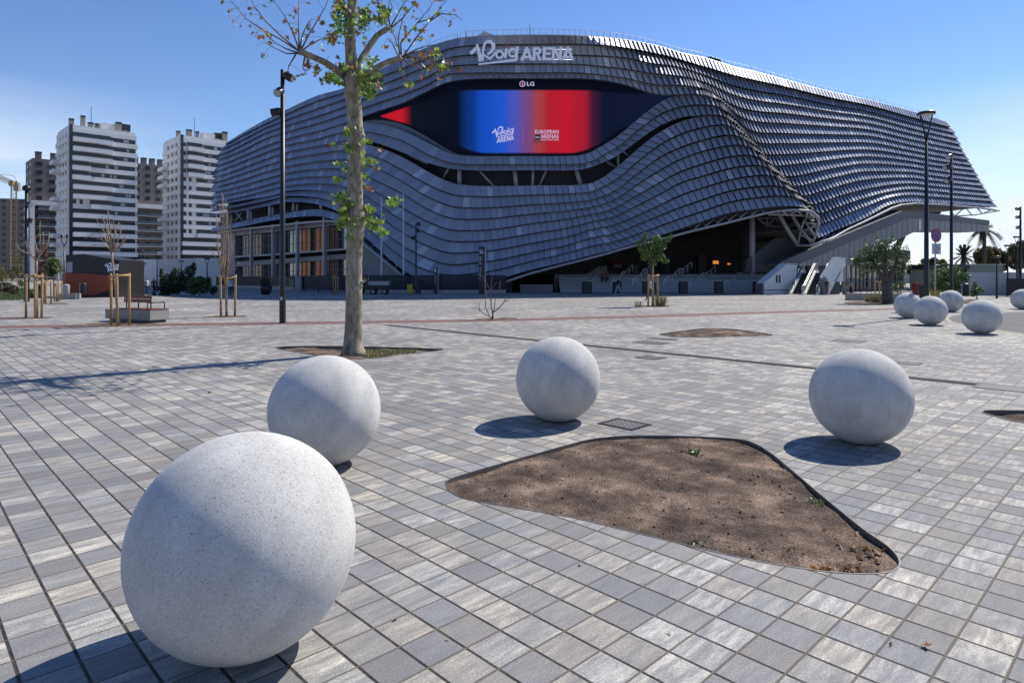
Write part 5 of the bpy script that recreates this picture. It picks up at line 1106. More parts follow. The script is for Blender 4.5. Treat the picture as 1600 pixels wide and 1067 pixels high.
# hoarding and gate pillars on the left
hb = [(338,450),(400,450.8),(461,453)]
P = [GP(*p) for p in hb]; t = thing('hoarding', 'long black hoarding on a pale plinth before the glazed block', 'hoarding', P[1]); O = P[1]
for a, b in zip(P[:-1], P[1:]):
    mb = MB(); n = Vector(((b-a).y, -(b-a).x, 0)).normalized(); mb.prism([a-O+Vector((0,0,.4)), b-O+Vector((0,0,.4)), b-O+Vector((0,0,1.75)), a-O+Vector((0,0,1.75))], n*.08); mb.build('board', M['black_panel'], t)
    mb = MB(); mb.prism([a-O-n*.15, b-O-n*.15, b-O+n*.22, a-O+n*.22], (0,0,.42)); mb.build('plinth', M['concrete'], t)
mb = MB(); a = PX(452,436.5,2123/25.2); mb.prism([PX(452,437,84)-O, PX(458.5,437,84)-O, PX(458.5,446,84)-O, PX(452,446,84)-O], (0,.03,0)); mb.build('notice', M['door_wood'], t)
t = thing('gate_pillar', 'squat tan concrete gate pillar at the right end of the hoarding', 'pillar', GP(466.5,455)); mb = MB(); mb.bbox((0,0,.85), (.75,.5,1.7), 0, 0, .03); mb.build('shaft', M['concrete'], t); mb = MB(); mb.bbox((0,0,1.74), (.85,.6,.1), 0, 0, .02); mb.build('cap', M['concrete'], t)
fence([(476,456.5),(520,457.8),(560,458)], 1.9, 'dark mesh gate screen between the gate pillar and the plane tree', False)
t = thing('pale_kerb_block', 'low pale concrete block right of the fence below the lowest scales', 'wall', GP(838,457)); mb = MB(); mb.bbox((0,0,.42), (3.7,.4,.84), 0, 0, .03); mb.build('block', M['concrete_wall'], t); mb = MB(); mb.bbox((0,0,.86), (3.75,.46,.06), 0, 0, .01); mb.build('coping', M['concrete'], t)
# wheelie bins
def wheelie(px, py, label, mt, h=.95):
    p = at0(px, py); t = thing('wheelie_bin', label, 'bin', p); mb = MB()
    a = [Vector((x, y, .08)) for x, y in ((-.24,-.25),(.24,-.25),(.24,.25),(-.24,.25))]; b = [Vector((x*1.2, y*1.2, h)) for x, y in ((-.24,-.25),(.24,-.25),(.24,.25),(-.24,.25))]
    mb.poly(a[::-1]); mb.poly(b)
    for k in range(4): mb.poly([a[k], a[(k+1)%4], b[(k+1)%4], b[k]])
    mb.build('body', mt[0], t); mb = MB(); mb.bbox((0,-.02,h+.04), (.62,.66,.08), 0, 0, .03); mb.tube([(-.25,.36,h),(.25,.36,h)], .025, 6); mb.build('lid', mt[1], t)
    for sx_ in (-.25, .25): mb = MB(); mb.tube([(sx_-.03,.22,.1),(sx_+.03,.22,.1)], .1, 10); mb.build('wheel', M['black_panel'], t)
M['bin_yellow'] = mat('yellow_plastic', (.42,.30,.03), .5); M['bin_dark'] = mat('dark_blue_plastic', (.012,.016,.03), .5); M['bin_red'] = mat('red_plastic', (.16,.015,.015), .5)
wheelie(640.8, 459.7, 'yellow wheelie bin by the thin spotlight post', (M['bin_yellow'], M['bin_yellow'])); wheelie(653.5, 459.6, 'dark blue wheelie bin right of the yellow one', (M['bin_dark'], M['bin_dark']))
wheelie(1461, 467, 'yellow-lidded bin behind the clump of stone spheres', (M['bin_yellow'], M['bin_yellow']), 1.1); wheelie(1583, 462, 'yellow bin at the foot of the black fence on the right', (M['bin_yellow'], M['bin_yellow']), 1.1)
wheelie(1432, 462, 'red bin beneath the dark pier right of the olive tree', (M['bin_red'], M['bin_red']), 1.15); wheelie(1444, 468, 'black-lidded dark bin beside the yellow-lidded one by the spheres', (M['bin_dark'], M['bin_dark']), 1.1)
def litter_bin(px, py, h, label, mt='steel_dark', r=.2):
    p = at0(px, py); t = thing('litter_bin', label, 'litter bin', p); mb = MB(); mb.tube([(-r-.04,0,0),(-r-.04,0,h)], .035, 8); mb.build('post', M['rail'], t)
    mb = MB(); mb.lathe((0,0,h*.32), [(r*.9,0),(r,.03),(r,h*.58),(r*.98,h*.6)], 18); mb.build('drum', M[mt], t)
    mb = MB(); mb.lathe((0,0,h*.93), [(r*1.04,0),(r*1.04,.04),(r*.7,.12),(r*.1,.15)], 18); mb.build('hood', M[mt], t)
litter_bin(1509, 472, 1.35, 'black cylindrical litter bin on a pale post beside the right-hand shrubs', 'lamp_black', .24)
litter_bin(130, 466.5, 1.3, 'dark litter bin on a post at the end of the low concrete edge', 'steel_dark', .24)
litter_bin(103.5, 466, 1.15, 'greenish grey litter bin left of the black and red pavilion', 'steel_grey', .26)
t = thing('low_wall', 'low grey concrete edge with posts in front of the black and red pavilion', 'low wall', GP(108,467.5)); mb = MB(); mb.bbox((0,0,.24), (1.7,.3,.48), R_(10), 0, .02); mb.build('block', M['concrete'], t)
for k in range(3): mb = MB(); mb.box((-.6+k*.65,-.2,.27), (.05,.05,.54)); mb.build('post', M['rail'], t)
# traffic sign
SGA = 22
p = at0(1461.3, 493); t = thing('traffic_sign', 'round blue and red no-parking sign over a small white plate on a grey pole', 'traffic sign', p); O = p
mb = MB(); mb.tube([(0,0,0),(0,0,HC+(YH-355)/F_*p.y)], .035, 8); mb.build('pole', M['rail'], t)
def disc(mb, c, r, d, m=0, rx=1.0): mb.lathe(c, [(r,-d/2),(r,d/2)], 28, m, False, Matrix.Rotation(R_(SGA), 3, 'Z') @ Matrix.Rotation(math.pi/2, 3, 'X') @ Matrix.Diagonal((rx,1,1)))
M['sign_redp'] = mat('sign_red', (.35,.015,.03), .4); M['sign_bluep'] = mat('sign_blue', (.02,.06,.28), .4); M['sign_wht'] = mat('sign_plate', (.55,.57,.62), .5); M['sign_txt'] = mat('sign_text', (.03,.03,.05), .5)
zc = HC+(YH-367.5)/F_*p.y; dn = Vector((-math.sin(R_(-SGA)), -math.cos(R_(-SGA)), 0)); mb = MB(); disc(mb, Vector((0,0,zc))+dn*.05, .37, .03); mb.build('red_ring', M['sign_redp'], t)
mb = MB(); disc(mb, Vector((0,0,zc))+dn*.067, .27, .012); bl = mb.build('blue_face', M['sign_bluep'], t)
dx_ = Vector((math.cos(R_(-SGA)), -math.sin(R_(-SGA)), 0)); mb = MB(); c = Vector((0,0,zc))+dn*.08; a = dx_*.21+Vector((0,0,-.21)); w = Vector((0,0,1)).cross(dn); u = (dx_+Vector((0,0,1))).normalized()*.045
mb.prism([c-a-u, c+a-u, c+a+u, c-a+u], dn*.006); mb.build('red_bar', M['sign_redp'], t)
zp = HC+(YH-389)/F_*p.y; mb = MB(); c = Vector((0,0,zp))+dn*.05; mb.prism([c-dx_*.32-Vector((0,0,.27)), c+dx_*.32-Vector((0,0,.27)), c+dx_*.32+Vector((0,0,.27)), c-dx_*.32+Vector((0,0,.27))], dn*.02); pl8 = mb.build('plate', M['sign_wht'], t)
mb = MB()
for k, (zz, w_) in enumerate(((.16,.22),(.05,.25),(-.05,.2),(-.17,.13))):
    for q_ in range(3): c2 = c+dn*.024+dx_*(-w_+2*w_*(q_+.5)/3)+Vector((0,0,zz)); d2 = dx_*w_*.27; mb.prism([c2-d2-Vector((0,0,.022)), c2+d2-Vector((0,0,.022)), c2+d2+Vector((0,0,.022)), c2-d2+Vector((0,0,.022))], dn*.004)
mb.build('lettering', M['sign_txt'], t)
# benches
def bench_left():
    A, B = GP(164,501.5), GP(234,505.3); d = (B-A).normalized(); ang = math.atan2(d.y, d.x); L = (B-A).length
    t = thing('bench', 'concrete block bench with red-brown slatted seat and backrest beside the staked sapling', 'bench', A, ang)
    mb = MB(); mb.bbox((L/2,.45,.33), (L,.9,.42), 0, 0, .012); mb.build('block', M['concrete'], t)
    mb = MB(); mb.box((L/2,.47,.06), (L-.25,.7,.12)); mb.build('plinth', M['steel_dark'], t)
    for k in range(5): mb = MB(); mb.bbox((L*.60,.10+k*.175,.565), (L*.80,.155,.045), 0, 0, .008); mb.build('seat_slat', M['bench_wood'], t)
    for k in range(2): mb = MB(); mb.bbox((L*.56,.36+.02*k,.92+k*.165), (L*.60,.05,.15), 0, 0, .01); mb.build('backrest_board', M['bench_wood'], t)
    for x_ in (L*.29, L*.56, L*.83): mb = MB(); mb.tube([(x_,.40,.54),(x_,.42,1.12)], .03, 6); mb.build('back_support', M['steel_dark'], t)
    mb = MB(); mb.tube([(L*.92,.06,.54),(L*.92,.06,.86),(L*.92,.84,.86),(L*.92,.84,.54)], .028, 6); mb.build('armrest', M['steel_dark'], t)
bench_left()
def bench_right():
    p = GP(1327,469.5); t = thing('bench', 'long low concrete bench edge with a small red-brown backrest under the olive tree', 'bench', p, R_(4))
    mb = MB(); mb.bbox((2.2,.3,.27), (4.4,.6,.54), 0, 0, .02); mb.build('block', M['concrete'], t)
    for k in range(2): mb = MB(); mb.bbox((1.4,.3,.86+k*.15), (.66,.05,.13), 0, 0, .01); mb.build('backrest_board', M['bench_wood'], t)
    for x_ in (1.12, 1.68): mb = MB(); mb.tube([(x_,.33,.5),(x_,.33,1.08)], .028, 6); mb.build('back_support', M['steel_dark'], t)
bench_right()
# small flatbed truck
def truck():
    p = GP(577, 460.3); t = thing('utility_truck', 'small dark green utility truck with a grey flatbed, behind the plane tree', 'truck', p, R_(3))
    G = M['truck_green']
    mb = MB(); mb.bbox((.9,.7,.98), (2.0,1.3,.10), 0, 0, .01)
    for y_ in (.06, 1.34): mb.bbox((.9,y_,1.17), (2.0,.05,.36), 0, 0, .01)
    for x_ in (-.1, 1.9): mb.bbox((x_,.7,1.17), (.05,1.3,.36), 0, 0, .01)
    mb.build('flatbed', M['steel_grey'], t)
    mb = MB(); mb.bbox((.35,.7,.72), (3.1,.9,.3), 0, 0, .04); mb.build('chassis', G, t)
    cab = MB(); cab.prism([Vector(q) for q in ((-1.35,.1,.55),(-.18,.1,.55),(-.18,.1,1.85),(-.95,.1,1.85),(-1.32,.1,1.25))], (0,1.2,0)); cab.build('cab', G, t)
    w = MB(); w.prism([Vector(q) for q in ((-1.12,.085,1.28),(-.3,.085,1.28),(-.3,.085,1.75),(-.9,.085,1.75))], (0,.01,0)); w.build('side_window', M['glass'], t)
    fr_ = MB(); fr_.tube([(-.12,.1,1.0),(-.12,.1,2.0),(-.12,1.3,2.0),(-.12,1.3,1.0)], .03, 6); fr_.build('headboard', M['rail'], t)
    for x_ in (-.95, .35, 1.5):
        for y_ in (.05, 1.25): mb = MB(); mb.tube([(x_,y_,.3),(x_,y_+.2,.3)], .3, 16, sm=False); wh = mb.build('wheel', M['black_panel'], t); mb = MB(); mb.tube([(x_,y_-.012,.3),(x_,y_+.0,.3)], .15, 10, sm=False); mb.build('hub', M['steel_grey'], wh)
    mb = MB(); mb.bbox((1.93,.25,.86), (.04,.22,.12), 0, 0, .01); mb.build('tail_light', M['bin_red'], t)
M['truck_green'] = mat('dark_green_paint', (.012,.022,.016), .4); truck()
# staked sapling guards
def guard(posts, label, lean=0.0):
    c = GP(posts[1][0], posts[1][1]); t = thing('sapling_guard', label, 'tree stakes', c, 0, 'wooden stakes round young trees'); tops = []
    for k, (x, yb, yt) in enumerate(posts):
        b = GP(x, yb); Y = b.y; h = (yb-yt)/F_*Y; b = b-c; tp_ = b+Vector((random.uniform(-.04,.04),0,h)); tops.append(tp_)
        mb = MB(); r = .052 if len(posts[0]) == 3 else .05; mb.tube([b, b.lerp(tp_,.5)+Vector((.006,0,0)), tp_-Vector((0,0,.03)), tp_], [r*1.03,r,r,r*.82], 10); mb.build('post', M['wood'], t)
    for a, b in zip(tops[:-1], tops[1:]):
        d = (b-a).normalized()*.09; z = Vector((0,-.06,.12*random.random()-.16)); mb = MB(); mb.tube([a-d+z, b+d+z], .042, 8); mb.build('crossbar', M['wood'], t)
    mb = MB(); z = Vector((0,-.02,-.32)); mb.tube([tops[0]+z, (tops[0]+tops[-1])/2+z+Vector((0,-.03,-.06)), tops[-1]+z], .016, 5); mb.build('tie_strap', M['black_panel'], t)
    return t
guard([(40.5,497.2,428.5),(54.8,497.8,427.5),(65,497.3,427)], 'three pine stakes round the bare sapling in front of the left lamp post')
guard([(174,508.3,427),(183.5,509.8,427.5),(202,508.3,426.5)], 'three pine stakes round the bare sapling beside the concrete block bench')
guard([(345.2,494.6,430.5),(353.5,494.8,432),(367,494.4,429)], 'three pine stakes round the slender upright sapling left of the spotlight post')
guard([(68.5,474.5,438.5),(71.5,474.7,441),(79.7,474.3,437)], 'three thin stakes behind the left sapling, nearest of the distant pairs')
guard([(85,471,441),(88.3,471.2,442),(97,469,439)], 'stakes round the small pale-branched sapling left of the pavilion')
guard([(18.5,455,435),(26.7,455,436),(33.8,455,436)], 'far stakes among the shrubs at the left edge')
guard([(1012.6,478.5,428.5),(1019.6,478.8,430),(1027.4,478.5,428)], 'three pine stakes round the leafy sapling in front of the stairs')
guard([(521,461.3,431),(524,461.4,432),(527.8,461.3,432)], 'small dark stakes left of the plane trunk before the glazed block')
guard([(1367.5,463.5,438),(1374,463.8,440),(1378.5,463.6,439)], 'stakes directly left of the thick olive trunk')
# soil slots of the saplings
for px, lab in (([(-2,498.6),(-2,496),(60,495.3),(84,495.8),(70,497.6),(30,498.6)],'narrow soil slot under the left staked sapling'),
                ([(318,495.2),(345,493),(383,492.6),(380,495),(345,496)],'narrow soil slot under the slender upright sapling'),
                ([(95,509.3),(150,505.2),(236,504.8),(248,507.2),(150,510.4)],'tan soil strip between the bench and the red path'),
                ([(742,499.6),(755,497),(800,496.6),(808,498.6),(770,500.6)],'soil slot at the foot of the bare shrub'),
                ([(992,479.3),(1005,477.2),(1040,477),(1042,479.6)],'soil slot under the leafy sapling'),
                ([(1318,474),(1340,470.5),(1405,470),(1412,474.5),(1360,477)],'soil bed at the foot of the olive tree'),
                ([(45,475.3),(75,473.6),(104,473.4),(98,475.4)],'dark soil slot under the distant stakes')):
    o = sheet('soil_bed', px, .005, M['soil'], lab, 'soil bed', None, 3)
o = None
# ================================================================== far buildings
M['tower_white'] = mat('white_facade_panel', (.64, .64, .64), .7, 0, .05, .2); M['tower_glass'] = mat('dark_strip_window', (.018,.020,.028), .25, 0, spec=.5)
M['tower_beige'] = mat('beige_brick', (.18, .155, .135), .85, 0, .08, .5); M['tower_greyb'] = mat('grey_brown_brick', (.15,.13,.12), .85, 0, .08, .5)
M['balcony_glass'] = mat('greenish_balcony_glass', (.10,.13,.135), .2); M['chimney_m'] = mat('beige_chimney', (.30,.26,.21), .8)
M['brick'] = mat('orange_brick', (.36,.17,.085), .85, 0, .1, .6); M['cream'] = mat('cream_render', (.27,.265,.25), .85, 0, .06, .4)
def shared(mesh_of, name, parent, loc):      # another object with the same mesh
    o = bpy.data.objects.new(name, mesh_of.data); COL.objects.link(o); o.parent = parent; o.location = loc; return o
def tower(px, Y, W, D, ytop, label, bal=(), sidebal=(), strip=True, first=0, chim=6, steps=(), name='apartment_tower', wallm='tower_white'):
    X = (px-CX)/F_*Y; H = HC+(YH-ytop)/F_*Y; t = thing(name, label, 'apartment building', (X, Y, 0), R_(45)); NF = int((H-1)/3.0); rnd = random.Random(int(px))
    mb = MB(); mb.box((W/2, D/2, H/2), (W, D, H)); mb.build('wall', M[wallm], t)
    for k in range(first, NF):
        z = H-2.2-3.0*(NF-1-k)
        x0 = .30*W if (k % 5) < 4 else .22*W
        mb = MB(); mb.box(((x0+W-.35)/2, -.03, z), (W-.35-x0, .10, 1.35)); b_ = mb.build('window_band', M['tower_glass'], t)
        for q in range(rnd.randint(1, 3)): mb = MB(); xx = rnd.uniform(x0+1.5, W-2.2); mb.box((xx,-.10,z-.05), (rnd.uniform(.7,1.3),.05,.9)); mb.build('pale_blind', M['blind'], b_)
        mb = MB(); mb.box((W/2+.15, -.22, z-1.5), (W-.1+.3, .44, 1.42)); mb.build('parapet_band', M['tower_white'], t)
        for q in range(2): mb = MB(); mb.box((1.6+1.8*q, -.03, z), (.9, .1, 1.3)); mb.build('window', M['tower_glass'], t)
        for q in range(3): mb = MB(); mb.box((-.03, D*(.14+.24*q)+1, z), (.1, 2.0, 1.3)); mb.build('window', M['tower_glass'], t)
        mb = MB(); mb.box((-.15, D/2+.2, z-1.5), (.3, D-.6, 1.42)); mb.build('parapet_band', M['tower_white'], t)
        if k in bal:
            w0, w1 = bal[k]; mb = MB(); mb.box(((w0+w1)/2*W, -1.1, z-1.45), ((w1-w0)*W, 1.7, 1.35)); mb.build('balcony', M['tower_white'], t)
            mb = MB(); mb.box(((w0+w1)/2*W, -1.9, z-.62), ((w1-w0)*W-.2, .06, .3)); mb.build('balcony_rail', M['balcony_glass'], t)
            mb = MB(); mb.box(((w0+w1)/2*W, -.06, z+.1), ((w1-w0)*W-.3, .14, 1.7)); mb.build('recess', M['tower_glass'], t)
        if k in sidebal:
            mb = MB(); mb.box((-1.2, D*.80, z-1.4), (1.8, D*.34, 1.2)); mb.build('balcony', M['tower_white'], t)
    if strip: mb = MB(); mb.box((.55, -.40, H/2+.5), (.9, .5, H+1)); mb.build('shaft_strip', M['tower_glass'], t)
    mb = MB(); mb.box((W/2, D/2, H+.5), (W-.6, D-.6, 1.0)); mb.build('roof_parapet', M['tower_white'], t)
    for q in range(chim):
        x_ = W*(.12+.78*q/max(1, chim-1)); y_ = D*rnd.uniform(.15,.6); hh = rnd.uniform(1.8, 3.6); ww = rnd.uniform(.9, 1.6)
        mb = MB(); mb.box((x_, y_, H+1+hh/2), (ww, ww, hh)); c = mb.build('chimney', M['chimney_m'], t); mb = MB(); mb.box((x_, y_, H+1+hh+.3), (ww*1.1, ww*1.1, .6)); mb.build('cap', M['tower_glass'], c)
    mb = MB(); mb.box((W*.62, D*.3, H+2.4), (4.2, 3, 2.6)); mb.build('plant_room', M['tower_white'], t); mb = MB(); mb.box((W*.85, D*.3, H+3.2), (4.2, 3, 2.2)); mb.build('roof_tank', M['tower_glass'], t)
    mb = MB(); mb.tube([(W*.4, D*.4, H+1), (W*.4, D*.4, H+9)], .09, 4); mb.build('antenna', M['steel_dark'], t)
    return t
M['blind'] = mat('pale_blind', (.30,.31,.34), .6)
balA = {k: (.05,.62) for k in (2,3,4,5,6,8,9,13,14,15,16)}; balA.update({7:(.3,.6), 10:(.04,.30), 11:(.04,.30), 12:(.04,.62), 1:(.25,1.12), 0:(.2,1.2)})
tower(107, 205, 19.2, 17.8, 199, 'tallest white apartment tower with dark strip windows, behind the black and red pavilion', balA, (3,4,7,8,11,12), first=0, chim=7)
balB = {k: (.12,.42) for k in (13,14,15,12)}; balB.update({k: (.02,1.0) for k in (1,2,3,4)}); balB.update({5:(.3,.9)})
tower(281, 225, 18, 17.5, 215, 'white striped apartment tower half hidden by the left end of the arena', balB, (2,3,6,7,11,12,13), chim=5)
def block(px, Y, W, D, ytop, label, wallm, rot=45, floors=None, frame=False, glassb=True, name='apartment_block', cols=4, chim=2):
    X = (px-CX)/F_*Y; H = HC+(YH-ytop)/F_*Y; t = thing(name, label, 'apartment building', (X, Y, 0), R_(rot)); NF = int(H/3.1)
    mb = MB(); mb.box((W/2, D/2, H/2), (W, D, H)); mb.build('wall', M[wallm], t); proto = None
    for k in range(NF):
        z = 1.9+k*3.1
        for q in range(cols):
            xx = W*(q+.5)/cols
            if proto is None:
                mb = MB(); mb.box((0,0,0), (W/cols*.45, .12, 1.45)); proto = mb.build('window', M['tower_glass'], t); proto.location = (xx,-.02,z)
            else: shared(proto, 'window', t, (xx, -.02, z))
        for q in range(2):
            mb = MB(); mb.box((-.02, D*(.28+.44*q), z), (.12, 1.6, 1.45)); mb.build('window', M['tower_glass'], t)
        if glassb and k < NF*(.62 if frame else 1.0):
            mb = MB(); mb.box((W*.42, -1.0, z-1.1), (W*.66, 1.6, .16)); b_ = mb.build('balcony', M['tower_white'], t); mb = MB(); mb.box((W*.42, -1.75, z-.45), (W*.66, .07, 1.1)); mb.build('balustrade', M['balcony_glass'], b_)
            mb = MB(); mb.box((-.9, D*.3, z-.9), (1.5, D*.35, 1.2)); mb.build('balcony', M['tower_white'], t)
    if frame:
        zf = H*.63; mb = MB(); mb.box((W/2, -1.2, zf), (W+1.2, 2.4, 1.6)); mb.box((W+.1, -1.2, zf/2), (1.1, 2.4, zf)); mb.box((-.3, -1.2, zf/2), (1.1, 2.4, zf)); mb.build('facade_frame', M['tower_white'], t)
    for q in range(chim):
        mb = MB(); mb.box((W*(.15+.6*q/max(1,chim-1)), D*.3, H+1.3), (1.8,1.8,2.6)); c = mb.build('chimney', M[wallm], t); mb = MB(); mb.box((W*(.15+.6*q/max(1,chim-1)), D*.3, H+2.8), (2.0,2.0,.5)); mb.build('cap', M['tower_glass'], c)
    return t
block(51, 236, 15.5, 14, 247, 'grey balconied apartment block left of and behind the tallest white tower', 'tower_greyb', frame=True, chim=3)
block(206, 262, 15.5, 14, 254, 'beige brick block with glass balconies between the two white towers', 'tower_beige', frame=True, chim=4)
block(-30, 300, 21, 14, 309, 'plain beige apartment block with small square windows at the left edge', 'tower_beige', rot=20, glassb=False, cols=6, chim=0)
# out in front of the arena, beyond the left picture edge: they show as reflections in its glass
block(-355, 121, 8, 9, 190, 'orange brick block mirrored in the arena glass', 'brick', rot=-75, glassb=False, cols=5)
block(-300, 165, 26, 14, 130, 'cream apartment block mirrored in the arena glass', 'cream', rot=-70, glassb=False, cols=7)
for i_, (X_, Y_, W_, H_, m_) in enumerate(((-95,-70,60,24,'cream'),(-20,-95,70,20,'tower_beige'),(65,-80,60,26,'tower_white'))):  # unseen blocks added to be reflected and to mask the bright horizon
    t = thing('apartment_block', ['unseen cream block added behind the camera for reflections','unseen beige block added behind the camera for reflections','unseen white block added behind the camera for reflections'][i_], 'apartment building', (X_,Y_,0)); mb = MB(); mb.box((W_/2-30,0,H_/2),(W_,14,H_)); mb.build('wall', M[m_], t)
    for k in range(int(H_/3.1)): mb = MB(); mb.box((W_/2-30,7.05,2+k*3.1),(W_-4,.12,1.3)); mb.build('window_band', M['tower_glass'], t)
# tower crane
M['crane'] = mat('crane_yellow', (.28,.20,.09), .6); t = thing('tower_crane', 'yellow lattice tower crane beside the plain beige block', 'crane', (PX(21,430,285).x, 285, 0)); O = Vector(t.location)
def lattice(mb, a, b, w, n):
    a, b = Vector(a), Vector(b); d = (b-a).normalized(); u = d.orthogonal().normalized()*w; v = d.cross(u)
    cs = [u+v, u-v, -u-v, -u+v]
    for c in cs: mb.tube([a+c, b+c], w*.16, 4, sm=False)
    for k in range(n):
        for j in range(4): mb.tube([a.lerp(b, k/n)+cs[j], a.lerp(b, (k+1)/n)+cs[(j+1)%4]], w*.12, 3, sm=False)
mb = MB(); lattice(mb, (0,0,0), PX(21.5,283,285)-O, .9, 26); mb.build('mast', M['crane'], t)
mb = MB(); lattice(mb, PX(30,291,285)-O, PX(-40,261,285)-O, .75, 22); mb.tube([PX(21.5,275,285)-O, PX(-20,270,285)-O], .1, 4); mb.tube([PX(21.5,275,285)-O, PX(30,290,285)-O], .1, 4); mb.build('jib', M['crane'], t)
mb = MB(); c = PX(27,294,285)-O; mb.box(c, (2.2,1.6,2.6)); mb.build('counterweight', M['concrete'], t); mb = MB(); mb.box(PX(19,287,284)-O, (1.8,1.8,2.2)); mb.build('cab', M['crane'], t)
# white boundary wall
t = thing('boundary_wall', 'long white panelled wall behind the dark bushes left of the arena', 'wall', PX(250,430,128)); t.location.z = 0; O = Vector(t.location); y0 = HC+(YH-405.5)/F_*128
for (xa, Ya), (xb, Yb), mt in (((186,128),(248,128),'white_clad'),((248,128),(306,118),'concrete_grey'),((306,118),(372,118),'white_clad')):
    M.setdefault('concrete_grey', mat('pale_grey_panel', (.40,.40,.41), .7)); n = 7
    a, b = PX(xa,430,Ya)-O, PX(xb,430,Yb)-O; a.z = b.z = 0
    for k in range(n):
        p, q = a.lerp(b, k/n), a.lerp(b, (k+.985)/n); mb = MB(); mb.prism([p, q, q+Vector((0,0,y0)), p+Vector((0,0,y0))], (0,.4,0)); mb.build('wall_panel', M[mt], t)
# black and red pavilion
t = thing('pavilion', 'low black and rust-red angular pavilion with a white logo reading Roig ARENA', 'pavilion', GP(145,464.5)); O = Vector(t.location); Y = O.y
q = lambda P, dy=0: [PX(x, y, Y)-O+Vector((0,dy,0)) for x, y in P]
M['rust'] = mat('rust_red_panel', (.26,.055,.022), .7, 0, .08, 1.5)
mb = MB(); mb.prism(q(((103,398.5),(130,397),(186,406.5),(186,464.3),(178,465),(103,465))), (0,4,0)); mb.build('black_wall', M['black_panel'], t)
mb = MB(); mb.prism(q(((103,427),(130,427.3),(172,430.8),(179,450.5),(148,461.2),(125,462.5),(103,461.5)), -.04), (0,.03,0)); mb.build('red_panel', M['rust'], t)
mb = MB(); mb.prism([PX(103,427,Y)-O, PX(103,464,Y)-O, PX(97,459,Y+3)-O, PX(97,428,Y+3)-O], (.02,0,0)); mb.build('red_side', M['rust'], t)
mb = MB(); mb.prism([PX(113,409,Y-.03)-O, PX(113,426,Y-.03)-O, PX(104,426,Y-.03)-O, PX(104,410,Y-.03)-O], (0,.02,0)); mb.build('grey_panel', M['steel_grey'], t)
kp = Plane((O.x-2, Y-.05), (O.x+2, Y-.05)); g_ = MB(); logo_word(g_, kp, lambda a, b: (163.8+(a-128)*.0345, 410.2+(b-70)*.0300), .03, .0, m=0, mdot=0); arena_word(g_, kp, lambda a, b: (168.3+(a-802)*.0245, 419.6+(b-168)*.0290-(a-802)*.003), .03, .0)
o = g_.build('logo', M['sign_white']); o.data.transform(Matrix.Translation(-O)); o.parent = t
# right-hand white wall and greenhouse-like canopy
t = thing('boundary_wall', 'pale wall at right in front of the palms, behind the right-hand shrubs', 'wall', GP(1540,461.5)); O = Vector(t.location); Y = O.y; y_t = HC+(YH-425.5)/F_*Y
for k in range(6): mb = MB(); x_ = -2.6+k*.95; mb.box((x_+.45, .1, y_t/2), (.94,.25,y_t)); mb.build('wall_panel', M['concrete_grey'], t)
t = thing('glass_canopy', 'long green-tinted glass box on top of the land behind the pale right-hand wall', 'canopy', PX(1526,425,84)); t.location.z = 0; O = Vector(t.location); M['green_glass'] = mat('green_tinted_glass', (.10,.14,.12), .15)
mb = MB(); mb.box((0,0,1.6),(4.6,3,3.2)); mb.build('glass_box', M['green_glass'], t); mb = MB(); mb.box((0,0,3.28),(4.9,3.3,.14)); mb.build('roof', M['steel_grey'], t)
# ================================================================== foliage
def leaf_quad(mb, c, s, m=0, up=.3):
    n = Vector((random.gauss(0,1), random.gauss(0,1), random.gauss(0,1)+up)).normalized(); a = n.orthogonal().normalized()
    a = (Matrix.Rotation(random.uniform(0,6.28), 3, n) @ a); b = n.cross(a); w = s*random.uniform(.45,.62); l = s*random.uniform(.8,1.15)
    k = n*s*.12
    mb.poly([c-a*l*.5, c-a*l*.05-b*w*.5-k, c+a*l*.5, c-a*l*.05+b*w*.5-k], m)
def plane_leaf(mb, c, s, m=0, droop=.4):
    n = Vector((random.gauss(0,1), random.gauss(0,1)-.3, random.gauss(0,.8)+.3)).normalized(); a = n.orthogonal().normalized()
    a = Matrix.Rotation(random.uniform(0,6.28), 3, n) @ a; b = n.cross(a); pts = []
    for k, (ang, r) in enumerate(((-160,.45),(-118,.85),(-88,.42),(-55,1.0),(-26,.50),(0,1.15),(26,.50),(55,1.0),(88,.42),(118,.85),(160,.45),(180,.18))):
        th = R_(ang+random.uniform(-6,6)); rr = r*s*.5*random.uniform(.88,1.1); pts.append(c+a*math.cos(th)*rr+b*math.sin(th)*rr-n*(abs(math.sin(th))*rr*droop*.5))
    i0 = mb.vert(c); ids = [mb.vert(p) for p in pts]
    for k in range(len(ids)): mb.face((i0, ids[k], ids[(k+1) % len(ids)]), m)
def cloud(mb, c, r, n, s, m=0, shell=.55, up=.3):
    c = Vector(c)
    for _ in range(n):
        d = Vector((random.gauss(0,1), random.gauss(0,1), random.gauss(0,1))).normalized(); q = random.random()**(1/3)*(1-shell)+shell*random.random()**.3
        leaf_quad(mb, c+Vector((d.x*r[0], d.y*r[1], d.z*r[2]))*q, s, m if not hasattr(m, '__len__') else random.choice(m), up)
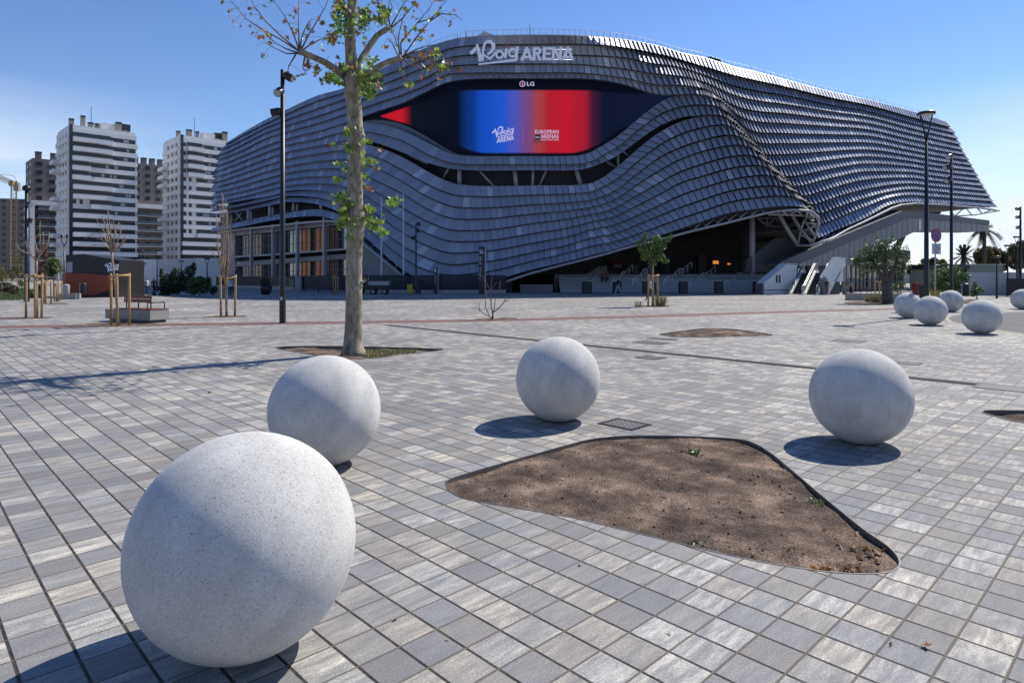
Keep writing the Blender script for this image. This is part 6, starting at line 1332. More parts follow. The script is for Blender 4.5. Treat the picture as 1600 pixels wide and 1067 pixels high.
# ------------------------------------------------------------------ the tall plane tree
TB = GP(552, 552.5); TY = TB.y
tree = thing('plane_tree', 'tall plane tree with mottled trunk, sparse brown and green leaves and cut-back limbs', 'tree', TB)
def TP_(x, y, dy=0.0): return PX(x, y, TY+dy)-TB
K = TY/F_
trk = MB()
tr_pts = [(552,556,42),(552,549,37),(551.5,540,30),(552,520,27),(552.5,500,26),(553,470,25.5),(553,440,25),(553.3,410,24.5),(554,385,24.5),(555.5,365,26),(557,348,29),(556,335,27),(554.5,318,24.5),(555,290,23.5),(555.5,265,23),(556,240,23.5),(557,222,26),(556.5,212,26.5),(555,198,23.5),(554,175,23),(552,155,23),(550.5,140,24),(550,128,26),(549.5,115,24)]
trk.tube([TP_(x, y) for x, y, w in tr_pts], [w/2*K for *_, w in tr_pts], 20, 0)
trk.tube([TP_(549.5,120), TP_(549,95), TP_(547.5,70), TP_(546.8,50), TP_(547.5,30), TP_(550,12), TP_(553,-8), TP_(556,-40), TP_(552,-90), TP_(556,-150)], [w/2*K for w in (21,18.5,17,16.5,15.5,15,14,11,7,2.5)], 14, 0)
for x, y, r in ((565,347,5.5),(566.5,212,5),(560,222,4.5),(541,147,5.5),(565,352,4),(565,442,2.6),(564,449,2.2)):   # burls and branch stubs
    trk.tube([TP_(x-4*(1 if x > 552 else -1), y+2), TP_(x, y, -.05), TP_(x+1.8*(1 if x > 552 else -1), y-2.5, -.06)], [r*K*1.2, r*K, r*K*.6], 10, 0)
trk.build('trunk', M['bark'], tree)
limbs = [([(547,128,0),(538,120,-.1),(526,110,-.2),(508,98,-.35),(490,90,-.5),(476,84,-.6),(467,80,-.65)], (13,12,11,10,9,9.5,11)),
         ([(552,122,0),(559,104,.1),(566,90,.25),(577,73,.4),(589,56,.5),(601,48,.55),(609,43,.6)], (12,10.5,10,9.5,9,8.5,9)),
         ([(553,128,0),(566,122,-.1),(578,113,-.3),(592,104,-.4),(606,97,-.5),(619,93.5,-.55),(627.5,91,-.6)], (13,12,10.5,9,8.5,9,10)),
         ([(550,30,0),(558,22,.2),(566,28,.6),(578,30,.9),(592,28.5,1.1),(607,27,1.2)], (9,8,6.5,6,5.5,5)),
         ([(548,22,0),(541,15,-.3),(534,7,-.5),(527,-4,-.7),(520,-25,-.9)], (9,8,7,6.5,5))]
for P, wd in limbs:
    mb = MB(); mb.tube([TP_(x, y, d) for x, y, d in P], [w/2*K for w in wd], 10, 0); mb.build('limb', M['bark'], tree)
shoots = [[(466,80),(440,63),(407,45),(385,30),(370,14),(358,-2)], [(466,79),(440,58),(415,34),(398,12),(388,-8)], [(467,78),(457,50),(442,22),(428,0)], [(467.5,78),(467,40),(467.5,-14)],
  [(470,79),(482,55),(496,33),(508,12),(517,-12)], [(471,80),(485,70),(500,62),(517,58)], [(466,83),(448,77),(430,67),(412,50)], [(465,84),(448,84),(432,77),(415,68)], [(468,78),(473,55),(480,38),(488,30)], [(462,86),(452,104),(450,110)], [(476,90),(474,106),(478,118)],
  [(609,42),(607,20),(610,-14)], [(607,44),(597,25),(590,2),(586,-14)], [(610,43),(622,22),(632,5),(645,-10)], [(611,44),(628,30),(645,10),(650,-8)], [(606,46),(590,58),(578,72),(575,80)], [(612,47),(617,58),(620,72)],
  [(627,90),(626,67),(640,50),(652,36),(670,14),(682,-4)], [(629,90),(647,63),(671,34),(699,0)], [(624,91),(612,66),(606,60)], [(630,91),(647,90),(668,92),(680,99),(690,111)], [(629,93),(640,100),(655,105),(664,110)], [(626,96),(630,118),(636,132)], [(632,88),(650,78),(668,72),(682,70)], [(625,90),(621,60),(628,30),(635,14)], [(634,86),(658,80),(684,84),(706,94)], [(671,34),(690,22),(712,24),(722,32)], [(652,36),(672,30),(690,12)],
  [(607,27),(612,12),(608,-8)], [(600,28),(596,10),(600,-10)], [(592,29),(590,12),(588,-8)], [(636,88),(660,95),(676,94),(690,110),(700,125)]]
lf = MB(); tips = []
for k, P in enumerate(shoots):
    d0 = -.65 if P[0][0] < 500 else (.6 if P[0][1] < 60 else -.6); dd = random.uniform(-.9, .9)
    pts = [TP_(x+random.uniform(-1,1)*(i > 0), y, d0+dd*i/(len(P)-1)) for i, (x, y) in enumerate(P)]
    mb = MB(); mb.tube(pts, [max(.7, 2.5-1.9*i/(len(P)-1))/2*K*1.1 for i in range(len(P))], 5, 0)
    L = sum((b-a).length for a, b in zip(pts[:-1], pts[1:])); nt = int(L*4.2)
    for q in range(nt):
        f = random.uniform(.3, 1)*(len(pts)-1); i = min(int(f), len(pts)-2); b0 = pts[i].lerp(pts[i+1], f-i)
        dr = Vector((random.uniform(-1,1), random.uniform(-.7,.7), random.uniform(-.7,.5))).normalized()*random.uniform(.12,.42); e = b0+dr; mid = b0+dr*.5+Vector((0,0,.04))
        mb.tube([b0, mid, e], [.0055,.0045,.0035], 3, 0, sm=False)
        for _ in range(random.choice((1,1,2,2,3))): plane_leaf(lf, e+Vector((random.gauss(0,.05), random.gauss(0,.05), random.gauss(0,.05)-.03)), random.uniform(.10,.20), random.choices((0,1,2), (.26,.10,.64))[0])
    mb.build('shoot', M['twig'], tree)
for (x, y, rx, ry, n, w) in ((532,20,13,26,95,(.4,.5,.1)),(536,45,12,16,45,(.45,.45,.1)),(563,38,14,18,70,(.5,.4,.1)),(570,22,12,14,45,(.4,.5,.1)),(600,18,14,9,34,(.35,.55,.1)),(593,33,10,6,20,(.4,.5,.1)),
    (516,121,15,9,50,(.4,.45,.15)),(536,108,18,14,62,(.35,.4,.25)),(566,116,12,14,50,(.5,.4,.1)),(575,140,13,16,85,(.4,.55,.05)),(588,126,10,12,40,(.4,.4,.2)),(582,100,12,16,26,(.7,.2,.1)),(528,128,9,7,30,(.35,.6,.05)),
    (520,60,10,12,26,(.3,.1,.6)),(494,110,6,10,16,(.1,.05,.85)),(481,100,6,8,14,(.1,.05,.85)),(690,105,7,6,14,(.8,.1,.1)),(682,82,8,8,18,(.7,.2,.1)),(640,133,6,5,9,(.7,.1,.2)),
    (546,205,11,10,22,(.8,.1,.1)),(560,212,12,14,22,(.9,.05,.05)),(573,222,8,6,9,(.8,.1,.1)),(546,232,10,10,20,(.8,.1,.1)),(567,250,7,12,16,(.85,.1,.05)),(524,229,5,4,5,(.5,.2,.3)),(512,226,4,3,3,(.1,.1,.8)),(580,252,9,6,10,(.85,.1,.05)),(596,232,5,5,4,(0,0,1)),(526,257,6,4,8,(.8,.2,0)),(526,281,9,6,12,(.8,.15,.05)),(541,262,6,8,8,(.7,.1,.2)),(592,262,5,5,5,(.6,0,.4)),(570,280,6,8,8,(.8,.2,0)),(578,295,7,4,6,(.1,0,.9)),
    (532,310,12,9,34,(.75,.15,.1)),(545,315,10,9,26,(.7,.2,.1)),(537,330,10,12,34,(.6,.25,.15)),(545,345,12,12,40,(.65,.3,.05)),(534,350,9,9,24,(.65,.3,.05)),(545,370,9,6,16,(.7,.3,0)),(575,325,10,7,22,(.75,.15,.1)),(585,350,14,11,48,(.8,.15,.05)),(598,362,7,6,14,(.8,.15,.05)),(612,316,9,8,26,(.85,.15,0)),(572,345,7,8,16,(.8,.1,.1))):
    for _ in range(int(n*1.5)):
        X_, Y_ = random.gauss(0,.5), random.gauss(0,.5); plane_leaf(lf, TP_(x+X_*rx, y+Y_*ry, random.gauss(0,.28) if y > 160 else random.gauss(-.05,.5)), random.uniform(.09,.20), random.choices((0,1,2), w)[0])
mb = MB()
for P in ([(556,345),(540,338),(532,312)],[(556,347),(575,345),(590,352)],[(558,345),(580,335),(600,330),(610,318)],[(556,215),(545,225),(520,228),(512,226)],[(557,222),(575,250),(584,256)],[(555,262),(535,275),(524,281)],[(556,345),(545,360),(544,372)],[(557,285),(575,262),(592,262)],[(557,320),(580,300),(578,294)]): mb.tube([TP_(x, y, -.12*i) for i, (x, y) in enumerate(P)], [.012,.009,.007,.006][:len(P)], 4, 0, sm=False)
mb.build('twig', M['twig'], tree)
for x, y in ((552,-60),(575,-80),(530,-90),(600,-50)):
    for _ in range(22): plane_leaf(lf, TP_(x+random.gauss(0,22), y+random.gauss(0,18), random.gauss(0,.9)), random.uniform(.1,.18), random.choice((0,1,2)))
lf.build('leaves', [M['leaf_green'], M['leaf_dark'], M['leaf_brown']], tree)
# low grass round its foot
gr = MB()
for _ in range(420):
    x_, y_ = random.uniform(560,650), 0; y_ = random.uniform(544.5, 559-(x_-560)*.105) if x_ > 560 else 555
    p = GP(x_, y_); h = random.uniform(.02,.07); d = Vector((random.uniform(-.03,.03), random.uniform(-.03,.03), h)); gr.poly([p+Vector((-.008,0,-.05)), p+Vector((.008,0,-.05)), p+d])
tag(gr.build('grass', M['grass']), 'thin short grass in the plane tree soil bed', 'grass', kind='stuff')
# ------------------------------------------------------------------ bare saplings
def bare(px, py, lines, label, cat='sapling', name='bare_sapling', mt='pale_bark', w0=4.5, buds=0, budm='leaf_brown', twigs=3, spread=.25, extra=None):
    b = GP(px, py); Y = b.y; k = Y/F_; t = thing(name, label, cat, b); lv = MB()
    for i, P in enumerate(lines):
        w = [q[2] if len(q) > 2 else None for q in P]; n = len(P); ws = [(w[j] if w[j] else max(.6, (w0 if i == 0 else w0*.42)*(1-.75*j/(n-1)))) for j in range(n)]; d1 = random.uniform(-spread, spread)*(i > 0)
        pts = [PX(q[0], q[1], Y+d1*j/(n-1))-b for j, q in enumerate(P)]; mb = MB(); mb.tube(pts, [x/2*k for x in ws], 7 if i == 0 else 5, 0)
        if i > 0:
            for q in range(twigs):
                f = random.uniform(.35,.95)*(n-1); j = min(int(f), n-2); s_ = pts[j].lerp(pts[j+1], f-j); dr = (pts[j+1]-pts[j]).normalized()*.5+Vector((random.uniform(-.6,.6), random.uniform(-.5,.5), random.uniform(-.2,.6))); e = s_+dr*random.uniform(.10,.28)
                mb.tube([s_, e], [ws[j]/2*k*.5, ws[j]/2*k*.28], 4, 0, sm=False)
                for _ in range(buds): leaf_quad(lv, e+Vector((random.gauss(0,.05), random.gauss(0,.05), random.gauss(0,.08))), random.uniform(.04,.09))
        mb.build('trunk' if i == 0 else 'branch', M[mt], t)
    if lv.f: lv.build('leaves', M[budm], t)
    return t
bare(57.5, 497, [[(57.5,497),(57.3,460),(57,425),(57,405,3.6)], [(57,408,3.6),(52,402,3),(46,397,2.6),(38,394,2),(30,390,1.5),(25.5,381,1.1)], [(57,408,3.6),(61,400,3.2),(65,395,2.8),(70,389,2),(75,379,1.3),(77,365,.9)], [(45,396,2.2),(42,388),(40,376)], [(52,402,2),(48,392),(44,380)], [(62,399,2.2),(57,388),(54,370),(53,360)], [(64,396,2.2),(63,380),(62,360),(63,345)], [(67,392,1.8),(68,378),(67,362)], [(70,390,1.6),(76,382),(77,362)], [(60,401,1.8),(62,390),(64,384)], [(54,404,1.8),(56,394),(57,388)]], 'pruned bare sapling with pale antler-like branches at the left, before the lamp post', w0=4.6)
bare(184, 509, [[(186,509),(183,480),(179.5,445),(176.5,415),(174,392,4.2)], [(174,394,4),(171,384,3.2),(166,378,2.2),(158,374,1.5),(150,373,1)], [(174,393,3.6),(171,375,2.4),(167,358,1.6),(160,339,.9)], [(174,392,3.6),(174,375,2.4),(172,355,1.6),(168,328,.9)], [(175,392,3.6),(178,375,2.4),(182,358,1.6),(186,348,1)], [(175,393,3.6),(182,380,2.4),(188,366,1.6),(190,352,1)], [(175,394,3.6),(184,386,2.4),(192,378,1.6),(196,367,1)], [(173,391,2),(164,383),(150,382),(141,386)], [(172,386,2),(160,366),(145,366),(132,374)], [(174,390,2),(165,366),(152,345)], [(176,390,2),(180,366),(177,345)], [(177,391,2),(190,384),(198,372)], [(175,384,1.6),(170,362),(166,340)]], 'bare sapling beside the concrete block bench, its branches spreading like a hand', w0=4.8, twigs=4)
bare(354, 495, [[(354.5,495),(353,470),(352.5,440)], *[[(352.5,445,2.6),(351+dx*.4,420,2.2),(350.5+dx*.8,385,1.6),(349+dx+ox,350,1.1),(348+dx*1.1+ox,y1,.7)] for dx, ox, y1 in ((-12,3,335),(-7,3,318),(-3,2,300),(1,0,305),(5,-1,312),(9,-3,328),(14,-4,345))], [(352,438,1.8),(345,415),(335,398),(329,392)], [(352,436,1.8),(360,424),(368,416),(373,411)], [(351,420,1.6),(342,400),(338,380)], [(354,418,1.6),(362,396),(365,376)]], 'slender upright sapling with reddish twigs left of the tall spotlight post', w0=4.2, twigs=9, buds=1, spread=.5)
bare(91, 471.2, [[(91.5,471),(91,455),(91,425,2.4)], [(91,426,2.2),(87,420),(80,417)], [(91,426,2.2),(96,419),(103,413)], [(91,424,1.8),(90,417),(85,410)], [(92,422,1.8),(98,417),(105,414)]], 'small pale-branched sapling just left of the black and red pavilion', w0=2.8)
bare(769, 499, [[(769,499,3.4),(770,494,3),(770,488.5,2.4)], [(770,489,2),(767.5,480,1.8),(767,462,1.5),(768.3,440,1.1),(769,425,.8),(771,408,.6)], [(770,488.5,1.9),(780.4,480.7,1.6),(788.5,471,1.2),(791.5,462,.9)], [(788,471.5,1),(793,470,.8),(797,469.6,.6)], [(769,496,1.9),(765,494.8,1.7),(759,480.7,1.4),(757.5,462,1.1),(758,441,.8),(754.6,430,.6)], [(765,494.5,1.4),(755,489,1.1),(748,484,.8),(742.5,479,.6)], [(771,487,1.5),(772.7,479.5,1.4),(774,468,1.1),(779,456,.9),(782,438.5,.6)], [(768,455,1),(762,446,.8),(756,438,.6)], [(767.5,470,1),(762,464),(759,460)], [(769,450,1),(773,445),(777,441)], [(750,487,.9),(748,478),(750,472)]], 'leafless multi-stemmed shrub growing beside the red path near the middle', 'shrub', 'bare_shrub', 'twig', 3.4, twigs=2)
bare(524.5, 461, [[(524.5,461),(524.5,445),(524,430)], [(524,434,1),(521,424),(519,416)], [(524,433,1),(528,423),(529,414)], [(524,432,1),(525,420),(523,411)]], 'tiny bare sapling among dark stakes left of the plane trunk', w0=1.8)
# ------------------------------------------------------------------ leafy trees and shrubs
def leafy(px, py, label, crowns, n, s, mats, trunk=None, name='tree', cat='tree', tmat='pale_bark', group=None, up=.3, depth=1.0, shell=.55, cluster=0):
    b = GP(px, py); Y = b.y; k = Y/F_; t = thing(name, label, cat, b, 0, group); mb = MB(); tot = sum(rx*ry for _, _, rx, ry in crowns)
    for x, y, rx, ry in crowns: cloud(mb, PX(x, y, Y+random.uniform(-.3,.3)*rx*k)-b, (rx*k, rx*k*depth, ry*k), max(8, int(n*rx*ry/tot)), s, list(range(len(mats))) if len(mats) > 1 else 0, shell, up)
    mb.v = [(x, y, max(z, .02)) for x, y, z in mb.v]
    mb.build('crown' if cat == 'tree' else 'foliage', [M[m] for m in mats], t)
    tb = MB()
    for P in (trunk or [[(px, py, 2), (crowns[0][0], crowns[0][1], 1)]]): tb.tube([PX(q[0], q[1], Y+random.uniform(-.1,.1)*i)-b for i, q in enumerate(P)], [q[2]/2*k for q in P], 8, 0)
    tb.build('trunk', M[tmat], t); return t
cl = [(1006,378,5,14),(1003,388,8,8),(1021,382,9,16),(1030,374,5,7),(1035,385,9,8),(1042,374,7,5),(1048,369,4,4),(1017,400,12,10),(1030,400,10,9),(1008,400,8,9),(1040,408,7,4),(1020,412,8,4),(996,380,4,6),(1008,368,3,6)]
leafy(1020, 478.5, 'leafy green staked sapling in front of the entrance stairs', cl, 1500, .17, ['leaf_shrub','leaf_shrub','leaf_dark'], [[(1020,478.5,3.8),(1020,450,3.2),(1020,425,3),(1020,410,2.4)],[(1020,412,2),(1012,395,1.5),(1007,370,.8)],[(1020,412,2),(1033,392,1.5),(1046,370,.8)],[(1020,410,1.8),(1021,390,1.4),(1022,370,.8)]], name='leafy_sapling', up=.5)
gcl = MB()
def tuft(px, py, n, h, label, mt='grass', name='grass_tuft', w=.10, tip=(0,0)):
    b = GP(px, py); mb = MB()
    for _ in range(n):
        a = random.uniform(0,6.28); r = random.uniform(0,w); p = Vector((math.cos(a)*r, math.sin(a)*r, 0)); l = h*random.uniform(.5,1); d = Vector((math.cos(a)*l*.45, math.sin(a)*l*.45, l)); q = Vector((-math.sin(a), math.cos(a), 0))*h*.018
        mb.poly([p-q, p+q, p+d*.6+q*.7, p+d, p+d*.6-q*.7])
    o = mb.build(name, M[mt]); o.location = b; return tag(o, label, 'grass tuft')
M['dry_grass'] = leaf_mat('dry_grass_blade', (.14,.13,.06), (.34,.30,.17), .7, .2)
tuft(1032, 478.2, 220, .85, 'dry grass clump at the right foot of the leafy staked sapling', 'dry_grass', w=.4); tuft(999, 478.5, 60, .45, 'small grass clump left of the leafy staked sapling', 'dry_grass', w=.2); tuft(994, 478.8, 30, .5, 'thin grass spike farthest left at the leafy sapling bed', 'dry_grass', w=.08)
tuft(1370, 472.5, 260, .85, 'pale feathery grass clump left of the olive trunk foot', 'dry_grass', w=.4); tuft(1356, 471.5, 120, .6, 'small dry grass clump at the corner of the low bench under the olive tree', 'dry_grass', w=.25)
oc = [(1352,398,14,12),(1345,412,11,12),(1365,392,14,13),(1380,398,16,16),(1396,392,14,12),(1408,402,13,14),(1415,412,9,10),(1360,416,13,12),(1400,418,13,12),(1375,412,13,11),(1350,428,10,7),(1408,428,9,6),(1340,406,6,5),(1382,380,10,8)]
ob = leafy(1388, 473.8, 'old olive tree with thick dark trunk and upright fresh shoots, right of the stairs', oc, 2300, .18, ['leaf_olive','leaf_olive','leaf_olive','leaf_dark'], [[(1388,475,19),(1387,465,16.5),(1386,450,15),(1385,440,16)],[(1386,442,10),(1378,432,8),(1370,418,5),(1360,402,3)],[(1386,442,9),(1394,428,7),(1400,412,4),(1404,396,2)],[(1385,441,8),(1384,425,6),(1383,405,4),(1382,385,2)]], name='olive_tree', tmat='dark_bark', up=.4)
for P in ([(1350,377),(1352,384),(1357,391),(1364,398)],[(1366,369),(1371,374),(1375,380),(1378,388),(1380,396)],[(1394,370),(1390,376),(1386,382),(1383,390)],[(1407,379),(1402,384),(1396,388),(1391,394)],[(1415,389),(1410,393),(1404,398)],[(1331,405),(1336,409),(1342,413)],[(1350,395),(1356,398)],[(1338,406),(1334,412)]):
    sh = MB()
    for i, (x, y) in enumerate(P):
        for _ in range(26): leaf_quad(sh, PX(x+random.gauss(0,2.0), y+random.gauss(0,2.6), ob.location.y+random.gauss(0,.2))-ob.location, random.uniform(.12,.2), 0, .6)
    sh.build('fresh_shoot', M['leaf_shrub'], ob)
leafy(1482, 470, 'large glossy green shrub behind the two right-hand lamp posts', [(1470,430,14,14),(1490,428,16,15),(1478,444,18,13),(1500,440,13,12),(1462,446,9,10),(1508,432,8,8),(1492,452,12,9)], 3200, .17, ['leaf_shrub','leaf_shrub','leaf_dark'], name='shrub', cat='shrub', tmat='twig', up=.6)
leafy(1527, 468, 'small green shrub right of the black litter bin', [(1524,452,7,8),(1530,455,8,6),(1524,443,3,5),(1520,459,6,5)], 520, .17, ['leaf_shrub','leaf_dark'], name='shrub', cat='shrub', tmat='twig', up=.6)
leafy(1403, 461, 'low yellow-green shrub right of the olive trunk', [(1400,447,9,4),(1407,445,6,5),(1402,455,10,4)], 420, .15, ['leaf_shrub'], name='shrub', cat='shrub', tmat='twig', up=.6)
sheet('soil_bed', [(1490,473),(1500,469),(1536,468.5),(1539,471.5),(1520,474.5),(1500,475)], .005, M['soil'], 'earth bed under the right-hand shrubs', 'soil bed', None, 3)
# bushes on the left, in front of the white wall
hd = [((255,461.5),[(252,428,3,9),(253,445,4,14)],260,'thin dark cypress-like bush at the left end of the dark bushes'),((264,461.5),[(262,436,8,9),(266,450,10,11),(259,455,8,7)],700,'dark bush right of the thin cypress-like bush'),((278,461.5),[(277,428,11,10),(275,446,14,14),(285,440,8,12)],1150,'tall dark bush in the middle of the planting by the white wall'),
      ((300,461.5),[(297,424,8,10),(303,417,4,8),(295,444,13,15)],950,'darkest tall bush, with a pointed top, beside the white wall'),((312,463),[(308,440,14,9),(318,446,12,14),(303,452,11,9),(325,440,6,7)],1300,'round mid-green bush in front of the white wall'),((334,461.8),[(333,454,6,6),(337,450,3,3)],160,'small low dark bush at the right end of the planting'),
      ((203,461),[(200,435,6,8),(202,448,7,12),(205,428,3,6)],420,'dark conical bush behind the block bench'),((192,462),[(190,438,9,12),(190,452,9,9)],600,'dark leafy bush at the right edge of the pavilion'),((214,461),[(213,445,4,11),(211,432,2,7)],200,'narrow upright dark bush right of the pavilion')]
for (bx, by), cr, n, lab in hd: leafy(bx, by, lab, cr, n, .26, ['leaf_hedge'] if 'mid-green' not in lab else ['leaf_hedge','leaf_dark'], name='bush', cat='bush', tmat='twig', group='bushes by the white wall')
b = GP(415, 460.2); t = thing('potted_shrub', 'dark shrub in a big dark pot before the hoarding', 'potted plant', b); mb = MB(); mb.lathe((0,0,0), [(.42,0),(.52,.5),(.56,.9),(.5,.92)], 18); mb.build('pot', M['steel_dark'], t); mb = MB(); cloud(mb, (0,0,1.25), (.55,.5,.6), 420, .2); mb.build('foliage', M['leaf_hedge'], t)
# planting at the left edge
gc = MB()
for _ in range(5200):
    x_, y_ = random.uniform(-60, 72), random.uniform(457.5, 469)
    if y_ > 469-max(0, (x_-30))*.14: continue
    p = GP(x_, y_); h = random.choice((.12,.18,.3,.5))*random.uniform(.6,1.3); d = Vector((random.uniform(-.15,.15), random.uniform(-.1,.1), h)); gc.poly([p+Vector((-.035,0,0)), p+Vector((.035,0,0)), p+d], random.choice((0,0,1)))
tag(gc.build('ground_cover', [M['grass'], M['leaf_olive']]), 'low green ground cover at the left edge of the plaza', 'ground cover', kind='stuff')
for (bx, by), cr, n, lab, ms in (((8,467),[(5,448,14,8),(18,452,10,7)],700,'reddish brown low shrub at the left picture edge',['leaf_red','leaf_hedge']),((30,465),[(32,455,11,6),(24,458,8,5)],480,'grey-green low shrub among the far stakes',['leaf_olive']),((52,466),[(52,457,9,6),(44,460,8,5)],460,'grey-green low shrub behind the left sapling stakes',['leaf_olive','leaf_shrub']),((64,463),[(64,450,8,8)],300,'brownish thin shrub right of the left lamp post',['leaf_red','leaf_olive']),((34,457),[(34,442,5,6)],240,'bright yellow-green small shrub between the far stakes',['leaf_shrub'])):
    M.setdefault('leaf_red', leaf_mat('reddish_leaf', (.06,.022,.015), (.16,.06,.035), .6, .15)); leafy(bx, by, lab, cr, n, .2, ms, name='low_shrub', cat='shrub', tmat='twig', group='planting at the left edge')
for (bx, by), cr, n, lab, ms, tw in (((84,462),[(84,412,10,10),(90,420,7,9),(80,424,8,9)],700,'bright green young tree left of the pavilion',['leaf_shrub'],2),((30,459),[(30,415,10,18),(22,428,9,12)],230,'thin brown-leaved young tree before the beige block',['leaf_autumn_tree'],1.6),((-8,460),[(-6,425,13,16),(4,432,8,10)],420,'brownish young tree cut by the left picture edge',['leaf_autumn_tree'],2),((72,460),[(72,405,7,22),(68,420,8,14)],220,'sparse reddish young tree behind the left sapling',['leaf_red'],1.5)):
    leafy(bx, by, lab, cr, n, .3, ms, [[(bx,by,tw),(bx,by-20,tw*.8),(cr[0][0],cr[0][1]-8,.6)]], name='young_tree', tmat='twig')
# far trees on the right
for (bx, Y, cr, n, lab) in ((1541,118,[(1530,400,9,12),(1541,395,10,11),(1552,397,10,12),(1535,412,10,10),(1550,412,11,10)],2400,'broad olive-brown tree behind the tall palm trunk'),(1566,122,[(1560,400,8,12),(1570,404,9,12),(1564,416,10,9)],1500,'olive-brown tree directly right of the tall palm'),(1590,116,[(1585,392,9,12),(1597,388,10,14),(1590,410,13,13),(1606,398,12,16)],2600,'tall brown-green tree at the right picture edge'),
        (1640,120,[(1625,396,13,16),(1640,392,14,16),(1632,412,14,12)],1500,'tree just beyond the right picture edge'),(1452,125,[(1446,410,7,7),(1458,409,7,7),(1452,418,9,6)],800,'small pale far tree seen between the pier and the disc lamp'),(1474,128,[(1472,410,6,5),(1476,416,7,5)],500,'low far tree left of the small palm')):
    b = PX(bx, YH, Y); b.z = 0; k = Y/F_; t = thing('far_tree', lab, 'tree', b, 0, 'trees beyond the right end of the arena'); mb = MB(); tot = sum(q[2]*q[3] for q in cr)
    for x, y, rx, ry in cr: cloud(mb, PX(x, y, Y+random.uniform(-1,1))-b, (rx*k, rx*k, ry*k), int(n*rx*ry/tot), .55, 0, .45)
    mb.build('crown', M['leaf_autumn_tree'], t); tb = MB(); tb.tube([(0,0,0), (0,0,2.5), PX(cr[0][0], cr[0][1], Y)-b], [.22,.18,.08], 7); tb.tube([(0,0,2.2), PX(cr[-1][0], cr[-1][1], Y)-b], [.15,.07], 6); tb.build('trunk', M['twig'], t)
M['palm_leaf'] = leaf_mat('palm_frond', (.035,.05,.025), (.10,.12,.06), .5, .15); M['palm_trunk'] = mat('palm_trunk', (.10,.085,.065), .9, 0, .25, 3)
def palm(bx, ytop, Y, fl, label, nf=34, droop=.55, lw=.17, elr=(-.75,1.25)):
    b = PX(bx, YH, Y); b.z = 0; H = HC+(YH-ytop)/F_*Y; t = thing('palm_tree', label, 'palm tree', b); mb = MB(); mb.lathe((0,0,0), [(.38,0),(.30,H*.2),(.26,H*.9),(.34,H*.97),(.2,H+.1)], 10); mb.build('trunk', M['palm_trunk'], t); fr_ = MB()
    for q in range(nf):
        a = random.uniform(0,6.28); el = random.uniform(*elr); d = Vector((math.cos(a), math.sin(a), 0)); P = [Vector((0,0,H))+d*(fl*f*math.cos(el)*(1-.1*f))+Vector((0,0,fl*(f*math.sin(el)-droop*f*f))) for f in (0,.2,.4,.6,.8,1)]
        for i in range(5):
            for j in range(5):
                p = P[i].lerp(P[i+1], j/5); tng = (P[i+1]-P[i]).normalized(); sd = tng.cross(Vector((0,0,1))); sd = sd.normalized() if sd.length > .01 else Vector((1,0,0)); l = fl*lw*(1-.45*abs((i+j/5)/5-.45))
                for s_ in (-1, 1): e = p+sd*s_*l+tng*l*.55-Vector((0,0,l*.25)); fr_.poly([p-tng*.05, p+tng*.09, e])
    fr_.build('fronds', M['palm_leaf'], t)
palm(1538, 360, 108, 2.9, 'tall date palm standing behind the tip of the cantilevered deck', 40); palm(1506, 400, 92, 2.2, 'small bushy fan palm left of the tall palm', 30, .25, .13, (-.5,1.4))
t = thing('shelter', 'dark flat-roofed shelter seen between the lamp posts behind the large shrub', 'shelter', PX(1466,455,78)); t.location.z = 0; O = Vector(t.location)
mb = MB(); mb.box((0,0,2.9),(5.4,3,.5)); mb.build('roof', M['steel_dark'], t); mb = MB(); mb.box((-.3,1.2,1.4),(4.6,.2,2.6)); mb.build('back_wall', M['green_glass'], t)
for x_ in (-2.4,-.8,.8,2.4): mb = MB(); mb.tube([(x_,-1.2,0),(x_,-1.2,2.8)], .08, 6); mb.build('post', M['steel_dark'], t)
for (bx, Y, cr, n, lab) in ((1500,112,[(1492,425,10,8),(1508,424,10,8)],800,'low dark tree line piece behind the small palm'),(1432,112,[(1426,422,10,9),(1440,420,9,9)],900,'low tree seen behind the dark pier')):
    b = PX(bx, YH, Y); b.z = 0; k = Y/F_; t = thing('far_tree', lab, 'tree', b, 0, 'trees beyond the right end of the arena'); mb = MB()
    for x, y, rx, ry in cr: cloud(mb, PX(x, y, Y)-b, (rx*k, rx*k, ry*k), n//2, .5, 0, .4)
    mb.build('crown', M['leaf_autumn_tree'], t); tb = MB(); tb.tube([(0,0,0),(0,0,2.2)], [.2,.12], 7); tb.build('trunk', M['twig'], t)
t = thing('boundary_wall', 'long low grey wall far off at the right, behind the pier and shrubs', 'wall', PX(1530,430,150)); t.location.z = 0
for k in range(8): mb = MB(); mb.box((-24+k*6.8,0,1.2),(6.7,.3,2.4)); mb.build('wall_panel', M['concrete_grey'], t)
# weeds and fallen leaves in and around the large soil bed
def weed(px, py, n, s, label, z=-.035):
    b = GP(px, py); mb = MB()
    for _ in range(n): leaf_quad(mb, Vector((random.gauss(0,s*1.1), random.gauss(0,s*.9), random.uniform(.005,s*.9))), s, 0, 1.2)
    mb.tube([(0,0,0),(0,0,s*.7)], .002, 4, 0); o = mb.build('weed', M['leaf_shrub']); o.location = b+Vector((0,0,z)); tag(o, label, 'weed', 'green weeds in the large soil bed')
weed(1085,705,60,.048,'green weed cushion near the far edge of the large soil bed'); weed(1274,780,22,.042,'small green weed near the right edge of the large soil bed'); weed(1088,844,14,.034,'tiny green weed near the front edge of the large soil bed'); weed(1240,856,9,.034,'single small green sprout near the right front edge of the soil bed'); weed(854,800,12,.036,'upright green sprout at the left front edge of the soil bed'); weed(736,784,5,.018,'tiniest green sprout near the left tip of the soil bed')
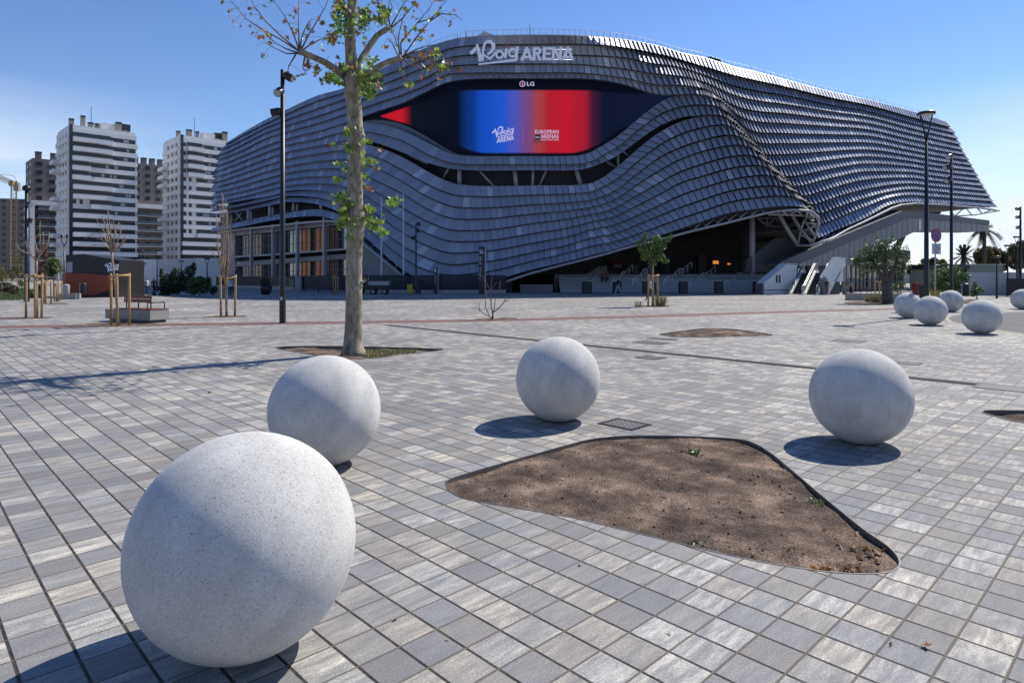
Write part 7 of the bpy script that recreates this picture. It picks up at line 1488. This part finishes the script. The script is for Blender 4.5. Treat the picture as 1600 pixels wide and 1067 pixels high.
def fallen(px, py, s, mt, z): 
    s *= 1.5; mb = MB(); plane_leaf(mb, Vector((0,0,s*.15)), s, 0, .7); o = mb.build('fallen_leaf', M[mt]); o.location = GP(px, py)+Vector((0,0,z)); o.rotation_euler = (random.uniform(-.4,.4)-.6, random.uniform(-.5,.5), random.uniform(0,6)); return o
M['leaf_dry'] = leaf_mat('dry_pale_leaf', (.30,.20,.12), (.52,.40,.27), .8, .1)
for px, py, s, mt in [(1136,822,.05,'leaf_brown'),(1160,804,.04,'leaf_dry'),(1178,802,.045,'leaf_dry'),(1040,748,.04,'leaf_brown'),(1032,747,.05,'leaf_brown'),(1048,749,.035,'leaf_brown'),(1287,824,.035,'leaf_brown'),(1338,828,.045,'leaf_dry'),(1232,858,.04,'leaf_brown'),(1255,861,.035,'leaf_dry'),(1190,852,.04,'leaf_dry'),(812,1062,.05,'leaf_brown'),(880,744,.03,'leaf_dry'),(925,808,.03,'leaf_dry'),(820,779,.03,'leaf_brown')]+[(1350+random.gauss(0,14),857+random.gauss(0,6),random.uniform(.03,.06),random.choice(('leaf_brown','leaf_dry','leaf_brown'))) for _ in range(22)]+[(1315+random.gauss(0,20),885+random.gauss(0,3),random.uniform(.03,.055),random.choice(('leaf_brown','leaf_dry','leaf_brown'))) for _ in range(26)]:
    tag(fallen(px, py, s, mt, -.028), 'small curled brown or pale fallen leaf lying in the large soil bed', 'fallen leaf', 'fallen leaves in the large soil bed')
for px, py, s, mt in [(1448,1012,.05,'twig'),(790,700,.02,'leaf_dry'),(617,969,.03,'leaf_dry'),(1436,736,.03,'leaf_brown'),(328,614,.06,'leaf_brown'),(1047,992,.03,'leaf_dry'),(905,885,.025,'leaf_brown'),(1392,1008,.03,'leaf_brown'),(700,1000,.02,'leaf_dry')]:
    tag(fallen(px, py, s, mt if mt != 'twig' else 'leaf_brown', .003), 'small dry fallen leaf lying on the pavers', 'fallen leaf', 'fallen leaves on the pavers')
# ================================================================== people
SK = mat('skin', (.34,.20,.14), .6); HAIR = mat('dark_hair', (.03,.022,.018), .7); GHAIR = mat('grey_hair', (.35,.34,.33), .7)
def cloth(n, c): return mat(n, c, .85, 0, .1, 8)
def person(feet, label, top, legs, pose='walk', face=0.0, H=1.72, hair=HAIR, sleeves=True, shoes=None, dress=False):
    """skinned body: one continuous surface, clothes by region"""
    s = H/1.72; v, r, e = [], [], []
    def add(p, rad, par=None):
        v.append(Vector(p)*s); r.append(rad*s); i = len(v)-1
        if par is not None: e.append((par, i))
        return i
    sit = pose == 'sit'; hz = .52 if sit else .92
    pel = add((0,0,hz), .135); wst = add((0,.0,hz+.16), .125, pel); chs = add((0,.0,hz+.36), .15, wst); nkb = add((0,.0,hz+.52), .085, chs); nk = add((0,-.015,hz+.58), .052, nkb); hd0 = add((0,-.03,hz+.66), .075, nk); hd = add((0,-.035,hz+.75), .092, hd0); add((0,-.02,hz+.82), .062, hd)
    st = {'walk': (.26,-.24), 'stand': (.02,-.02), 'sit': (0,0)}[pose]
    for sd, sw in ((-1, st[0]), (1, st[1])):
        hp = add((sd*.09,0,hz-.06), .10, pel)
        if sit: kn = add((sd*.11,-.44,hz-.02), .068, hp); an = add((sd*.11,-.46,.09), .045, kn)
        else: kn = add((sd*.10,-sw*.55-.03,.50), .066, hp); an = add((sd*.10,-sw+(.10 if sw < 0 else 0),.09+(.05 if sw < 0 else 0)), .043, kn)
        q = v[an]/s; add((q.x,q.y-.13,max(.035,q.z-.055)), .036, an)
        sh = add((sd*.185,0,hz+.47), .062, nkb); el = add((sd*.225,.03+sw*.35,hz+.20), .044, sh); wr = add((sd*.215,-.10+sw*.7,hz-.01), .033, el); add((sd*.21,-.13+sw*.75,hz-.10), .030, wr)
    me = bpy.data.meshes.new('person'); me.from_pydata([tuple(p) for p in v], e, []); ob = bpy.data.objects.new('person', me); COL.objects.link(ob)
    sm_ = ob.modifiers.new('s', 'SKIN'); ob.modifiers.new('u', 'SUBSURF').levels = 1
    for i, sv in enumerate(me.skin_vertices[0].data): sv.radius = (r[i], r[i]*.82 if i in (0,1,2) else r[i]); sv.use_root = (i == 0)
    bm_ = bpy.data.meshes.new_from_object(ob.evaluated_get(bpy.context.evaluated_depsgraph_get())); bpy.data.objects.remove(ob); bpy.data.meshes.remove(me)
    bm_.name = 'person'; o = bpy.data.objects.new('person', bm_); COL.objects.link(o); bm_.materials.clear()
    for m_ in (SK, top, legs, hair, shoes or M['black_panel']): bm_.materials.append(m_)
    for p in bm_.polygons:
        c = p.center/s; p.use_smooth = True; ax = abs(c.x)
        if c.z > hz+.60: p.material_index = 3 if (c.z > hz+.78 or c.y > .01) else 0
        elif c.z > hz+.545: p.material_index = 0
        elif ax > .165 and c.z < hz+.02 and not (sit and c.y < -.2): p.material_index = 0
        elif ax > .165 and not sleeves and c.z < hz+.30: p.material_index = 0
        elif c.z > hz+.02 and not (sit and c.y < -.2 and ax < .17): p.material_index = 1
        elif c.z < .075: p.material_index = 4
        else: p.material_index = 2
    o.location = feet; o.rotation_euler = (0,0,face); tag(o, label, 'person'); return o
blk, pale, wht, navy, pink, rust, gry, khk = [cloth(n, c) for n, c in (('black_cloth',(.015,.015,.018)),('pale_denim',(.30,.34,.42)),('white_cloth',(.52,.53,.58)),('navy_cloth',(.02,.028,.06)),('pink_cloth',(.22,.08,.12)),('rust_cloth',(.22,.06,.045)),('grey_cloth',(.20,.20,.21)),('olive_cloth',(.05,.055,.03)))]
person(GP(966,461.2), 'person in black top and pale trousers walking before the stairs', blk, pale, 'walk', -1.1, hair=GHAIR, sleeves=False, shoes=wht)
person(GP(1015.5,470), 'person in white shirt and dark trousers passing behind the leafy sapling', wht, navy, 'walk', -1.3, sleeves=False)
person(GP(1024,466.5), 'person in dark clothes walking just right of the white-shirted one', navy, blk, 'walk', 1.2)
for x_, lab, tp in ((941.5,'person in pink top on the stairs, left one of a pair',pink),(948.3,'person in dark top on the stairs, right one of a pair',rust)):
    p = PX(x_, 447, 75.2); p.z = .85; person(p, lab, tp, blk, 'walk', 3.0)
p = GP(884.5, 455.5); person(p, 'person in white top beside the left end of the stairs', wht, navy, 'stand', 1.0)
person(GP(1292,460.8), 'person in dark top and rust-red trousers before the tall escalator wall', khk, rust, 'stand', .2, H=1.62, shoes=rust)
for x_, lab, tp, f in ((1328,'person in grey top seated on the bench left of the olive tree, left one',gry,.3),(1338.5,'person in dark top seated on the bench left of the olive tree, right one',blk,.8)):
    p = GP(x_, 468.3)+Vector((0,.9,0)); person(p, lab, tp, navy, 'sit', f, hair=GHAIR)
person(GP(229.5,461.5), 'person in pale shirt and dark jeans walking before the white wall', wht, navy, 'walk', 1.3)
person(GP(240.5,461.8), 'person in dark clothes walking beside a stroller before the bushes', blk, blk, 'walk', 1.2)
person(GP(358,463), 'person in white top behind the slender sapling stakes, left one', wht, navy, 'stand', .5); person(GP(362.5,462.6), 'person in pale top behind the slender sapling stakes, right one', pale, navy, 'stand', .2)
person(GP(423.5,457.5), 'person in pinkish top standing right of the potted shrub', pink, blk, 'stand', 1.4, H=1.5)
b = GP(246, 461.8); t = thing('stroller', 'small dark stroller pushed before the dark bushes', 'stroller', b)
mb = MB(); mb.lathe((0,0,.62), [(.05,-.16),(.2,-.1),(.26,.05),(.22,.2),(.1,.3)], 12); mb.build('seat', M['bin_dark'], t); mb = MB(); mb.tube([(-.42,0,1.0),(-.1,0,.6),(.3,0,.12)], .018, 6); mb.tube([(-.1,.1,.6),(-.3,.1,.12)], .018, 6); mb.build('frame', M['mullion'], t)
for x_ in (-.3, .3): mb = MB(); mb.tube([(x_,-.14,.11),(x_,.14,.11)], .11, 10, sm=False); mb.build('wheel', M['black_panel'], t)

# a leafy street tree just outside the right edge; its shade falls into the lower right corner
b = Vector((8.40, 7.10, 0)); t = thing('street_tree', 'small leafy tree standing just outside the right edge of the picture', 'tree', b); mb = MB()
for c, r in (((-1.35,-.45,5.0),.4),((-1.8,-.6,4.7),.25),((-.6,-.1,5.6),.6)): cloud(mb, c, (r,r,r*.8), 220, .13)
mb.build('crown', M['leaf_shrub'], t); mb = MB(); mb.tube([(0,0,0),(0,0,3.2),(-.3,-.1,5.2)], [.09,.075,.03], 8); mb.tube([(0,0,3.2),(-.8,-.3,4.4),(-1.8,-.6,4.8)], [.06,.04,.015], 6); mb.build('trunk', M['bark'], t)
